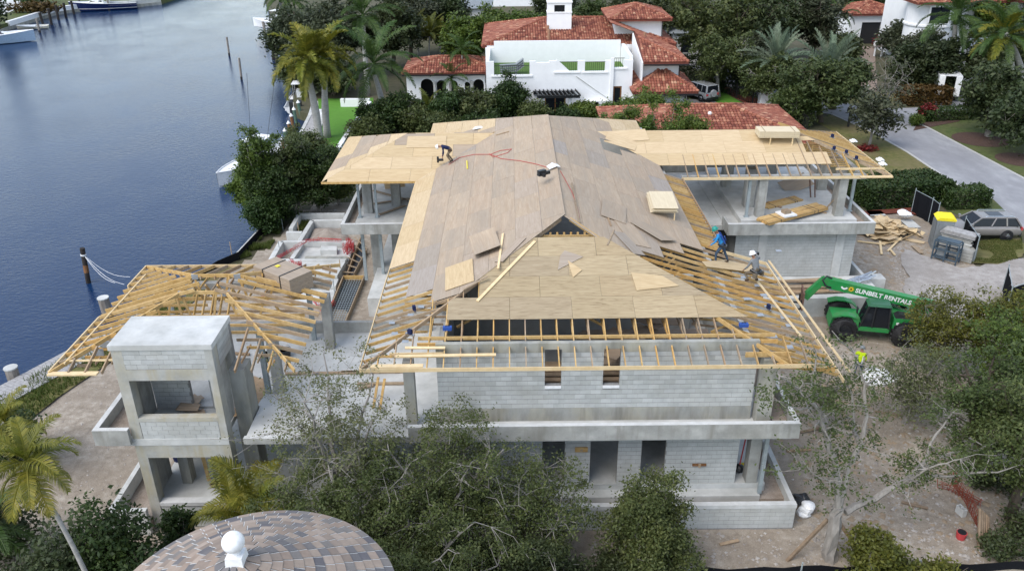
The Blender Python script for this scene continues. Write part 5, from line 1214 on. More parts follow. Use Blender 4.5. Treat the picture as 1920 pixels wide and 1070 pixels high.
weeds('grass', 9000, [(-28.8, 20), (-27.2, 33), (-25.4, 37.8), (-22.5, 44.3), (-20.1, 50.9), (-18.6, 51.5), (-20.6, 43), (-23.2, 35.6), (-24.6, 29.5), (-26, 20)], .3, m_grass_b, 1, .12)
weeds('grass', 3000, P((560, 402), (600, 402), (575, 425), (560, 440), (545, 428)), .3, m_grass_b, 2, .05)
weeds('grass', 3500, P((505, 470), (440, 490), (500, 440), (530, 430)), .3, m_grass_b, 3, .05)
weeds('grass', 9000, P((1822, 496), (1835, 455), (1915, 445), (1918, 486), (1870, 497)), .09, m_grass_b, 4, .12, .02)
scatter('rubble', 2200, P((1660, 460), (1700, 455), (1760, 505), (1720, 580), (1690, 560)), .015, .11, m_stone, 31)
scatter('rubble', 1600, P((1500, 1000), (1640, 760), (1900, 700), (1900, 1050), (1600, 1055)), .02, .14, m_stone, 32)
scatter('wood_chips', 500, P((1480, 960), (1560, 700), (1640, 700), (1880, 900), (1880, 1040)), .04, .25, m_lum_g, 33, None, .2)
0 and weeds('grass', 14000, P((1600, 345), (1560, 245), (1520, 225), (1560, 218), (1640, 248), (1700, 289), (1784, 346), (1760, 365)), .16, m_grass_b, 5, .01, .04)
0 and weeds('grass', 14000, P((1735, 244), (1920, 345), (2000, 380), (2000, 215), (1920, 215), (1800, 222)), .16, m_grass_b, 6, .01, .04)
# ================================================================ vehicles
def wheel(parent, x, y, r_, wd, rim_m, lugs=0):
    """a wheel whose axle runs along local y"""
    def ring(rr, ys, n): return [(x, y+yy, r_) for yy in ys], rr
    mb = MB(); prof = [(.62*r_, -wd/2), (.93*r_, -wd/2), (r_, -wd*.36), (r_, wd*.36), (.93*r_, wd/2), (.62*r_, wd/2)]
    mb.tube([(x, y+b, r_) for a, b in prof], [a for a, b in prof], 20)
    for k in range(lugs):
        a = 2*math.pi*k/lugs
        for s_ in (-1, 1):
            p = Vector((x+math.cos(a+.08*s_)*r_*1.02, y+s_*wd*.25, r_+math.sin(a+.08*s_)*r_*1.02)); q = Vector((x+math.cos(a-.08*s_)*r_*1.0, y, r_+math.sin(a-.08*s_)*r_*1.0))
            mb.beam(p, q, .09, .09, (math.cos(a), 0, math.sin(a)))
    w_ = mb.build('wheel', m_black, parent, True)
    rb_ = MB(); s_ = 1 if y > 0 else -1
    rb_.tube([(x, y+s_*wd*.30, r_), (x, y+s_*wd*.51, r_)], [.60*r_, .52*r_], 16)
    for k in range(6):
        a = k*math.pi/3; rb_.beam((x, y+s_*wd*.52, r_), (x+math.cos(a)*r_*.5, y+s_*wd*.53, r_+math.sin(a)*r_*.5), .12*r_/.36*.5, .03, (0, 1, 0))
    rb_.build('rim', rim_m, w_, True)
def car(label, loc, rotz, L, W, H, prof, glass, paint, r_=.37, wb=(.19, .79), rim=None, name='parked_car', lower=None):
    """prof: (x, belt z, roof z or None, half width) along the length, nose first at +x"""
    t = thing(name, label, 'car', loc, rotz); rim = rim or m_chrome
    st = prof; mb = MB()
    for x, zb, hw in st: mb.v += [(x, -hw*.93, .26), (x, -hw, .55), (x, -hw*.98, zb*.86), (x, -hw*.86, zb), (x, hw*.86, zb), (x, hw*.98, zb*.86), (x, hw, .55), (x, hw*.93, .26)]
    for i in range(len(st)-1):
        for j in range(8): a = i*8+j; b = i*8+(j+1) % 8; mb.f.append((a, b, b+8, a+8)); mb.m.append(0)
    mb.f += [tuple(range(7, -1, -1)), tuple((len(st)-1)*8+j for j in range(8))]; mb.m += [0, 0]
    bo = mb.build('body', paint, t, True, smooth=True); sm_ = bo.modifiers.new('round', 'SUBSURF'); sm_.levels = sm_.render_levels = 2
    # greenhouse: (x at belt front, x at roof front, x at roof rear, x at belt rear)
    xf, rf, rr, xr, zb, zt, hb, ht = glass
    g = MB().hexa([(xr, -hb, zb-.03), (xf, -hb, zb-.03), (xf, hb, zb-.03), (xr, hb, zb-.03)], [(rr, -ht, zt-.05), (rf, -ht, zt-.05), (rf, ht, zt-.05), (rr, ht, zt-.05)])
    g.build('window_glass', m_glass, t, True)
    MB().hexa([(rr-.05, -ht-.02, zt-.06), (rf+.04, -ht-.02, zt-.06), (rf+.04, ht+.02, zt-.06), (rr-.05, ht+.02, zt-.06)], [(rr, -ht*.9, zt), (rf-.1, -ht*.9, zt), (rf-.1, ht*.9, zt), (rr, ht*.9, zt)]).build('roof', paint, t, True)
    pil = MB()
    for s_ in (-1, 1):
        pil.beam((xf, s_*hb, zb-.02), (rf, s_*ht, zt-.04), .09, .07); pil.beam((xr, s_*hb, zb-.02), (rr, s_*ht, zt-.04), .2, .08)
        for u in (.42, .72):
            x0, x1 = xf+(xr-xf)*u, rf+(rr-rf)*u; pil.beam((x0, s_*hb*1.005, zb-.02), (x1, s_*ht*1.005, zt-.04), .11, .05)
    pil.build('window_pillar', paint, t, True)
    for u in wb:
        x = L/2-L*u
        for s_ in (-1, 1):
            MB().tube([(x, s_*(W/2-.12), r_), (x, s_*(W/2+.012), r_)], r_*1.16, 18).build('wheel_arch', lower or m_blackp, t, True)
            wheel(t, x, s_*(W/2-.10), r_, .26, rim)
    for s_ in (-1, 1):
        MB().box(L/2-.32, s_*W*.36-.2, .68, L/2-.02, s_*W*.36+.2, .82).build('headlight', m_white, t, True)
        MB().box(-L/2-.01, s_*W*.40-.12, .8, -L/2+.1, s_*W*.40+.12, 1.02).build('tail_light', m_red, t, True)
        MB().box(xf-.15, s_*(hb+.12)-.1, zb+.02, xf+.0, s_*(hb+.12)+.1, zb+.18).build('mirror', paint, t, True)
    MB().box(-L/2-.03, -W*.44, .3, -L/2+.1, W*.44, .58).box(L/2-.12, -W*.44, .3, L/2+.03, W*.44, .55).build('bumper', lower or m_blackp, t, True)
    return t
m_taupe = mat('metallic taupe paint', [(.25, .235, .225), (.29, .275, .265)], 2, rough=.25, spec=.6, metal=.35)
a = at(1797, 462, 0); b = at(1889, 459, 0)
c = (at(1797, 455, 0)+at(1889, 452, 0))/2
suv = car('taupe grey family SUV with roof rails parked beside the black fence', (33.75, 55.35, .04), math.pi-.03, 4.95, 1.95, 1.72,
    [(2.47, .72, .72), (2.36, .92, .86), (1.9, 1.02, .95), (1.35, 1.1, .975), (.9, 1.14, .98), (-1.6, 1.16, .98), (-2.25, 1.12, .95), (-2.45, .95, .88), (-2.48, .6, .85)],
    (1.25, .45, -1.95, -2.35, 1.13, 1.70, .86, .70), m_taupe, .39)
for s_ in (-1, 1): MB().tube([(.2, s_*.66, 1.70), (.1, s_*.66, 1.77), (-1.7, s_*.66, 1.77), (-1.85, s_*.66, 1.70)], .025, 5).build('roof_rail', m_chrome, suv, True)
MB().box(-1.2, -.45, 1.701, -.2, .45, 1.712).build('sunroof', m_glass, suv, True)
m_silver = mat('silver paint', [(.42, .44, .46), (.47, .49, .51)], 2, rough=.25, spec=.6, metal=.4)
a = at(1318, 189, .05); jeep = car('boxy silver off-road car with spare wheel on the back, in the neighbour driveway', (a.x-.2, a.y+1.2, .05), R(118), 4.6, 1.9, 1.95,
    [(2.3, .95, .88), (2.25, 1.08, .9), (1.1, 1.14, .93), (.9, 1.18, .94), (-2.2, 1.2, .94), (-2.28, 1.15, .94)],
    (.95, .7, -2.15, -2.22, 1.18, 1.94, .9, .82), m_silver, .40)
MB().tube([(-2.30, 0, 1.05), (-2.52, 0, 1.05)], [.42, .40], 18).build('spare_wheel_cover', m_silver, jeep, True)
a = at(1783, 188, 0); t = thing('box_truck', 'white box truck with its rear open, full of garden cuttings', 'truck', (a.x, a.y+2.2, .02), R(72))
MB().box(-3.2, -1.15, .55, 2.2, 1.15, .7).build('bed', m_blackp, t, True)
MB().box(-3.2, 1.1, .7, 2.2, 1.18, 2.9).build('side_wall', m_white, t, True); MB().box(-3.2, -1.18, .7, 2.2, -1.1, 2.9).build('side_wall', m_white, t, True); MB().box(2.1, -1.1, .7, 2.2, 1.1, 2.9).build('front_wall', m_white, t, True)
for k in range(6): MB().box(-3.2+k*.9, -1.18, 2.9, -3.2+k*.9+.82, 1.18, 2.96).build('roof_panel', m_white, t, True)
MB().box(-3.26, -1.18, .7, -3.2, -.55, 2.9).box(-3.26, .55, .7, -3.2, 1.18, 2.9).build('rear_door', m_white, t, True)
MB().hexa([(2.25, -1.05, .5), (4.0, -1.05, .5), (4.0, 1.05, .5), (2.25, 1.05, .5)], [(2.25, -.95, 2.3), (3.3, -.95, 2.3), (3.3, .95, 2.3), (2.25, .95, 2.3)]).build('cab', m_white, t, True)
MB().hexa([(3.4, -.9, 1.4), (3.78, -.95, 1.4), (3.78, .95, 1.4), (3.4, .9, 1.4)], [(3.2, -.85, 2.2), (3.36, -.85, 2.2), (3.36, .85, 2.2), (3.2, .85, 2.2)]).build('windscreen', m_glass, t, True)
for x in (-2.2, 3.0):
    for s_ in (-1, 1): wheel(t, x, s_*.98, .42, .28, m_chrome)
mb = MB(); g = random.Random(4)
for k in range(500):
    p = Vector((-3.0+abs(g.gauss(0, .5)), g.uniform(-.6, .6), .75+abs(g.gauss(0, .45)))); u = Vector((g.uniform(-1, 1), g.uniform(-1, 1), g.uniform(-1, 1)))*.16; v = Vector((g.uniform(-1, 1), g.uniform(-1, 1), g.uniform(-1, 1)))*.1
    mb.add([p-u, p+v, p+u], [(0, 1, 2)])
mb.build('cuttings', m_leaf_br, t, True)

# ---------------------------------------------------------------- telehandler (local: x forward, y left, z up)
fw = Vector((18.56-21.65, 40.6-39.93, 0)); ang = math.atan2(fw.y, fw.x)
mid = Vector(((18.56+21.65)/2, (40.6+39.93)/2, 0)); nl = Vector((-math.sin(ang), math.cos(ang), 0))   # left of forward points away from... the camera side is the left side when driving to -X
tele = thing('telehandler', 'green telehandler with long boom, forks forward, parked beside the house', 'telehandler', tuple(mid-nl*1.15+Vector((0, 0, .05))), ang)
T = lambda nm, m_, mb, **k: mb.build(nm, m_, tele, True, **k)
WB = 1.6
for x in (WB, -WB):
    for s_ in (-1, 1): wheel(tele, x, s_*1.12, .70, .5, m_blackp, 18)
T('chassis', m_green, MB().hexa([(-2.6, -.62, .55), (2.3, -.62, .55), (2.3, .62, .55), (-2.6, .62, .55)], [(-2.7, -.7, 1.15), (2.2, -.7, 1.15), (2.2, .7, 1.15), (-2.7, .7, 1.15)]))
T('rear_cowl', m_green, MB().hexa([(-2.75, -1.05, 1.0), (-.9, -1.05, 1.0), (-.9, 1.05, 1.0), (-2.75, 1.05, 1.0)], [(-2.65, -.95, 1.55), (-.95, -1.0, 1.6), (-.95, 1.0, 1.6), (-2.65, .95, 1.55)]))
for s_ in (-1, 1):
    mb = MB(); pr_ = [(-.9, 1.2), (-.6, 1.45), (-.2, 1.56), (.25, 1.56), (.7, 1.42)]
    for (x0, z0), (x1, z1) in zip(pr_, pr_[1:]): mb.hexa([(WB+x0, s_*.95-.3, z0-.03), (WB+x1, s_*.95-.3, z1-.03), (WB+x1, s_*.95+.2, z1-.03), (WB+x0, s_*.95+.2, z0-.03)], [(WB+x0, s_*.95-.3, z0+.03), (WB+x1, s_*.95-.3, z1+.03), (WB+x1, s_*.95+.2, z1+.03), (WB+x0, s_*.95+.2, z0+.03)])
    T('mudguard', m_green, mb)
# cab on the camera (left) side
T('cab_floor', m_green, MB().box(-.75, .25, .75, .85, 1.18, 1.0))
T('cab_glass', m_glass, MB().hexa([(-.7, .3, 1.0), (.8, .3, 1.0), (.8, 1.13, 1.0), (-.7, 1.13, 1.0)], [(-.6, .35, 2.28), (.45, .35, 2.28), (.45, 1.08, 2.28), (-.6, 1.08, 2.28)]))
T('cab_roof', m_greend, MB().hexa([(-.72, .26, 2.28), (.55, .26, 2.28), (.55, 1.16, 2.28), (-.72, 1.16, 2.28)], [(-.62, .34, 2.42), (.42, .34, 2.42), (.42, 1.08, 2.42), (-.62, 1.08, 2.42)]))
for x, xt in ((-.72, -.62), (.82, .47), (.15, .12)):
    for y in (.28, 1.15): T('cab_post', m_blackp, MB().beam((x, y, .98), (xt, y*.97, 2.3), .08, .08))
T('cab_nose', m_green, MB().hexa([(.86, .25, .75), (1.7, .3, .75), (1.7, .95, .75), (.86, 1.15, .75)], [(.86, .28, 1.55), (1.6, .33, 1.2), (1.6, .9, 1.2), (.86, 1.12, 1.55)]))
T('mirror', m_blackp, MB().tube([(.9, 1.15, 1.6), (1.15, 1.35, 2.05)], .02, 5).box(1.1, 1.25, 1.95, 1.16, 1.5, 2.3))
# boom: pivot high at the rear, runs forward over the right of the cab, rising gently
bp = Vector((-2.75, -.15, 2.05)); be = Vector((2.65, -.15, 2.95)); bd = (be-bp).normalized(); bu = Vector((-bd.z, 0, bd.x))
T('boom_mount', m_green, MB().hexa([(-2.8, -.55, 1.1), (-2.1, -.55, 1.1), (-2.1, .3, 1.1), (-2.8, .3, 1.1)], [(-2.95, -.5, 2.25), (-2.35, -.5, 2.25), (-2.35, .25, 2.25), (-2.95, .25, 2.25)]))
boom = T('boom', m_green, MB().beam(bp-bd*.35, be, .46, .56, bu))
T('boom_section', m_green, MB().beam(be+bd*.002, be+bd*.3, .38, .47, bu))
hd = be+bd*.3
T('boom_head', m_green, MB().hexa([hd+Vector((-.05, -.17, -.22)), hd+Vector((.62, -.17, -1.22)), hd+Vector((.62, .17, -1.22)), hd+Vector((-.05, .17, -.22))], [hd+Vector((.0, -.17, .23)), hd+Vector((.95, -.17, -1.0)), hd+Vector((.95, .17, -1.0)), hd+Vector((.0, .17, .23))]))
T('hose_bundle', m_blackp, MB().tube([be+Vector((-.2, .1, .3)), be+Vector((.1, .15, .42)), be+Vector((.3, .2, .2)), be+Vector((.1, .3, -.1)), be+Vector((-.2, .28, -.2))], .05, 6))
cx = hd.x+.9; cz = hd.z-1.35
mb = MB().box(cx, -.65, cz-.25, cx+.08, .65, cz-.17).box(cx, -.65, cz+.75, cx+.08, .65, cz+.83)
for k in range(7): mb.box(cx, -.63+k*.2, cz-.2, cx+.06, -.57+k*.2, cz+.8)
T('fork_carriage', m_rust, mb)
for y in (-.45, .4): T('fork', m_blackp, MB().box(cx+.08, y-.06, cz-.3, cx+1.25, y+.06, cz-.24).box(cx+.08, y-.06, cz-.24, cx+.14, y+.06, cz+.3))
T('hydraulic_ram', m_chrome, MB().tube([(-1.9, -.15, 1.5), (-.2, -.15, 2.2)], .07, 8)); T('engine_cover', m_blackp, MB().hexa([(-1.9, -.95, 1.6), (-.9, -.95, 1.6), (-.9, -.4, 1.6), (-1.9, -.4, 1.6)], [(-1.7, -.9, 1.85), (-1.0, -.9, 1.85), (-1.0, -.45, 1.85), (-1.7, -.45, 1.85)]))
T('bonnet', m_blackp, MB().hexa([(-2.3, .35, 1.57), (-1.0, .35, 1.61), (-1.0, .98, 1.61), (-2.3, .9, 1.57)], [(-2.1, .4, 1.7), (-1.2, .4, 1.8), (-1.2, .85, 1.8), (-2.1, .8, 1.7)]))
for x, z in ((-1.15, 1.32), (-1.3, 1.12), (-2.35, 1.3)): T('label', m_white, MB().box(x-.07, 1.053, z-.07, x+.07, 1.06, z+.07))
T('tail_lamp', m_white, MB().box(-2.74, .75, 1.2, -2.5, 1.06, 1.28))
# lettering on the camera side of the boom
def text_mesh(txt, size, m_, bold=.0):
    cu = bpy.data.curves.new('lettering', 'FONT'); cu.body = txt; cu.size = size; cu.extrude = .004; cu.offset = bold; cu.align_x = 'LEFT'; cu.align_y = 'CENTER'
    ob = bpy.data.objects.new('lettering', cu); COL.objects.link(ob); dg = bpy.context.evaluated_depsgraph_get(); dg.update()
    me = bpy.data.meshes.new_from_object(ob.evaluated_get(dg)); bpy.data.objects.remove(ob); bpy.data.curves.remove(cu); me.materials.clear(); me.materials.append(m_); me.name = 'lettering'; return me
# seen from the left side (+y) with forward to the left of the picture, text runs backward along -bd
sx = -bd; sy = bu; sz = sx.cross(sy)
Mt = Matrix((sx, sy, sz)).transposed().to_4x4()
def on_boom(nm, me, along, up=0.0):
    o = put(nm, me, tele); M4 = Mt.copy(); M4.translation = be-bd*along+bu*up+Vector((0, .236, 0)); o.matrix_local = M4; return o
on_boom('lettering', text_mesh('SUNBELT RENTALS', .36, m_white, .012), 1.55, -.02)
m_sun = plain('sun yellow', (.75, .50, .02), .5)
mb = MB(); n = 12
for k in range(n):
    a = 2*math.pi*k/n; mb.add([(math.cos(a-.2)*.1, math.sin(a-.2)*.1, .004), (math.cos(a+.2)*.1, math.sin(a+.2)*.1, .004), (math.cos(a)*.19, math.sin(a)*.19, .004)], [(0, 1, 2)])
mb.add([(math.cos(2*math.pi*k/16)*.115, math.sin(2*math.pi*k/16)*.115, .005) for k in range(16)], [tuple(range(16))])
sm = on_boom('sun_emblem', mb.mesh('sun_emblem', m_sun), 1.3)
put('emblem_centre', MB().add([(math.cos(2*math.pi*k/12)*.055, math.sin(2*math.pi*k/12)*.055, .009) for k in range(12)], [tuple(range(12))]).mesh('emblem_centre', m_boot), sm)
mb = MB(); n = 8
for k in range(n): a0, a1 = math.pi+.25+(math.pi-.5)*k/n, math.pi+.25+(math.pi-.5)*(k+1)/n; mb.add([(math.cos(a0)*.1, math.sin(a0)*.1+.08, .004), (math.cos(a0)*.2, math.sin(a0)*.2+.08, .004), (math.cos(a1)*.2, math.sin(a1)*.2+.08, .004), (math.cos(a1)*.1, math.sin(a1)*.1+.08, .004)], [(0, 1, 2, 3)])
on_boom('smile_emblem', mb.mesh('smile_emblem', m_white), .92)

# ================================================================ neighbour buildings
def tiles(mb, tint, pl, poly, tw=.3, th=.42, seed=1):
    """barrel tiles laid on a plane inside a convex polygon (u, v); every tile a raised half-barrel"""
    g = random.Random(seed); us = [p[0] for p in poly]; vs = [p[1] for p in poly]
    sgn = 1 if sum(poly[i][0]*poly[(i+1) % len(poly)][1]-poly[(i+1) % len(poly)][0]*poly[i][1] for i in range(len(poly))) > 0 else -1
    def ins(x, y):
        for i in range(len(poly)):
            (x0, y0), (x1, y1) = poly[i], poly[(i+1) % len(poly)]
            if sgn*((x1-x0)*(y-y0)-(y1-y0)*(x-x0)) < -.02: return False
        return True
    v = min(vs)
    while v < max(vs):
        u = min(us)
        while u < max(us):
            if ins(u+tw/2, v+th/2):
                ti = min(1, max(0, g.gauss(.42, .24)))
                vv = []
                for b, h in ((v-.03, .075), (v+th, .02)):
                    for k in range(4): a = math.pi*k/3; vv.append(pl.pt(u+tw/2-math.cos(a)*tw*.46, b, h+math.sin(a)*.075))
                mb.add(vv, [(0, 1, 5, 4), (1, 2, 6, 5), (2, 3, 7, 6), (0, 3, 2, 1)]); tint += [ti]*4
            u += tw
        v += th
def hip_roof(parent, x0, x1, y0, y1, z, slope, over=.0, seed=1, name='roof', faces='SEWN'):
    W = x1-x0; D = y1-y0; h = min(W, D)/2*slope; m2 = min(W, D)/2
    r0, r1 = ((x0+m2, (y0+y1)/2), (x1-m2, (y0+y1)/2)) if W >= D else (((x0+x1)/2, y0+m2), ((x0+x1)/2, y1-m2))
    c = [(x0, y0), (x1, y0), (x1, y1), (x0, y1)]
    v = [(*p, z) for p in c]+[(*r0, z+h), (*r1, z+h)]+[(*p, z-.22) for p in c]
    f = ([(0, 1, 5, 4), (1, 2, 5), (2, 3, 4, 5), (3, 0, 4)] if W >= D else [(0, 1, 4), (1, 2, 5, 4), (2, 3, 5), (3, 0, 4, 5)])+[(1, 0, 6, 7), (2, 1, 7, 8), (3, 2, 8, 9), (0, 3, 9, 6), (6, 9, 8, 7)]
    base = MB().add(v, f).build(name, m_claybase, parent)
    mb = MB(); tint = []; sl = math.sqrt(1+slope*slope)
    sides = {'S': (Plane((x0, y0, z), (1, 0, 0), (0, 1, slope)), W), 'E': (Plane((x1, y0, z), (0, 1, 0), (-1, 0, slope)), D), 'N': (Plane((x1, y1, z), (-1, 0, 0), (0, -1, slope)), W), 'W': (Plane((x0, y1, z), (0, -1, 0), (1, 0, slope)), D)}
    for k in faces:
        pl, L = sides[k]; poly = [(0, 0), (L, 0), (L-m2, m2*sl), (m2, m2*sl)] if L > 2*m2+.01 else [(0, 0), (L, 0), (L/2, m2*sl)]
        tiles(mb, tint, pl, poly, seed=seed+ord(k))
    g = random.Random(seed)
    for a, b in (((x0, y0, z), (*r0, z+h)), ((x1, y0, z), (*(r1 if W >= D else r0), z+h)), ((x1, y1, z), (*r1, z+h)), ((x0, y1, z), (*(r0 if W >= D else r1), z+h)), ((*r0, z+h), (*r1, z+h))):
        a = Vector(a); b = Vector(b); L = (b-a).length; n = int(L/.4)
        for i in range(n):
            p = a.lerp(b, i/n); q = a.lerp(b, (i+1.1)/n); k0 = len(mb.f); mb.tube([p+Vector((0, 0, .09)), q+Vector((0, 0, .05))], [.16, .12], 6); tint += [min(1, max(0, g.gauss(.5, .22)))]*(len(mb.f)-k0)
    me = mb.mesh('roof_tiles', m_clay); at_ = me.attributes.new('tint', 'FLOAT', 'FACE'); at_.data.foreach_set('value', tint)
    o_ = wloc(base); me.transform(Matrix.Translation(-o_)); put('roof_tiles', me, base, kind='stuff')
    return base
m_claybase = mat('clay underlay', [(.12, .035, .025), (.18, .055, .035)], 3)
m_iron = plain('black iron', (.018, .018, .02), .5)
def right_roof():
    s_ = .37; z = 5.75; Z = lambda d: z+s_*d
    b = MB().add([(14.2, 89.4, z), (19, 89.4, z), (14.2, 94.2, Z(4.8)), (19, 106, z), (11.5, 106, Z(7.5)), (11.5, 97.8, Z(7.5)), (14.2, 97.8, Z(4.8)), (14.2, 89.4, z-.22), (19, 89.4, z-.22), (19, 106, z-.22)],
        [(0, 1, 2), (1, 3, 4, 5, 6, 2), (0, 7, 8, 1), (1, 8, 9, 3), (0, 2, 6, 7)]).build('roof', m_claybase, nb)
    mb = MB(); tint = []; sl = math.sqrt(1+s_*s_)
    tiles(mb, tint, Plane((14.2, 89.4, z), (1, 0, 0), (0, 1, s_)), [(0, 0), (4.8, 0), (0, 4.8*sl)], seed=5)
    E_ = Plane((19, 89.4, z), (0, 1, 0), (-1, 0, s_)); tiles(mb, tint, E_, [(0, 0), (16.6, 0), (16.6, 4.8*sl), (4.8, 4.8*sl)], seed=6); tiles(mb, tint, E_, [(8.4, 4.8*sl), (16.6, 4.8*sl), (16.6, 7.5*sl), (8.4, 7.5*sl)], seed=7)
    for i in range(16):
        a = Vector((19, 89.4, z)).lerp(Vector((14.2, 94.2, Z(4.8))), i/16); c = Vector((19, 89.4, z)).lerp(Vector((14.2, 94.2, Z(4.8))), (i+1.1)/16); k0 = len(mb.f); mb.tube([a+Vector((0, 0, .09)), c+Vector((0, 0, .05))], [.16, .12], 6); tint += [.5]*(len(mb.f)-k0)
    me = mb.mesh('roof_tiles', m_clay); at_ = me.attributes.new('tint', 'FLOAT', 'FACE'); at_.data.foreach_set('value', tint); me.transform(Matrix.Translation(-wloc(b))); put('roof_tiles', me, b, kind='stuff')
    NP('upper_wall', m_stucco, MB().hexa([(14.05, 89.6, 0), (14.18, 89.6, 0), (14.18, 97.9, 0), (14.05, 97.9, 0)], [(14.05, 89.6, 5.7), (14.18, 89.6, 5.7), (14.18, 97.9, 7.4), (14.05, 97.9, 7.4)]))
nb = thing('white_villa', 'white stucco villa with red clay tile roofs and a roof terrace', 'house', (7, 100, 0))
NP = lambda nm, m_, mb, par=None, **k: mb.build(nm, m_, par or nb, **k)
FY = 90.0
fx = lambda px: aty(px, 120, FY).x
# front wall with terrace openings, as pieces
mb = MB(); zt = 5.95
ops = [(926, 993, 114, 141), (1004, 1030, 113, 118), (1044, 1083, 112, 134), (1097, 1135, 112, 134), (1152, 1171, 107, 127)]
wops = [(fx(a), fx(b), aty((a+b)/2, d, FY).z, aty((a+b)/2, c, FY).z) for a, b, c, d in ops]
X0, X1 = fx(911), fx(1187)
def wallpieces(mb, x0, x1, y0, y1, z0, z1, holes):
    xs = sorted({x0, x1, *[h for q in holes for h in q[:2]]})
    for a, b in zip(xs, xs[1:]):
        z = z0
        for g0, g1 in sorted((q[2], q[3]) for q in holes if q[0] <= a+1e-4 and q[1] >= b-1e-4):
            if g0 > z: mb.box(a, y0, z, b, y1, g0)
            z = max(z, g1)
        if z < z1: mb.box(a, y0, z, b, y1, z1)
    return mb
dl, dr = fx(1152), fx(1168)
wl_ = NP('front_wall', m_stucco, wallpieces(MB(), X0, X1, FY, FY+.35, 0, 5.9, wops+[(dl, dr, .7, 3.15), (fx(1022), fx(1062), 0, 2.4)]))
NP('front_wall', m_stucco, MB().box(fx(1145), FY-.25, 0, fx(1151), FY-.002, 6.2))
NP('end_wall', m_stucco, MB().box(X0, FY+.352, 0, X0+.35, 97.49, 5.9)); NP('end_wall', m_stucco, MB().box(X1-.35, FY+.352, 0, X1, 97.49, 6.3))
NP('terrace_floor', m_turf, MB().box(X0+.36, FY+.36, 3.4, X1-.36, 97.49, 4.28))
ys = 97.5
NP('rear_wall', m_stucco, MB().box(aty(926, 78, ys).x, ys, 3.6, aty(1164, 78, ys).x, ys+.35, aty(1040, 77, ys).z).box(aty(910, 90, ys).x, ys+.01, 3.6, aty(926, 78, ys).x, ys+.3, aty(915, 90, ys).z).box(aty(1164, 90, ys).x, ys+.01, 3.6, aty(1180, 90, ys).x, ys+.3, aty(1170, 88, ys).z))
for (a, b, z0, z1), nm in zip(wops, range(5)):
    if nm == 1: continue
    mb = MB(); k = a
    while k < b: mb.box(k, FY+.1, z0, k+.03, FY+.13, z0+min(1.0, z1-z0)); k += .22
    mb.box(a, FY+.09, z0+min(1.0, z1-z0)-.05, b, FY+.14, z0+min(1.0, z1-z0)); NP('railing', m_iron, mb)
    NP('sill', m_stucco, MB().box(a-.3, FY-.12, z0-.18, b+.3, FY-.002, z0-.02))
# sloping infill of the stair wall in the third opening
a, b, z0, z1 = wops[2]; NP('stair_infill', m_stucco, MB().hexa([(a-.05, FY+.02, z0), (a+(b-a)*.62, FY+.02, z0), (a+(b-a)*.62, FY+.33, z0), (a-.05, FY+.33, z0)], [(a-.05, FY+.02, z1), (a+.02, FY+.02, z1), (a+.02, FY+.33, z1), (a-.05, FY+.33, z1)]))
p = aty(1080, 143, FY); q = aty(1145, 189, FY); NP('handrail', m_conc_l, MB().beam((p.x, FY-.04, p.z), (q.x, FY-.04, q.z), .06, .07))
dfr = NP('door', m_pileb, MB().box(dl, FY+.05, .7, dl+.14, FY+.2, 3.15).box(dr-.14, FY+.05, .7, dr, FY+.2, 3.15).box(dl+.14, FY+.05, 3.0, dr-.14, FY+.2, 3.15)); NP('pane', m_glass, MB().box(dl+.14, FY+.1, .72, dr-.14, FY+.16, 3.0), dfr)
a, b = fx(1022), fx(1062); w0 = NP('window', m_pileb, MB().box(a, FY+.05, .0, a+.12, FY+.2, 2.4).box(b-.12, FY+.05, 0, b, FY+.2, 2.4).box((a+b)/2-.06, FY+.05, 0, (a+b)/2+.06, FY+.2, 2.4).box(a, FY+.06, 2.28, b, FY+.19, 2.4)); NP('pane', m_glass, MB().box(a+.1, FY+.1, .02, b-.1, FY+.14, 2.28), w0)
for k in (fx(1016), fx(1068)): NP('column', m_stucco, MB().cyl((k, FY-1.6), .16, 0, 2.4, 12))
pg = [aty(x, y, FY-.8) for x, y in ((1000, 160), (1080, 160), (1014, 184), (1083, 183))]
NP('pergola_beam', m_blackp, MB().box(fx(1006), FY-2.1, 2.42, fx(1086), FY-1.85, 2.7).box(fx(1000), FY-.25, 2.42, fx(1078), FY-.003, 2.75))
for k in range(11):
    x = fx(1004)+k*(fx(1080)-fx(1004))/10; NP('pergola_slat', m_blackp, MB().beam((x-.02, FY-.05, 2.85), (x+.35, FY-2.6, 2.82), .09, .18))
for px, py in ((1108, 190), (1127, 188)): q = aty(px, py, FY-.5); NP('plinth', m_stucco, MB().box(q.x-.8, FY-.9, 0, q.x+.8, FY-.003, q.z))
q = aty(1120, 203, FY-1.2); t = thing('condenser', 'grey round-topped air conditioner in front of the white villa wall', 'air conditioner', (q.x+.6, FY-1.6, q.z-1.0)); MB().box(-.7, -.4, 0, .7, .4, .9).build('casing', m_porta, t, True); MB().cyl((-.3, 0), .28, .901, .95).cyl((.35, 0), .28, .901, .95).build('fan', m_blackp, t, True)
MB().box(-.8, -.5, -(q.z-1.0), .8, .5, -.01).build('plinth', m_stucco, t, True)
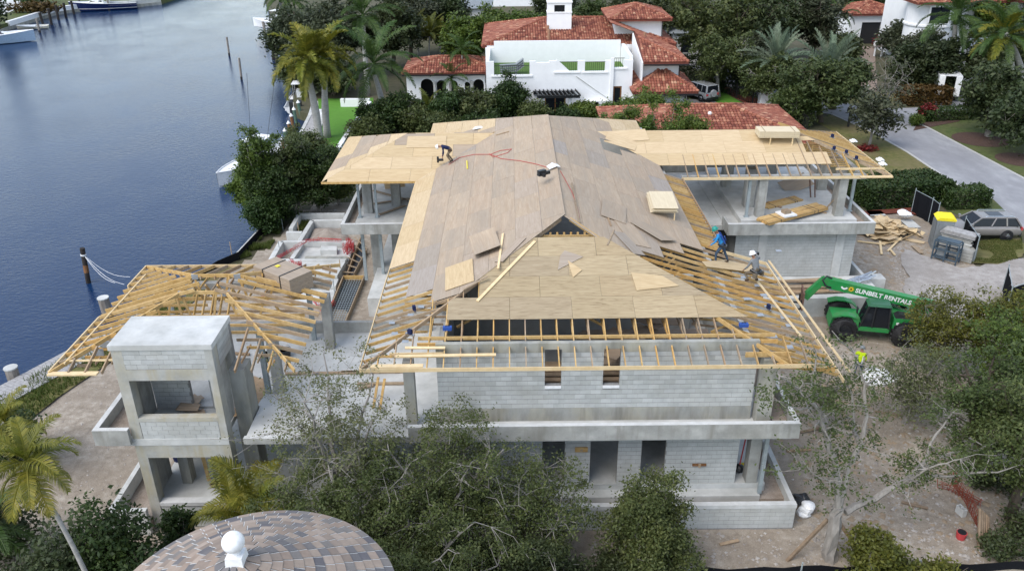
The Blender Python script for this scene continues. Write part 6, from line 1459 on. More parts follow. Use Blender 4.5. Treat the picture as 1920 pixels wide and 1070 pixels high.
# upper house behind, roofs, chimney
NP('upper_wall', m_stucco, MB().box(-2.6, 98.0, 0, 18.2, 111, 6.1)); NP('upper_wall', m_stucco, MB().box(14.2, 90.6, 0, 18.2, 97.98, 5.6))
hip_roof(nb, -3.2, 19.2, 98.1, 113.4, 6.05, .25, seed=3)
right_roof()
NP('garage_wall', m_stucco, MB().box(X1+.002, 88.6, 0, 18.9, 90.58, 3.0)); hip_roof(nb, X1-.2, 19.9, 87.6, 96, 3.0, .56, seed=7)
NP('turret_wall', m_stucco, MB().box(12.4, 100.8, 6, 18.0, 107, 8.5)); hip_roof(nb, 11.5, 18.9, 99.9, 107.8, 8.55, .33, seed=9)
zc = 7.0; cx0, cx1 = aty(1026, 20, 103).x, aty(1071, 20, 103).x; czt = aty(1048, 4, 103).z
ch = NP('chimney', m_stucco, MB().box(cx0, 102.2, 6.5, cx1, 103.8, czt-1.0).box(cx0, 102.2, czt-1.0, cx0+.8, 103.8, czt).box(cx1-.8, 102.2, czt-1.0, cx1, 103.8, czt).box(cx0+.8, 102.2, czt-.25, cx1-.8, 103.8, czt).box(cx0-.06, 102.14, czt-1.15, cx1+.06, 103.86, czt-1.0).box(cx0-.08, 102.1, czt, cx1+.08, 103.9, czt+.15))
NP('flue', m_dark, MB().box(cx0+.802, 102.9, czt-.99, cx1-.802, 103.0, czt-.26), ch)
for px, py in ((1027, 53), (1029, 61), (1114, 37), (1077, 33), (1209, 66)): q = at(px, py, 7.4); NP('roof_vent', m_skin, MB().cyl((q.x, q.y), .16, 6.6, 7.7, 8))
# arcade wing on the left
az0, ay = 0, 96.6; ax0, ax1 = aty(762, 150, ay).x, aty(910, 150, ay).x
holes = []; mb = MB()
cols = [(788, 812), (818, 836), (842, 858), (871, 881), (887, 907)]
xs = []
for a, b in cols:
    xa, xb = aty(a, 150, ay).x, aty(b, 150, ay).x; xs.append((xa, xb))
prev = ax0; spring = 2.0; ztop = 3.4
for xa, xb in xs:
    mb.box(prev, ay, 0, xa, ay+.35, ztop); r_ = (xb-xa)/2; n = 8
    for k in range(n):
        a0, a1 = math.pi-math.pi*k/n, math.pi-math.pi*(k+1)/n; c = (xa+xb)/2
        x_0, z_0, x_1, z_1 = c+r_*math.cos(a0), spring+min(r_, 1.1)*math.sin(a0), c+r_*math.cos(a1), spring+min(r_, 1.1)*math.sin(a1)
        mb.hexa([(x_0, ay, z_0), (x_1, ay, z_1), (x_1, ay+.35, z_1), (x_0, ay+.35, z_0)], [(x_0, ay, ztop), (x_1, ay, ztop), (x_1, ay+.35, ztop), (x_0, ay+.35, ztop)])
    prev = xb
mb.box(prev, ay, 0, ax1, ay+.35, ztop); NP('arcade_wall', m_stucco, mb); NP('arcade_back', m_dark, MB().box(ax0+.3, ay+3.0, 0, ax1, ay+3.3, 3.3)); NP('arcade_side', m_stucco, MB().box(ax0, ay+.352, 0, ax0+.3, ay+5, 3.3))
q = aty(885, 150, ay).x
for xx in (aty(815, 150, ay).x, aty(884, 150, ay).x): NP('column', m_conc_l, MB().lathe((xx, ay-.15, 0), [(.25, 0), (.25, .2), (.16, .25), (.15, 2.2), (.22, 2.3), (.22, 2.45)], 12))
hip_roof(nb, ax0-.4, ax1+1.5, ay-.7, ay+7, 3.45, .3, seed=11)
NP('gutter', m_blackp, MB().box(ax0-.4, ay-.82, 3.2, ax1, ay-.702, 3.36)); NP('gutter', m_blackp, MB().box(X1, 87.46, 2.66, 19.95, 87.58, 2.84)); NP('gutter', m_blackp, MB().box(14.2, 89.26, 5.42, 19.05, 89.38, 5.58))
for x, y, z in ((18.7, 88.5, 2.8), (18.25, 90.5, 5.5), (17.9, 100.7, 8.7)): NP('downpipe', m_blackp, MB().tube([(x, y-.1, z), (x, y-.1, z-2.7)], .06, 6))
# deck chair pile on the terrace
c = Vector((wops[0][0]+1.9, FY+1.6, 4.28)); t = thing('sun_lounger', 'grey sun loungers stacked on the green roof terrace', 'sun lounger', c, R(10))
for k in range(4): MB().beam((-1.3, -.3+.1*k, .3+.22*k), (.5, -.3+.1*k, .35+.22*k), .6, .06).beam((.5, -.3+.1*k, .35+.22*k), (1.3, -.3+.1*k, .9+.22*k), .6, .06).build('slat_bed', m_porta, t, True)
for x in (-1.1, .4):
    for y in (-.5, .0): MB().tube([(x, y, 0), (x, y, .35)], .04, 5).build('leg', m_porta, t, True)
# red tiled garage in front of the villa, behind the right wing
gr = thing('tiled_garage', 'low garage with a red clay tile hip roof right behind the new roof', 'garage', (18, 76, 0))
MB().box(9.5, 68.8, 0, 25.4, 80.2, 3.0).build('wall', m_stucco, gr)
hip_roof(gr, 8.5, 26.3, 68, 81, 3.05, .29, seed=21)
q = at(1330, 221, 4.2); MB().ball((q.x, q.y, 4.6), .18, 6).cyl((q.x, q.y), .06, 3.6, 4.6, 6).build('roof_vent', m_white, gr)
# far right villa, far houses
fv = thing('far_villa', 'white villa with curved tower and red roof half hidden by palms, top right', 'house', (63, 110, 0))
c = at(1790, 150, 0); fy = 112.0; fxx = lambda px: aty(px, 100, fy).x
MB().box(fxx(1728), fy+3, 0, fxx(1950), fy+14, 8.2).build('wall', m_stucco, fv)
MB().cyl((fxx(1750), fy+3), 3.0, 0, 8.4, 20).build('tower', m_stucco, fv)
MB().lathe((fxx(1750), fy+3, 0), [(3.05, 5.2), (3.2, 5.3), (3.2, 5.5), (3.05, 5.6)], 20).build('band', m_white, fv)
hip_roof(fv, fxx(1750)-3.6, fxx(1750)+3.6, fy-.6, fy+6.6, 8.45, .35, seed=31, faces='SEW')
hip_roof(fv, fxx(1780), fxx(1960), fy+1.5, fy+15, 8.3, .35, seed=33, faces='SEW')
for px in (1738, 1756, 1800, 1840, 1880):
    x = fxx(px); yy = fy+.02 if px < 1770 else fy+2.97; f_ = MB().box(x-.75, yy-.08, 5.7, x+.75, yy+.06, 8.0).build('window', m_white, fv); MB().box(x-.6, yy-.12, 5.85, x+.6, yy-.082, 7.85).build('pane', m_glass, f_)
    f_ = MB().box(x-.75, yy-.08, 1.2, x+.75, yy+.06, 3.6).build('window', m_white, fv); MB().box(x-.6, yy-.12, 1.35, x+.6, yy-.082, 3.45).build('pane', m_glass, f_)
gy = 130.0; gx = lambda px: aty(px, 70, gy).x
gh = thing('gate_house', 'white gatehouse with arched doorway and red tiles at the end of the brown driveway', 'house', (gx(1640), gy, 0))
mb = MB(); wallpieces(mb, gx(1590), gx(1690), gy, gy+.5, 0, 4.4, [(gx(1612), gx(1648), 0, 3.2)]); mb.build('wall', m_stucco, gh)
MB().box(gx(1612), gy+.3, 0, gx(1648), gy+.4, 3.2).build('door', m_dark, gh); MB().box(gx(1590), gy+.502, 0, gx(1690), gy+7, 4.3).build('rear_block', m_stucco, gh)
hip_roof(gh, gx(1586), gx(1692), gy-.6, gy+8, 4.45, .3, seed=35, faces='SEW')
for px, l_ in ((1639, 'left'), (1652, 'right')):
    q = at(px, 106, 0); t = thing('garden_urn', f'{l_} white urn on a post beside the brown driveway', 'urn', q); MB().cyl((0, 0), .14, 0, 1.2).build('post', m_white, t, True); MB().lathe((0, 0, 1.2), [(.1, 0), (.35, .3), (.38, .7), (.2, .9), (.02, 1.1)], 10).build('urn', m_white, t, True)
for px, l_ in ((1617, 'left'), (1625, 'right')):
    q = at(px, 178, 0); t = thing('bollard', f'{l_} white post at the near end of the brown driveway', 'bollard', q); MB().cyl((0, 0), .1, 0, 1.0).build('post', m_white, t, True); MB().ball((0, 0, 1.02), .12, 6).build('cap', m_white, t, True)
for i, (px, py, wd, ht, dp, l_) in enumerate(((985, 12, 16, 7, 10, 'white flat house above the trees at the top centre'), (1320, 120, 9, 4.2, 8, 'low grey building behind the trees right of the villa'), (850, 70, 12, 4.5, 9, 'pale blue grey roofed building behind the arcade wing'), (1905, 170, 8, 4.5, 8, 'grey house corner at the right edge'))):
    q = at(px, py, 0); t = thing('background_house', l_, 'house', (q.x, q.y+dp/2, 0))
    MB().box(-wd/2, -dp/2, 0, wd/2, dp/2, ht).build('wall', m_stucco if i == 0 else m_conc_l, t, True)
    MB().hexa([(-wd/2-.5, -dp/2-.5, ht), (wd/2+.5, -dp/2-.5, ht), (wd/2+.5, dp/2+.5, ht), (-wd/2-.5, dp/2+.5, ht)], [(-wd/4, -.3, ht+1), (wd/4, -.3, ht+1), (wd/4, .3, ht+1), (-wd/4, .3, ht+1)]).build('roof', m_white if i == 0 else m_porta, t, True)
    for k in (-.3, .0, .3):
        f_ = MB().box(k*wd-.8, -dp/2-.06, ht*.35, k*wd+.8, -dp/2-.002, ht*.75).build('window', m_white, t, True); MB().box(k*wd-.65, -dp/2-.09, ht*.38, k*wd+.65, -dp/2-.061, ht*.72).build('pane', m_glass, f_, True)
# garden fence, pillar, lamps, mailbox
t = thing('garden_wall', 'white stucco gate pillar at the neighbour driveway', 'gate pillar', at(1432, 200, 0)); MB().box(-.6, -.6, 0, .6, .6, 2.0).build('pillar', m_stucco, t, True); MB().box(-.72, -.72, 2.0, .72, .72, 2.15).box(-.5, -.5, 2.151, .5, .5, 2.3).build('cap', m_white, t, True)
def iron_fence(label, pts, h=1.5):
    t = thing('iron_fence', label, 'fence', (pts[0][0], pts[0][1], 0))
    for a, b in zip(pts, pts[1:]):
        A_, B1 = Vector((*a, 0)), Vector((*b, 0)); n = max(2, int((B1-A_).length/.35)); mb = MB()
        for i in range(n+1): p = A_.lerp(B1, i/n); mb.box(p.x-.025, p.y-.025, 0, p.x+.025, p.y+.025, h)
        for z in (.15, h-.12): mb.beam((*a, z), (*b, z), .04, .05)
        mb.build('railing_panel', m_iron, t)
        MB().box(A_.x-.08, A_.y-.08, 0, A_.x+.08, A_.y+.08, h+.2).build('post', m_iron, t)
iron_fence('black iron fence beside the neighbour driveway', P((1352, 172), (1380, 184), (1410, 196), (1426, 200)))
iron_fence('black iron gate panel right of the tiled garage', P((1466, 214), (1484, 226), (1500, 240), (1512, 250)), 1.7)
t = thing('mailbox', 'dark mailbox on a post at the road edge', 'mailbox', at(1590, 238, 0)); MB().box(-.09, -.09, 0, .09, .09, 1.5).build('post', m_blackp, t, True); MB().box(-.22, -.4, 1.5, .22, .4, 1.8).tube([(0, -.4, 1.8), (0, .4, 1.8)], .22, 10).build('box', m_blackp, t, True); MB().box(-.5, -.05, 1.45, .5, .05, 1.52).build('arm', m_blackp, t, True)
t = thing('garden_lamp', 'black bollard lamp beside the left street tree', 'lamp', at(1524, 235, 0)); MB().cyl((0, 0), .05, 0, 1.6, 8).build('post', m_blackp, t, True); MB().box(-.18, -.18, 1.6, .18, .18, 1.95).build('lantern', m_blackp, t, True)
w_ = thing('garden_retaining_wall', 'low white wall along the right edge of the bright green garden', 'wall', at(690, 220, 0)); MB().wallline(P((640, 200), (694, 200)), .5, 0, .9).wallline(P((694, 203), (650, 268), (630, 300)), .45, 0, .8).build('wall', m_stucco, w_)

# ================================================================ foreground turret roof with ball finial
dm = thing('turret_roof', 'round turret with a conical roof of mixed brown and grey flat tiles in the foreground', 'turret', (-6.4, 14.4, 0))
DX, DY, DR, DZ0, DZ1 = -6.4, 14.4, 3.55, 8.0, 9.8
mb = MB(); n = 64; mb.v.append((DX, DY, DZ1-.05)); mb.v += [(DX+DR*math.cos(2*math.pi*i/n), DY+DR*math.sin(2*math.pi*i/n), DZ0-.05) for i in range(n)]; mb.f = [(0, 1+i, 1+(i+1) % n) for i in range(n)]; mb.m = [0]*n
mb.build('roof_underlay', m_conc_l, dm)
MB().cyl((DX, DY), DR-.5, 0, DZ0-.1, 48).build('wall', m_stucco, dm); MB().tube([(DX, DY, DZ0-.25), (DX, DY, DZ0-.06)], [DR-.1, DR-.02], 48).build('eave_board', m_pileb, dm)
def tile_me(wd, wt, l_):
    b = MB().hexa([(-.02, -wd/2+.03, .012), (l_, -wt/2+.02, .0), (l_, wt/2-.002, .0), (-.02, wd/2-.002, .012)], [(-.02, -wd/2+.03, .042), (l_, -wt/2+.02, .018), (l_, wt/2-.002, .018), (-.02, wd/2-.002, .042)])
    b.k = 1; b.add([(-.015, -wd/2+.002, .034), (l_*.8, -wt/2+.004, .02), (l_*.8, -wt/2+.02, .02), (-.015, -wd/2+.03, .034)], [(0, 1, 2, 3)]); return b.mesh('roof_tile', [m_flat, m_cap])
SLn = math.hypot(DR, DZ1-DZ0); rows = 15; ex = SLn/rows; cnt = 0; far_ = MB(); pitch = math.atan2(DZ1-DZ0, DR); cand = []
for i in range(rows-1):
    r0 = DR-(i)*ex*math.cos(pitch); z0 = DZ0+i*ex*math.sin(pitch); nt_ = max(10, int(2*math.pi*r0/.33)); wd = 2*math.pi*r0/nt_; r1 = max(.05, r0-ex*1.25*math.cos(pitch)); wt = 2*math.pi*r1/nt_
    l_ = ex*1.25; me = MB().hexa([(-.02, -wd/2+.022, .012), (l_, -wt/2+.018, .0), (l_, wt/2-.002, .0), (-.02, wd/2-.002, .012)], [(-.02, -wd/2+.022, .042), (l_, -wt/2+.018, .018), (l_, wt/2-.002, .018), (-.02, wd/2-.002, .042)]).mesh('roof_tile', [m_flat, m_cap]) if False else tile_me(wd, wt, l_)
    for k in range(nt_):
        a = 2*math.pi*(k+.5*(i % 2))/nt_; p = Vector((DX+r0*math.cos(a), DY+r0*math.sin(a), z0)); cand.append((i, a, p, me))
def dseen(c):
    i, a, p, me = c; q = CM.transposed() @ (p-Vector((0, 0, CAM_H))); y = 535-FPX*q.y/-q.z; return (0 if y < 1085 else 1, q.length)
cand.sort(key=dseen)
for j, (i, a, p, me) in enumerate(cand):
    X_ = Vector((-math.cos(a)*math.cos(pitch), -math.sin(a)*math.cos(pitch), math.sin(pitch))); Y_ = Vector((math.sin(a), -math.cos(a), 0)); Z_ = X_.cross(Y_); 
    M4 = Matrix((X_, Y_, Z_)).transposed().to_4x4() @ Matrix.Rotation(rnd.uniform(-.012, .012), 4, 'Z') @ Matrix.Rotation(rnd.uniform(-.01, .006), 4, 'Y'); M4.translation = p-Vector(dm.location)
    if j < 300: o = put('roof_tile', me, dm); o.matrix_local = M4
    else: far_.add([M4 @ v.co for v in me.vertices], [tuple(f.vertices) for f in me.polygons])
far_.build('roof_tiles', m_flat, dm, True, kind='stuff')
fi = MB().hexa([(DX-.22, DY-.22, DZ1-.3), (DX+.22, DY-.22, DZ1-.3), (DX+.22, DY+.22, DZ1-.3), (DX-.22, DY+.22, DZ1-.3)], [(DX-.19, DY-.19, DZ1+.12), (DX+.19, DY-.19, DZ1+.12), (DX+.19, DY+.19, DZ1+.12), (DX-.19, DY+.19, DZ1+.12)]).lathe((DX, DY, DZ1+.12), [(.12, 0), (.1, .1), (.13, .12)], 12).build('finial_base', m_white, dm)
MB().ball((DX, DY, DZ1+.46), .26, 14).build('finial_ball', m_white, dm, smooth=True)
# ================================================================ vegetation
def leaf_mesh(name, c, s, m_, g, aspect=.5, nz=0.0):
    """one diamond-shaped leaf per centre; nz > 0 turns leaves more toward the sky"""
    N = len(c); n = g.normal(size=(N, 3)); n[:, 2] += nz*np.sign(n[:, 2]+1e-6); n /= np.linalg.norm(n, axis=1)[:, None]
    r_ = g.normal(size=(N, 3)); t = np.cross(n, r_); t /= np.linalg.norm(t, axis=1)[:, None]; b = np.cross(n, t)
    s = s[:, None]; v = np.stack([c-t*s, c+b*s*aspect, c+t*s, c-b*s*aspect], 1).reshape(-1, 3)
    me = bpy.data.meshes.new(name); me.vertices.add(4*N); me.vertices.foreach_set('co', v.astype(np.float32).ravel())
    me.loops.add(4*N); me.loops.foreach_set('vertex_index', np.arange(4*N, dtype=np.int32)); me.polygons.add(N)
    me.polygons.foreach_set('loop_start', np.arange(0, 4*N, 4, dtype=np.int32)); me.polygons.foreach_set('loop_total', np.full(N, 4, dtype=np.int32))
    me.materials.append(m_); me.update(calc_edges=True); return me
def tree(label, loc, H, Rr, m_, seed, ends=90, per=45, leaf=.16, sig=.45, trunk=.35, tr=.16, bark=None, name='leafy_tree', cat='tree', group=None, limbs=None, fill=.45, squash=1.0, nz=.6, bare=0.0, rx=1.0, near=0.0):
    g = np.random.default_rng(seed); q = random.Random(seed); t = thing(name, label, cat, loc, 0, group)
    th = H*trunk; cz = (H+th*.75)/2; hz = (H-th*.75)/2; mb = MB(); nodes = []
    if limbs is None:
        top = Vector((q.uniform(-.15, .15)*Rr, q.uniform(-.15, .15)*Rr, th)); pts = [Vector((0, 0, -.1)), top*.5+Vector((q.uniform(-.1, .1), q.uniform(-.1, .1), 0)), top]
        mb.tube(pts, [tr*1.25, tr, tr*.85], 8); limbs = []
        for i in range(q.randint(5, 7)):
            a = 2*math.pi*i/6+q.uniform(-.4, .4); rr = Rr*q.uniform(.45, .8); e = Vector((rr*math.cos(a)*rx, rr*math.sin(a), cz+hz*q.uniform(-.15, .75))); m1 = top.lerp(e, .45)+Vector((q.uniform(-.2, .2), q.uniform(-.2, .2), .12))*Rr*.4
            limbs.append(([top, m1, e], [tr*.6, tr*.35, tr*.12]))
    for pts, rad in limbs:
        P_ = [Vector(p) for p in pts]; f = []
        for i in range(len(P_)-1):
            for k in range(3): f.append((P_[i].lerp(P_[i+1], k/3)+(Vector((q.uniform(-1, 1), q.uniform(-1, 1), q.uniform(-1, 1)))*.04*(P_[i+1]-P_[i]).length if k else Vector()), rad[i]+(rad[i+1]-rad[i])*k/3))
        f.append((P_[-1], rad[-1])); mb.tube([a for a, b in f], [b for a, b in f], 6); nodes += [(a, b) for a, b in f if b < tr*.7] or [f[-1]]
    C_ = []
    NA = np.array([tuple(a) for a, b in nodes]); NR = [b for a, b in nodes]
    for i in range(ends):
        a = q.uniform(0, 6.283); ct = q.uniform(-1, 1); u = q.random()**fill; st_ = math.sqrt(1-ct*ct)
        lump = 1+.65*mnoise.noise((st_*math.cos(a)*1.6+seed*3.1, st_*math.sin(a)*1.6, ct*1.6+seed)); u *= lump
        e = Vector((Rr*u*st_*math.cos(a)*rx, Rr*u*st_*math.sin(a), max(.25, cz+hz*u*ct*squash)))
        if near:
            k = q.randrange(len(nodes)); e = Vector(NA[k])+Vector((q.gauss(0, 1), q.gauss(0, 1), q.gauss(.25, .7)))*near
            if e.z < 1.2: continue
        j = int(((NA-np.array(e))**2).sum(1).argmin()); s_ = Vector(NA[j]); m1 = s_.lerp(e, .5)+Vector((q.uniform(-.15, .15), q.uniform(-.15, .15), q.uniform(-.05, .2)))*(e-s_).length
        r0 = min(NR[j], tr*.2)+.004; mb.tube([s_, m1, e], [r0*.8, r0*.5, .008], 4, False)
        if q.random() < .5:
            NA = np.vstack([NA, np.array(m1)[None]]); NR.append(r0*.5)
        if q.random() >= bare: C_.append(e); C_.append(m1.lerp(e, .6))
    mb.build('trunk', bark or m_bark, t, True)
    if C_:
        C_ = np.array([tuple(c) for c in C_]); w_ = g.uniform(.1, 2.0, len(C_)); n = np.maximum(3, (w_*per).astype(int)); cc = np.repeat(C_, n, 0)
        cc = cc+g.normal(size=cc.shape)*np.repeat(sig*g.uniform(.6, 1.2, len(C_)), n)[:, None]*np.array([1, 1, .7]); cc[:, 2] = np.maximum(cc[:, 2], .05)
        put('crown', leaf_mesh('crown', cc, leaf*g.uniform(.6, 1.3, len(cc)), m_, g, .5, nz), t)
    return t
def shrub(label, loc, w_, d_, h, m_, seed, n=1800, leaf=.12, name='shrub', cat='shrub', group=None, shape='ball', rotz=0.0):
    g = np.random.default_rng(seed); t = thing(name, label, cat, loc, rotz, group); q = random.Random(seed)
    if shape == 'box':
        c = g.uniform(-1, 1, (n, 3)); f = g.integers(0, 5, n); ax = np.array([0, 0, 1, 1, 2])[f]; sg = np.array([-1, 1, -1, 1, 1])[f]; c[np.arange(n), ax] = sg*(1-np.abs(g.normal(0, .09, n)))
        c = c*np.array([w_/2, d_/2, h/2])+np.array([0, 0, h/2]); c += g.normal(size=c.shape)*.06
    else:
        c = g.normal(size=(n, 3)); c /= np.linalg.norm(c, axis=1)[:, None]; c *= (g.random(n)**(.35 if shape == 'ball' else .6))[:, None]
        a = np.arctan2(c[:, 1], c[:, 0]); lump = 1+.16*np.sin(a*3+seed)+.12*np.sin(a*5+c[:, 2]*4+seed*2)
        c = c*lump[:, None]*np.array([w_/2, d_/2, h/2])+np.array([0, 0, h*.52]); c += g.normal(size=c.shape)*leaf*.7; c[:, 2] = np.maximum(c[:, 2], .03)
    mb = MB()
    for i in range(7): mb.tube([(q.uniform(-.1, .1), q.uniform(-.1, .1), 0), (q.uniform(-.3, .3)*w_*.6, q.uniform(-.3, .3)*d_*.6, h*.5), (q.uniform(-.45, .45)*w_, q.uniform(-.45, .45)*d_, h*q.uniform(.5, .95))], [.05, .035, .01], 5)
    mb.build('stems', m_barkd, t, True); put('foliage', leaf_mesh('foliage', c, leaf*g.uniform(.6, 1.3, n), m_, g, .5, .5), t); return t
def frond_mesh(L, up, droop, n, ll, m_, seed, width=.055, vee=.5, hang=.5, name='frond'):
    """a feather leaf starting at the origin and arching along +x; leaflets in one mesh with the rib"""
    g = random.Random(seed); mb = MB(); P_ = []; a = up; p = Vector((0, 0, 0)); N = 14
    for i in range(N+1): P_.append(p.copy()); p = p+Vector((math.cos(a), 0, math.sin(a)))*L/N; a -= droop/N*(.5+1.0*i/N)
    mb.tube(P_, [.045*(1-i/(N+1))+.008 for i in range(N+1)], 4)
    for s_ in (-1, 1):
        for k in range(n):
            u = .14+.86*(k+g.random()*.5)/n; f = u*N; i = min(N-1, int(f)); b = P_[i].lerp(P_[i+1], f-i); d = (P_[i+1]-P_[i]).normalized(); up_ = Vector((-d.z, 0, d.x))
            l_ = ll*(math.sin(math.pi*min(1, u*.86+.12))**.6)*g.uniform(.85, 1.1); sw = .35+.45*u
            dir_ = (Vector((0, s_, 0))*(1-sw*.5)+d*sw+up_*vee*g.uniform(.2, 1)).normalized(); m1 = b+dir_*l_*.55; e = m1+(dir_+Vector((0, 0, -hang*g.uniform(.7, 1.4)))).normalized()*l_*.5; w2 = d*width*.5
            mb.add([b-w2, b+w2, m1+w2*1.1, m1-w2*1.1], [(0, 1, 2, 3)]); mb.add([m1-w2*1.1, m1+w2*1.1, e], [(0, 1, 2)])
    return mb.mesh(name, m_)
FR = {}
def frond_set(key, m_, L, ll, n, width, hang=.5, vee=.4, ups=(1.15, .6, .05, -.35), droops=(1.2, 1.5, 1.5, 1.1)):
    if key not in FR: FR[key] = [frond_mesh(L, u, d, n, ll, m_, i*7+3, width, vee, hang) for i, (u, d) in enumerate(zip(ups, droops))]
    return FR[key]
def palm(label, loc, h, key, nf, tr=.2, lean=(0, 0), shaft=0.0, scale=1.0, bulge=1.0, seed=1, group=None, trunkm=None, name='palm_tree', shaftm=None):
    q = random.Random(seed); t = thing(name, label, 'palm tree', loc, 0, group); lx, ly = lean
    pts = [Vector((lx*u*u, ly*u*u, h*u)) for u in (0, .15, .3, .45, .6, .75, .9, 1)]
    MB().tube(pts, [tr*1.25, tr*1.02*bulge, tr*bulge, tr*1.05*bulge, tr, tr*.92, tr*.82, tr*.75], 10).build('trunk', trunkm or m_palmtrunk, t, True, smooth=True)
    top = pts[-1]
    if shaft: MB().tube([top, top+Vector((0, 0, shaft*.5)), top+Vector((0, 0, shaft))], [tr*.85, tr*.8, tr*.35], 10).build('crownshaft', shaftm or m_hedge_skin, t, True, smooth=True)
    c = top+Vector((0, 0, shaft*.92)); ms = FR[key]; ga = 2.39996
    for i in range(nf):
        k = min(len(ms)-1, int(i/nf*len(ms))); put('frond', ms[k], t, c+Vector((0, 0, -.05*k)), (q.uniform(-.15, .15), q.uniform(-.12, .12), i*ga+q.uniform(-.2, .2)), scale*q.uniform(.85, 1.1))
    return t
m_hedge_skin = plain('smooth green crownshaft', (.10, .17, .04), .45)
frond_set('royal', m_frond, 4.4, .85, 46, .075, .9, .35)
frond_set('yellow', m_frond_y, 3.4, .75, 46, .085, .5, .7, (1.2, .7, .2, -.3), (1.3, 1.7, 1.7, 1.2))
frond_set('silver', m_frond_s, 3.8, .55, 46, .06, .1, .6, (1.35, 1.05, .7, .3), (.5, .7, .9, .9))
frond_set('small', m_frond, 2.2, .5, 30, .05, .6, .3)
frond_set('areca', m_leaf_yel, 2.3, .5, 34, .05, .7, .3, (1.35, 1.0, .7, .35), (1.0, 1.5, 1.8, 1.6))
frond_set('near', m_frond_y, 2.0, .62, 38, .042, .8, .35, (1.1, .6, .1, -.4), (1.3, 1.6, 1.5, 1.0))
def palm_px(label, base, crown, key, nf, Z=0.0, **k):
    b = at(*base, Z); c = aty(*crown, b.y); h = max(2, c.z-Z); return palm(label, (b.x, b.y, Z), h-k.get('shaft', 0)*.9, key, nf, lean=(c.x-b.x, 0), **k)
palm_px('yellow leaved palm with swollen grey trunk, left of the pair by the dock', (600, 268), (574, 112), 'yellow', 24, shaft=1.5, tr=.34, bulge=1.1, seed=3, scale=1.2)
palm_px('yellow leaved palm with grey trunk, right of the pair by the dock', (614, 258), (606, 108), 'yellow', 24, shaft=1.5, tr=.32, bulge=1.1, seed=4, scale=1.2)
palm_px('large dark green royal palm in the garden left of the villa', (722, 232), (700, 118), 'royal', 18, shaft=1.3, tr=.3, seed=5, scale=1.28)
palm_px('tall royal palm at the top behind the big garden palm', (690, 180), (680, 28), 'royal', 17, shaft=1.2, tr=.28, seed=6, scale=1.15)
palm_px('distant palm hanging over the boat lift, left one', (535, 62), (524, -6), 'royal', 14, shaft=1, tr=.25, seed=7)
palm_px('distant palm behind the boat lift, right one', (560, 62), (550, 0), 'royal', 14, shaft=1, tr=.25, seed=8)
palm_px('slim palm in front of the tiled arcade roof', (868, 182), (866, 92), 'small', 11, shaft=.8, tr=.11, seed=9, scale=1.35)
palm_px('short palm in front of the arcade arches', (845, 192), (846, 145), 'small', 12, shaft=.4, tr=.13, seed=10, scale=1.25)
palm_px('bright palm tuft in the shrubs behind the left wing roof', (806, 245), (803, 205), 'areca', 12, tr=.1, seed=11, scale=1.1)
for i, (bx, by, cx_, cy_) in enumerate(((786, 118, 780, 62), (805, 122, 806, 66), (826, 118, 824, 72))): palm_px(['left', 'middle', 'right'][i]+' yellowish clump palm behind the arcade roof', (bx, by), (cx_, cy_), 'areca', 15, tr=.1, seed=12+i, scale=1.5)
palm_px('royal palm with tall grey trunk beside the box truck', (1774, 172), (1795, 28), 'royal', 19, shaft=1.2, tr=.32, seed=20, scale=1.25)
palm_px('date palm with a yellowing skirt at the right edge', (1890, 215), (1884, 68), 'yellow', 12, tr=.35, seed=21, scale=1.2)
t = palm_px('green date palm crown at the far right edge', (1915, 215), (1885, 62), 'royal', 20, tr=.3, seed=22, scale=1.0)
palm_px('silver grey palm standing behind the dark trees, left one', (1462, 190), (1456, 118), 'silver', 26, tr=.35, seed=23, scale=1.25, trunkm=m_barkd)
palm_px('silver grey palm standing behind the dark trees, right one', (1560, 205), (1553, 138), 'silver', 26, tr=.35, seed=24, scale=1.3, trunkm=m_barkd)
palm_px('coconut palm at the top, left of the gatehouse', (1560, 96), (1572, 26), 'royal', 15, tr=.16, seed=25, scale=.75)
for i, (bx, by, cx_) in enumerate(((1663, 72, 1666), (1684, 66, 1690), (1693, 62, 1697), (1702, 58, 1712))): palm_px(['first', 'second', 'third', 'fourth'][i]+' from left of the tall bare palm trunks by the far villa', (bx, by), (cx_, -70), 'royal', 14, tr=.25, shaft=1, seed=30+i)
# near palms at the left edge, clump palm by the tower
b_ = aty(138, 1068, 20.3); c_ = aty(50, 862, 20.3); palm('near palm with arching yellow green fronds and thin leaning trunk at lower left', (b_.x+.55, 20.3, 0), c_.z-.4, 'near', 20, lean=(c_.x-b_.x-.55, 0), tr=.075, seed=40, scale=.85, shaft=.45)
palm_px('darker palm fronds entering at the left edge, lowest', (-45, 1075), (-25, 985), 'small', 14, tr=.09, seed=41, scale=.95)
palm_px('palm tuft at the left edge above the near palm', (-10, 900), (8, 790), 'near', 14, tr=.09, seed=42, scale=.9)
b = at(505, 985, 0)
t = thing('clump_palm', 'clump palm with long yellow green fronds right beside the tower', 'palm tree', (-10.1, 24.6, 0)); q_ = random.Random(5)
for i in range(5):
    x, y, h = q_.uniform(-.5, .5), q_.uniform(-.4, .4), q_.uniform(1.6, 3.0); MB().tube([(x, y, 0), (x*1.3, y*1.3, h)], [.07, .05], 7).build('stem', m_hedge_skin, t, True)
    for k in range(6): put('frond', FR['near'][min(3, k//2)], t, (x*1.3, y*1.3, h), (0, q_.uniform(-.2, .1), q_.uniform(0, 6.28)), q_.uniform(.85, 1.15))
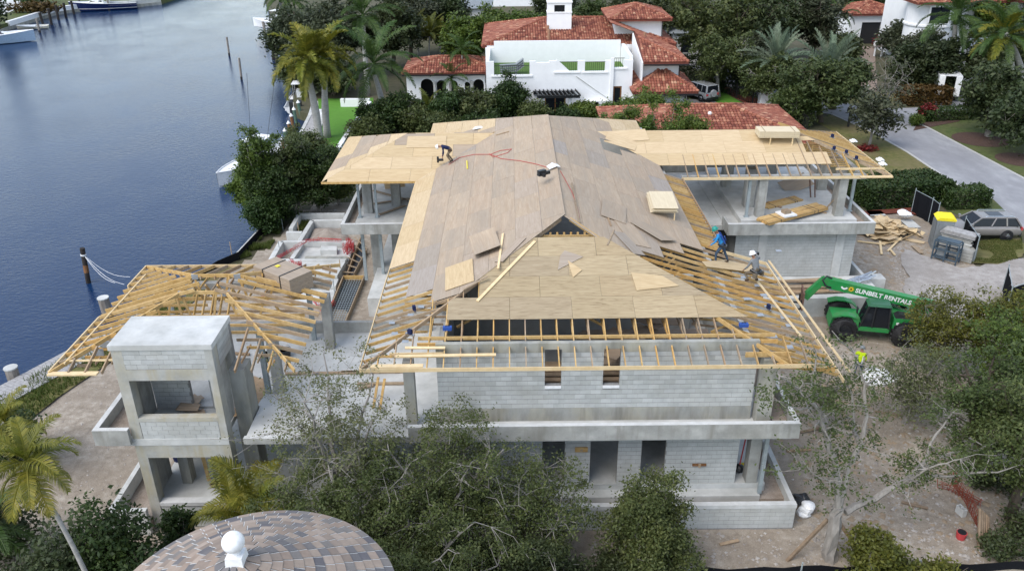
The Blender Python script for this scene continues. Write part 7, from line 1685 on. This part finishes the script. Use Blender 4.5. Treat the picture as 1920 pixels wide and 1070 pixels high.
def tree_px(label, base, top, rpx, m_, seed, **k):
    b = at(*base, 0); H = max(1.5, aty(top[0] if isinstance(top, tuple) else base[0], top[1] if isinstance(top, tuple) else top, b.y).z)
    v = CM.transposed() @ Vector((b.x, b.y, H*.6-CAM_H)); s_ = FPX/-v.z
    return tree(label, (b.x, b.y, 0), H, rpx/s_, m_, seed, **k)
FAR = dict(ends=120, per=48, leaf=.25, sig=.5, tr=.3, fill=.5)
far_trees = [((585, 135), 8, 52, m_leaf_grey, 'grey green tree overhanging the water by the boat lift'), ((548, 118), 20, 40, m_leaf_dark, 'dark tree at the shore behind the yellow palms'), ((560, 170), 95, 30, m_leaf_dark, 'low dark tree at the shore beside the small dock'), ((625, 178), 120, 44, m_leaf_dark, 'dark hedge tree behind the green garden'), ((640, 150), -14, 58, m_leaf_grey, 'large grey green tree behind the garden palms'), ((735, 135), -18, 62, m_leaf_dark, 'dark tree behind the tall royal palm'), ((770, 110), -25, 60, m_leaf_grey, 'greyish tree at the top left of the villa'),
    ((845, 95), -22, 52, m_leaf_dark, 'dark tree at the top, left of the yellow green tree'), ((872, 132), 28, 46, m_leaf_br, 'yellow green tree beside the villa roof corner'), ((930, 100), 12, 46, m_leaf_br, 'bright green tree behind the villa roof, left'), ((985, 90), 20, 42, m_leaf_br, 'bright green tree behind the villa, left of the chimney'), ((1115, 75), 5, 48, m_leaf_oak, 'green tree behind the villa, right of the chimney'),
    ((1040, 60), -20, 45, m_leaf_dark, 'dark tree directly behind the chimney'), ((1180, 70), -30, 60, m_leaf_dark, 'dark tree behind the small tower roof'), ((1270, 110), -30, 66, m_leaf_dark, 'dark tree right of the small tower roof'), ((1330, 150), -30, 84, m_leaf_oak, 'very large tree right of the villa'), ((1395, 140), -25, 74, m_leaf_dark, 'large dark tree left of the silver palms'),
    ((1455, 110), -25, 62, m_leaf_dark, 'dark tree at the top behind the silver palms'), ((1520, 110), -25, 58, m_leaf_grey, 'greyish tree at the top behind the right silver palm'), ((1585, 60), -25, 50, m_leaf_dark, 'dark tree at the top left of the gatehouse'), ((1580, 135), 70, 24, m_leaf_dark, 'dark shrub tree left of the brown driveway'), ((1682, 108), 42, 34, m_leaf_grey, 'grey green tree in front of the gatehouse, right of the driveway top'), ((1640, 40), -20, 46, m_leaf_oak, 'green tree behind the gatehouse roof'),
    ((1712, 130), 66, 40, m_leaf_grey, 'grey green tree right of the brown driveway'), ((1735, 175), 72, 60, m_leaf_dark, 'dark tree between the brown driveway and the palm'), ((1704, 172), 96, 36, m_leaf_dark, 'dark tree in front of the grey green tree'), ((1845, 180), 80, 54, m_leaf_dark, 'dark tree behind the box truck'), ((1940, 180), -10, 90, m_leaf_dark, 'large dark tree at the top right edge'),
    ((1850, 120), -25, 60, m_leaf_br, 'yellow green tree at the top right behind the palms'), ((1400, 175), 78, 48, m_leaf_grey, 'greyish tree behind the iron fence')]
for i, (b, tp, r_, m_, l_) in enumerate(far_trees): tree_px(l_, b, tp, r_, m_, 100+i, bark=m_barkd, trunk=.25, **FAR)
MIDT = dict(ends=120, per=42, leaf=.17, sig=.36, tr=.22)
tree_px('tree with open crown beside the silver car', (1348, 182), 62, 62, m_leaf_oak, 201, trunk=.4, **MIDT)
tree_px('dark round tree left of the street trunk', (1440, 196), 108, 64, m_leaf_oak, 202, trunk=.3, **MIDT)
tree_px('dense round street tree with dark trunk beside the road', (1538, 229), 112, 82, m_leaf_oak, 203, trunk=.42, bark=m_barkd, ends=170, per=50, leaf=.22, sig=.5, tr=.3)
tree_px('low dark tree below the silver palms by the gate', (1490, 235), 160, 46, m_leaf_oak, 208, trunk=.25, **MIDT)
tree_px('small sparse street tree with pale trunk and red mulch', (1628, 278), 172, 44, m_leaf_grey, 204, trunk=.38, ends=70, per=22, leaf=.2, sig=.4, tr=.13)
tree_px('almost leafless grey street tree at the driveway mouth', (1652, 232), 98, 46, m_leaf_grey, 205, trunk=.3, ends=130, per=5, leaf=.16, sig=.4, tr=.14, bare=.5)
tree_px('large spreading tree on the lawn across the road', (1852, 256), 122, 66, m_leaf_dark, 206, trunk=.35, ends=140, per=40, leaf=.22, sig=.5, tr=.24)
tree_px('dark spreading tree at the right edge across the road', (1925, 290), 150, 78, m_leaf_dark, 207, trunk=.3, ends=130, per=42, leaf=.22, sig=.5, tr=.24)
NR_ = dict(ends=140, per=70, leaf=.11, sig=.28, tr=.14, trunk=.15, fill=.6)
for i, (b, tp, r_, l_) in enumerate([((500, 415), (475, 232), 40, 'slim tall tree leaning over the water, leftmost of the waterside trees'), ((520, 420), 300, 44, 'bushy tree at the water behind the pool, second from left'), ((560, 405), 252, 46, 'dense tree in the middle of the waterside trees'), ((600, 400), 272, 44, 'dense tree beside the left wing, waterside row'), ((640, 385), 285, 36, 'tree half behind the left wing roof corner'), ((475, 395), 330, 34, 'low branches hanging over the white boat'), ((580, 330), 240, 44, 'tree behind the waterside row near the dock'), ((500, 435), 372, 30, 'low dark bush at the water edge')]):
    tree_px(l_, b, tp, r_, m_leaf_br if i in (0, 5) else m_hedge if i % 2 else m_leaf_oak, 220+i, bark=m_bark, **NR_)
sh = [(712, 252, 196, 44, 1), (748, 248, 178, 46, 1), (790, 252, 200, 40, 0), (838, 246, 172, 44, 1), (885, 240, 170, 42, 0), (925, 232, 172, 40, 1), (957, 228, 142, 26, 1), (1000, 236, 196, 26, 0), (1092, 226, 196, 24, 2), (1140, 226, 200, 20, 2), (1185, 236, 192, 32, 2), (1215, 230, 178, 26, 2), (1248, 246, 198, 34, 0), (1285, 254, 202, 30, 2), (1310, 262, 215, 30, 2), (690, 268, 225, 30, 0), (820, 260, 215, 40, 0), (900, 250, 205, 40, 1), (1060, 236, 208, 18, 1)]
for i, (x, y, tp, r_, k) in enumerate(sh):
    nth = ['leftmost', 'second', 'third', 'fourth', 'fifth', 'sixth', 'seventh', 'eighth', 'ninth', 'tenth', 'eleventh', 'twelfth', 'thirteenth', 'fourteenth', 'fifteenth', 'lower left', 'lower middle', 'lower right', 'small dark'][i]
    tree_px(f'{nth} leafy bush of the row between the new roof and the villa', (x, y), tp, r_, [m_leaf_oak, m_hedge, m_leaf_br][k], 240+i, ends=90, per=60, leaf=.16, sig=.36, tr=.1, trunk=.12, name='bush', cat='bush', group='bushes between the new roof and the villa')
for i, (px, tp, Y, r_) in enumerate(((1150, 200, 64.6, 1.9), (1196, 184, 65.0, 2.3), (1236, 186, 64.8, 2.2), (1274, 192, 64.4, 2.1), (1308, 214, 63.6, 1.3))):
    p = aty(px, tp, Y); tree(['leftmost', 'tallest', 'middle', 'fourth', 'rightmost'][i]+' bright green bush between the right wing roof and the red tiled garage', (p.x, Y, 0), p.z, r_, m_leaf_br, 290+i, ends=90, per=80, leaf=.10, sig=.26, tr=.1, trunk=.15, name='bush', cat='bush')
# hedges and shrubs on the right
a = at(1612, 398, 0); b = at(1752, 392, 0); c = at(1770, 352, 0)
shrub('long clipped green hedge between the right wing and the road', ((a.x+c.x)/2-.6, (a.y+c.y)/2-.2, 0), 7.2, 3.4, 1.9, m_hedge, 301, 12000, .13, 'hedge', 'hedge', None, 'box', R(12))
a = at(1818, 396, 0); shrub('short clipped hedge beside the parked car', (a.x, a.y+1.2, 0), 3.4, 1.8, 1.5, m_hedge, 302, 3600, .12, 'hedge', 'hedge', None, 'box', R(4))
a = at(1735, 198, 0); shrub('red and orange croton bed by the box truck', (a.x, a.y+.8, 0), 5.4, 2.4, 1.9, m_leaf_crot, 303, 2600, .22, 'shrub', 'shrub', None, 'box')
a = at(1720, 238, 0); shrub('round clipped green ball shrub at the driveway corner', (a.x, a.y+.5, 0), 1.5, 1.5, 1.2, m_leaf_br, 304, 1500, .1)
a = at(1739, 226, 0); shrub('dark red shrub behind the green ball shrub', (a.x, a.y+.4, 0), 1.6, 1.5, 1.6, m_leaf_red, 305, 900, .15)
a = at(1785, 226, 0); shrub('long low dark hedge curving along the far driveway', (a.x, a.y+.8, 0), 6.4, 2.0, 1.1, m_hedge, 306, 4200, .14, 'hedge', 'hedge', None, 'box', R(10))
a = at(1625, 282, 0); shrub('small ring of red plants at the sparse tree', (a.x, a.y, 0), 2.0, 1.4, .5, m_leaf_red, 307, 500, .12, 'flower_bed', 'plants')
a = at(1648, 92, 0); shrub('red flowering shrub at the top of the brown driveway', (a.x, a.y, 0), 1.8, 1.8, 2.0, m_leaf_red, 308, 700, .2)
a = at(1505, 240, 0); shrub('pale flowering shrub near the street tree foot', (a.x, a.y+.3, 0), 2.6, 1.6, 1.3, m_leaf_pale, 309, 800, .14)
a = at(1300, 170, 0); shrub('dark hedge behind the silver car', (a.x, a.y+4.5, 0), 9, 2.2, 3.2, m_leaf_dark, 310, 4500, .2, 'hedge', 'hedge', None, 'box')
a = at(1395, 178, 0); shrub('low hedge along the iron fence', (a.x, a.y, 0), 6, 1.2, 1.2, m_hedge, 311, 1600, .16, 'hedge', 'hedge', None, 'box', R(-30))
for i, (px, py, l_) in enumerate(((70, 24, 'red and green flower bed on the far bank'), )):
    a = at(px, py, .2); shrub(l_, (a.x, a.y, .2), 11, 3, 2, m_leaf_crot, 312, 900, .4); a = at(60, 8, .2); shrub('dark round bush on the far bank terrace', (a.x, a.y, .2), 7, 5, 4, m_hedge, 313, 1200, .4)
a = at(10, 48, .2); shrub('dark slim tree at the far bank edge', (a.x-1, a.y, .2), 3, 3, 7, m_leaf_dark, 314, 900, .4)
# ---------------------------------------------------------------- near trees
for i, (px, py, Y, w_, h, n, m_) in enumerate(((200, 1000, 22.5, 3.0, 3.9, 6200, m_hedge), (115, 1040, 21.8, 2.6, 3.4, 4200, m_leaf_dark), (270, 1040, 21.4, 2.6, 2.4, 4200, m_hedge), (40, 1050, 21.5, 2.8, 2.2, 3600, m_leaf_dark), (330, 1070, 21.0, 2.2, 1.8, 3000, m_leaf_dark), (10, 800, 30.5, 3.0, 2.2, 3600, m_hedge), (-10, 960, 24.5, 3.0, 2.4, 3600, m_leaf_dark))):
    p = aty(px, py, Y); shrub(['tall feathery dark bush at the lower left', 'dark bush behind the thin palm trunk', 'bush beside the turret roof at lower left', 'low bush in the lower left corner', 'low dark bush close to the turret roof edge', 'dark bush at the left edge beside the grassy bank', 'dark bush at the left edge below the palm crown'][i], (p.x, Y, 0), w_, 2.4, h+.6, m_, 320+i, n, .1, 'bush', 'bush', None, 'soft')
p = at(392, 985, 0); tree('small young tree in front of the tower base', (-13.0, 24.4, 0), 2.6, .75, m_hedge, 330, ends=40, per=40, leaf=.09, sig=.16, tr=.04, trunk=.1)
OAK = dict(leaf=.055, sig=.2, tr=.17)
tree('pale sparse oak with bare grey twigs left of the house front', (-6.7, 25.0, 0), 9.0, 2.9, m_leaf_pale, 401, ends=330, per=18, bare=.25, trunk=.35, fill=.5, **OAK)
tree('leafy oak in front of the left terrace', (-6.3, 22.6, 0), 5.6, 3.0, m_leaf_oak, 402, ends=280, per=60, trunk=.2, fill=.45, **OAK)
tree('twiggy oak with grey branches in front of the house centre', (-2.4, 24.2, 0), 7.0, 3.1, m_leaf_oak, 403, ends=330, per=26, trunk=.25, fill=.5, **OAK)
tree('dense dark oak at the bottom centre beside the turret roof', (-2.9, 21.6, 0), 5.4, 3.4, m_leaf_oak, 404, ends=300, per=70, trunk=.2, fill=.5, **OAK)
tree('oak spreading grey branches over the house front', (.5, 23.6, 0), 5.3, 2.3, m_leaf_oak, 405, ends=260, per=26, trunk=.25, fill=.5, **OAK)
tree('low dark oak at the bottom edge of the picture', (.2, 20.9, 0), 3.2, 2.6, m_leaf_dark, 406, ends=220, per=110, trunk=.2, fill=.5, **OAK)
tree('bushy green tree right of the centre front', (5.0, 23.2, 0), 4.3, 1.75, m_leaf_oak, 407, ends=230, per=90, trunk=.12, fill=.5, leaf=.06, sig=.22, tr=.1)
tree('low bush at the bottom right of the centre tree', (3.6, 21.4, 0), 1.9, 1.5, m_leaf_dark, 408, ends=140, per=100, trunk=.12, leaf=.06, sig=.25, tr=.08, name='bush', cat='bush')
# the big bare limbed tree at the right: limbs follow the photograph's branches at their own depths
def tree_limbs(label, base, Y, limbs, m_, seed, **k):
    b = at(*base, 0); b = Vector((b.x, b.y, 0)); L_ = []
    for pts, r0, r1 in limbs:
        P_ = []
        for i, q in enumerate(pts): p = aty(q[0], q[1], q[2] if len(q) > 2 else Y); P_.append(p-b)
        n = len(P_); L_.append((P_, [r0+(r1-r0)*i/(n-1) for i in range(n)]))
    return tree(label, tuple(b), k.pop('H'), k.pop('Rr'), m_, seed, limbs=L_, **k)
D = [([(1556, 1052, 24.0), (1562, 1000, 24.1), (1572, 950, 24.2)], .30, .22), ([(1572, 950, 24.2), (1568, 880, 24.5), (1552, 820, 24.7), (1535, 770, 24.4), (1498, 730, 24), (1462, 705, 23.6)], .15, .03), ([(1552, 820, 24.7), (1540, 760, 25.2), (1522, 715, 25.6), (1530, 660, 26)], .10, .02),
     ([(1572, 950, 24.2), (1588, 880, 24.6), (1612, 835, 25), (1625, 780, 25.4), (1622, 720, 25.8)], .15, .05), ([(1622, 720, 25.8), (1600, 660, 26.2), (1560, 620, 26)], .05, .015), ([(1612, 835, 25), (1600, 800, 26), (1598, 740, 26.6), (1580, 690, 27)], .09, .02),
     ([(1585, 960, 24.2), (1640, 935, 24.6), (1700, 900, 25), (1735, 865, 25.3), (1745, 830, 25.6), (1780, 780, 25.8)], .15, .03), ([(1715, 890, 25.1), (1765, 855, 25.6), (1830, 845, 26), (1880, 820, 26.2)], .09, .02), ([(1735, 893, 25), (1800, 890, 24.8), (1870, 885, 24.6), (1915, 870, 24.4)], .06, .015),
     ([(1680, 912, 24.8), (1760, 870, 24.2), (1800, 860, 24)], .05, .015), ([(1535, 770, 24.4), (1480, 760, 23.8), (1420, 740, 23.4)], .04, .01), ([(1568, 880, 24.5), (1556, 900, 23.6), (1500, 880, 23.2)], .03, .01)]
tree_limbs('big spreading tree with bare pale grey limbs and sparse leaves at the right front', (1560, 1050), 24.2, D, m_leaf_oak, 410, H=8.2, Rr=4.3, ends=220, per=18, leaf=.065, sig=.2, tr=.2, trunk=.35, near=.5, bark=m_bark)
b = at(1800, 890, 0)
tree('open green tree with dark trunk at the right edge', (b.x+.6, b.y, 0), 6.2, 2.3, m_leaf_oak, 411, ends=200, per=36, leaf=.075, sig=.22, tr=.3, trunk=.3, bark=m_barkd)
b = at(1900, 840, 0); tree('dense green tree at the right edge behind the open dark trunked one', (b.x+.6, b.y+1.5, 0), 6.8, 2.8, m_leaf_br, 412, ends=200, per=48, leaf=.08, sig=.24, tr=.2, trunk=.25, bark=m_barkd)
b = aty(1768, 600, 37.3); tree('yellowish tree standing just right of the green machine', (b.x, 37.3, 0), aty(1765, 548, 37.3).z, 1.75, m_leaf_yel, 413, ends=150, per=34, leaf=.075, sig=.26, tr=.1, trunk=.3)
b = at(1680, 760, 0); tree('twiggy grey green tree in front of the green machine', (b.x-.3, b.y-1.5, 0), 4.4, 2.2, m_leaf_pale, 414, ends=200, per=16, leaf=.07, sig=.24, tr=.1, trunk=.2)
b = at(1860, 720, 0); tree('leafy tree at the right edge behind the twiggy one', (b.x, b.y, 0), 5.4, 2.2, m_leaf_yel, 415, ends=150, per=50, leaf=.08, sig=.25, tr=.12, trunk=.2)
b = at(1600, 760, 0); tree('sparse small leaved tree between the worker in yellow and the house', (b.x-2.4, b.y-2.2, 0), 4.2, 1.2, m_leaf_oak, 416, ends=60, per=16, leaf=.065, sig=.22, tr=.07, trunk=.3)
b = at(1880, 975, 0); tree('tall shady tree at the right edge with dark crown over the orange net', (b.x+.3, b.y, 0), 6.6, 2.5, m_leaf_oak, 418, ends=180, per=44, leaf=.075, sig=.24, tr=.2, trunk=.4, bark=m_barkd)
for i, (px, py, w_, h) in enumerate(((1900, 930, 2.0, 1.3), (1915, 1010, 2.2, 1.4), (1835, 905, 1.4, .8), (1870, 1040, 1.8, .9))): p = at(px, py, 0); shrub(['dark undergrowth bush at the right edge, upper', 'dark undergrowth bush at the right edge, middle', 'low undergrowth behind the orange net', 'low dark bush near the bottom right timber posts'][i], (p.x, p.y, 0), w_, 1.6, h, m_leaf_dark, 440+i, 1500, .085, 'bush', 'bush', None, 'soft')
b = at(1600, 1058, 0); tree('small yellow green tree beside the big grey trunk', (b.x+.3, b.y-.6, 0), 2.0, .95, m_leaf_yel, 417, ends=60, per=55, leaf=.08, sig=.18, tr=.05, trunk=.4)
for i, (px, Y, w_, h) in enumerate(((1700, 22.6, 2.6, 1.2), (1770, 22.3, 2.6, 1.3), (1600, 22.0, 1.5, .8))): p = aty(px, 1050, Y); shrub(['yellow green bush left of the bottom right corner', 'yellow green bush near the bottom right corner', 'low yellow green bush at the foot of the small tree'][i], (p.x, Y, 0), w_, 1.8, h, m_leaf_yel, 430+i, 1900, .09, 'bush', 'bush')
# ================================================================ people
def person(label, loc, rotz, J, hat, mats, held=None, extra=None):
    """J: joints in local space (x forward, y left, z up); one skin surface, clothes by body zone"""
    t = thing('person', label, 'person', loc, rotz)
    V = []; E = []; Rd = []; Z = []
    def v(p, r_, z): V.append(tuple(p)); Rd.append(r_); Z.append(z); return len(V)-1
    def chain(ps, i0=None):
        last = i0
        for p, r_, z in ps:
            k = v(p, r_, z)
            if last is not None: E.append((last, k))
            last = k
        return last
    sk, sh_, pa, bo = mats
    pel = v(J['pelvis'], .15, 1)
    up = Vector(J['chest'])-Vector(J['pelvis'])
    wst = v(Vector(J['pelvis'])+up*.45, .135, 0); E.append((pel, wst)); che = v(J['chest'], .165, 0); E.append((wst, che))
    nk = v(J['neck'], .06, 2); E.append((che, nk)); hd = v(J['head'], .098, 2); E.append((nk, hd))
    hv = (Vector(J['head'])-Vector(J['neck'])).normalized(); tp = v(Vector(J['head'])+hv*.09, .085, 2); E.append((hd, tp))
    fwd = Vector(J.get('face', (1, 0, 0))).normalized(); ns = v(Vector(J['head'])+fwd*.10-hv*.01, .018, 2); E.append((hd, ns))
    for s_ in ('l', 'r'):
        sg = 1 if s_ == 'l' else -1
        S_, El, Ha = Vector(J['sh_'+s_]), Vector(J['el_'+s_]), Vector(J['ha_'+s_])
        k = chain([(S_, .075, 0), (S_.lerp(El, .5), .056, 0), (El, .048, 0), (El.lerp(Ha, .55), .042, 0), (Ha, .03, 2)], che)
        d = (Ha-El).normalized(); sd_ = d.cross(Vector((0, 0, 1))); sd_ = sd_.normalized() if sd_.length > .1 else Vector((0, 1, 0)); n_ = sd_.cross(d)
        pm = v(Ha+d*.06, .034, 2); E.append((k, pm))
        for f in range(4):
            o_ = (f-1.5)*.02; ln = (.065, .08, .075, .055)[f]; b = Ha+d*.09+sd_*o_; chain([(b, .010, 2), (b+d*ln*.5-n_*.012, .009, 2), (b+d*ln*.8-n_*.04, .008, 2)], pm)
        chain([(Ha+d*.045+sd_*.04*sg, .011, 2), (Ha+d*.08+sd_*.06*sg-n_*.015, .009, 2)], pm)
        Hp, Kn, An, To = Vector(J['hip_'+s_]), Vector(J['kn_'+s_]), Vector(J['an_'+s_]), Vector(J['to_'+s_])
        chain([(Hp, .105, 1), (Hp.lerp(Kn, .5), .085, 1), (Kn, .065, 1), (Kn.lerp(An, .5), .055, 1), (An, .05, 3), (To, .045, 3)], pel)
    me = bpy.data.meshes.new('body'); me.from_pydata(V, E, []); me.update()
    ob = bpy.data.objects.new('tmp', me); COL.objects.link(ob); ob.modifiers.new('s', 'SKIN'); 
    for i, sv in enumerate(me.skin_vertices[0].data): sv.radius = (Rd[i], Rd[i]); sv.use_root = (i == 0)
    md = ob.modifiers.new('d', 'SUBSURF'); md.levels = 1; md.render_levels = 1
    dg = bpy.context.evaluated_depsgraph_get(); dg.update(); bm_2 = bpy.data.meshes.new_from_object(ob.evaluated_get(dg)); bpy.data.objects.remove(ob)
    bm_2.materials.clear()
    for m_ in (sh_, pa, sk, bo): bm_2.materials.append(m_)
    segs = [(Vector(V[a]), Vector(V[b]), Z[a], Z[b]) for a, b in E]
    for p in bm_2.polygons:
        c = p.center; best = 9; z_ = 0
        for a, b, za, zb in segs:
            d = b-a; u = max(0, min(1, (c-a).dot(d)/max(1e-9, d.length_squared))); q = (c-a-d*u).length
            if q < best: best = q; z_ = za if u < (.8 if zb == 2 else .5) else zb
        p.material_index = z_; p.use_smooth = True
    bm_2.name = 'body'; put('body', bm_2, t)
    H = Vector(J['head'])+hv*.03; q = hv.to_track_quat('Z', 'Y').to_matrix().to_4x4(); q.translation = H
    mb = MB().lathe((0, 0, .02), [(.135, 0), (.137, .03), (.125, .08), (.09, .125), (.04, .145), (.003, .15)], 14).tube([(0, 0, .012), (0, 0, .026)], [.165, .16], 14).box(-.012, -.10, .10, .012, .10, .17)
    mb.v = [tuple(q @ Vector(p)) for p in mb.v]; mb.build('hard_hat', hat, t, True, smooth=True)
    if extra: extra(t)
    return t
def joints(pel, lean, hands, feet, knees=None, side=0.0, elb=None, head=None):
    """a full skeleton from pelvis, torso direction and limb ends"""
    P_ = Vector(pel); d = Vector(lean).normalized(); y = Vector((0, 1, 0)); ch = P_+d*.40; nk = ch+d*.20; f = head or (d+Vector((.25, 0, .1))).normalized(); hd = nk+Vector(f).normalized()*.13
    J = dict(pelvis=P_, chest=ch, neck=nk, head=hd, face=(.9, 0, -.3))
    for s_, sg, k in (('l', 1, 0), ('r', -1, 1)):
        S_ = ch+d*.1+y*.2*sg; Ha = Vector(hands[k]); v = Ha-S_
        if v.length > .56: Ha = S_+v.normalized()*.56
        m = (S_+Ha)/2; off = math.sqrt(max(.0, .29**2-(Ha-S_).length_squared/4)); El = Vector(elb[k]) if elb else m+Vector((-.5, .5*sg, -.4)).normalized()*off
        Hp = P_+y*.10*sg-Vector((0, 0, .05)); An = Vector(feet[k]); v = An-Hp; m = (Hp+An)/2; off = math.sqrt(max(0, .44**2-v.length_squared/4)); Kn = Vector(knees[k]) if knees else m+Vector((1, .1*sg, .15)).normalized()*off
        J.update({'sh_'+s_: S_, 'el_'+s_: El, 'ha_'+s_: Ha, 'hip_'+s_: Hp, 'kn_'+s_: Kn, 'an_'+s_: An, 'to_'+s_: An+Vector((.18, .03*sg, -.03))})
    return J
m_greyhood = m_greyc
c = P_left.hit(846, 306)+Vector((0, 0, .06))
def ex1(t):
    MB().box(.45, -.22, .08, .75, -.06, .2).box(.72, -.19, -.02, .84, -.09, .34).build('nail_gun', m_blackp, t, True); MB().box(-.02, -.2, .72, .16, .2, .86).build('tool_belt', m_boot, t, True)
person('worker in dark navy shirt and white hard hat bending over the left roof slope', c, R(188), joints((0, 0, .84), (.85, 0, .28), ((.52, .2, .22), (.5, -.14, .2)), ((.0, .16, .08), (-.12, -.15, .06)), head=(.9, 0, -.15)), m_white, (m_skin, m_navy, m_khaki, m_boot), extra=ex1)
c = P_right.hit(1350, 492)+Vector((0, 0, .05))
def ex2(t):
    MB().tube([(-.16, -.17, .80), (-.2, 0, .80), (-.16, .17, .80), (.12, .17, .83), (.15, 0, .84), (.12, -.17, .83), (-.16, -.17, .80)], .045, 6).build('tool_belt', m_blackp, t, True)
    MB().tube([(-.12, .13, .95), (.12, .17, 1.36), (.2, .1, 1.42)], .028, 5).tube([(-.12, -.13, .95), (.12, -.17, 1.36), (.2, -.1, 1.42)], .028, 5).tube([(-.17, -.12, 1.0), (-.05, .12, 1.3)], .028, 5).build('harness', m_royal, t, True)
person('worker in bright blue shirt and teal hard hat stepping along the right rafters', c, R(172), joints((0, 0, .88), (.45, 0, .9), ((.55, .22, .85), (.42, -.2, .92)), ((.22, .14, .02), (-.38, -.14, -.04))), m_teal, (m_skin, m_blue, m_jean, m_boot), extra=ex2)
c = P_right.hit(1412, 530)+Vector((0, 0, .08))
def ex3(t):
    MB().tube([(-.24, -.15, .52), (-.27, 0, .52), (-.24, .15, .52), (.05, .2, .58), (.05, -.2, .58), (-.24, -.15, .52)], .07, 6).build('tool_belt', m_blackp, t, True); MB().box(-.3, -.3, .3, -.12, -.18, .5).box(-.3, .18, .3, -.12, .3, .5).build('tool_pouch', m_khaki, t, True)
    MB().box(.3, -.62, 1.0, .5, -.5, 1.12).box(.44, -.6, .92, .5, -.52, 1.0).build('drill', m_blackp, t, True)
person('worker in grey hooded top and white hard hat crouching on the open right rafters', c, R(128), joints((-.1, 0, .56), (.35, .05, .9), ((.45, .3, .35), (.4, -.5, 1.05)), ((.12, .2, .05), (-.1, -.2, .02)), head=(.35, .1, .9)), m_white, (m_skin, m_greyc, m_khaki, m_boot), extra=ex3)
c = at(1606, 706, .06)
def ex4(t): MB().tube([(-.15, -.12, .95), (-.12, -.14, 1.35)], .03, 5).tube([(-.15, .12, .95), (-.12, .14, 1.35)], .03, 5).build('reflective_stripe', m_white, t, True)
person('worker in yellow hi-vis shirt and grey hard hat standing by the green machine', c, R(60), joints((0, 0, .9), (.12, 0, 1), ((.35, .3, .95), (.3, -.25, .9)), ((.05, .13, .04), (-.08, -.13, .04))), m_porta, (m_skin, m_hiviz, m_jean, m_boot), extra=ex4)
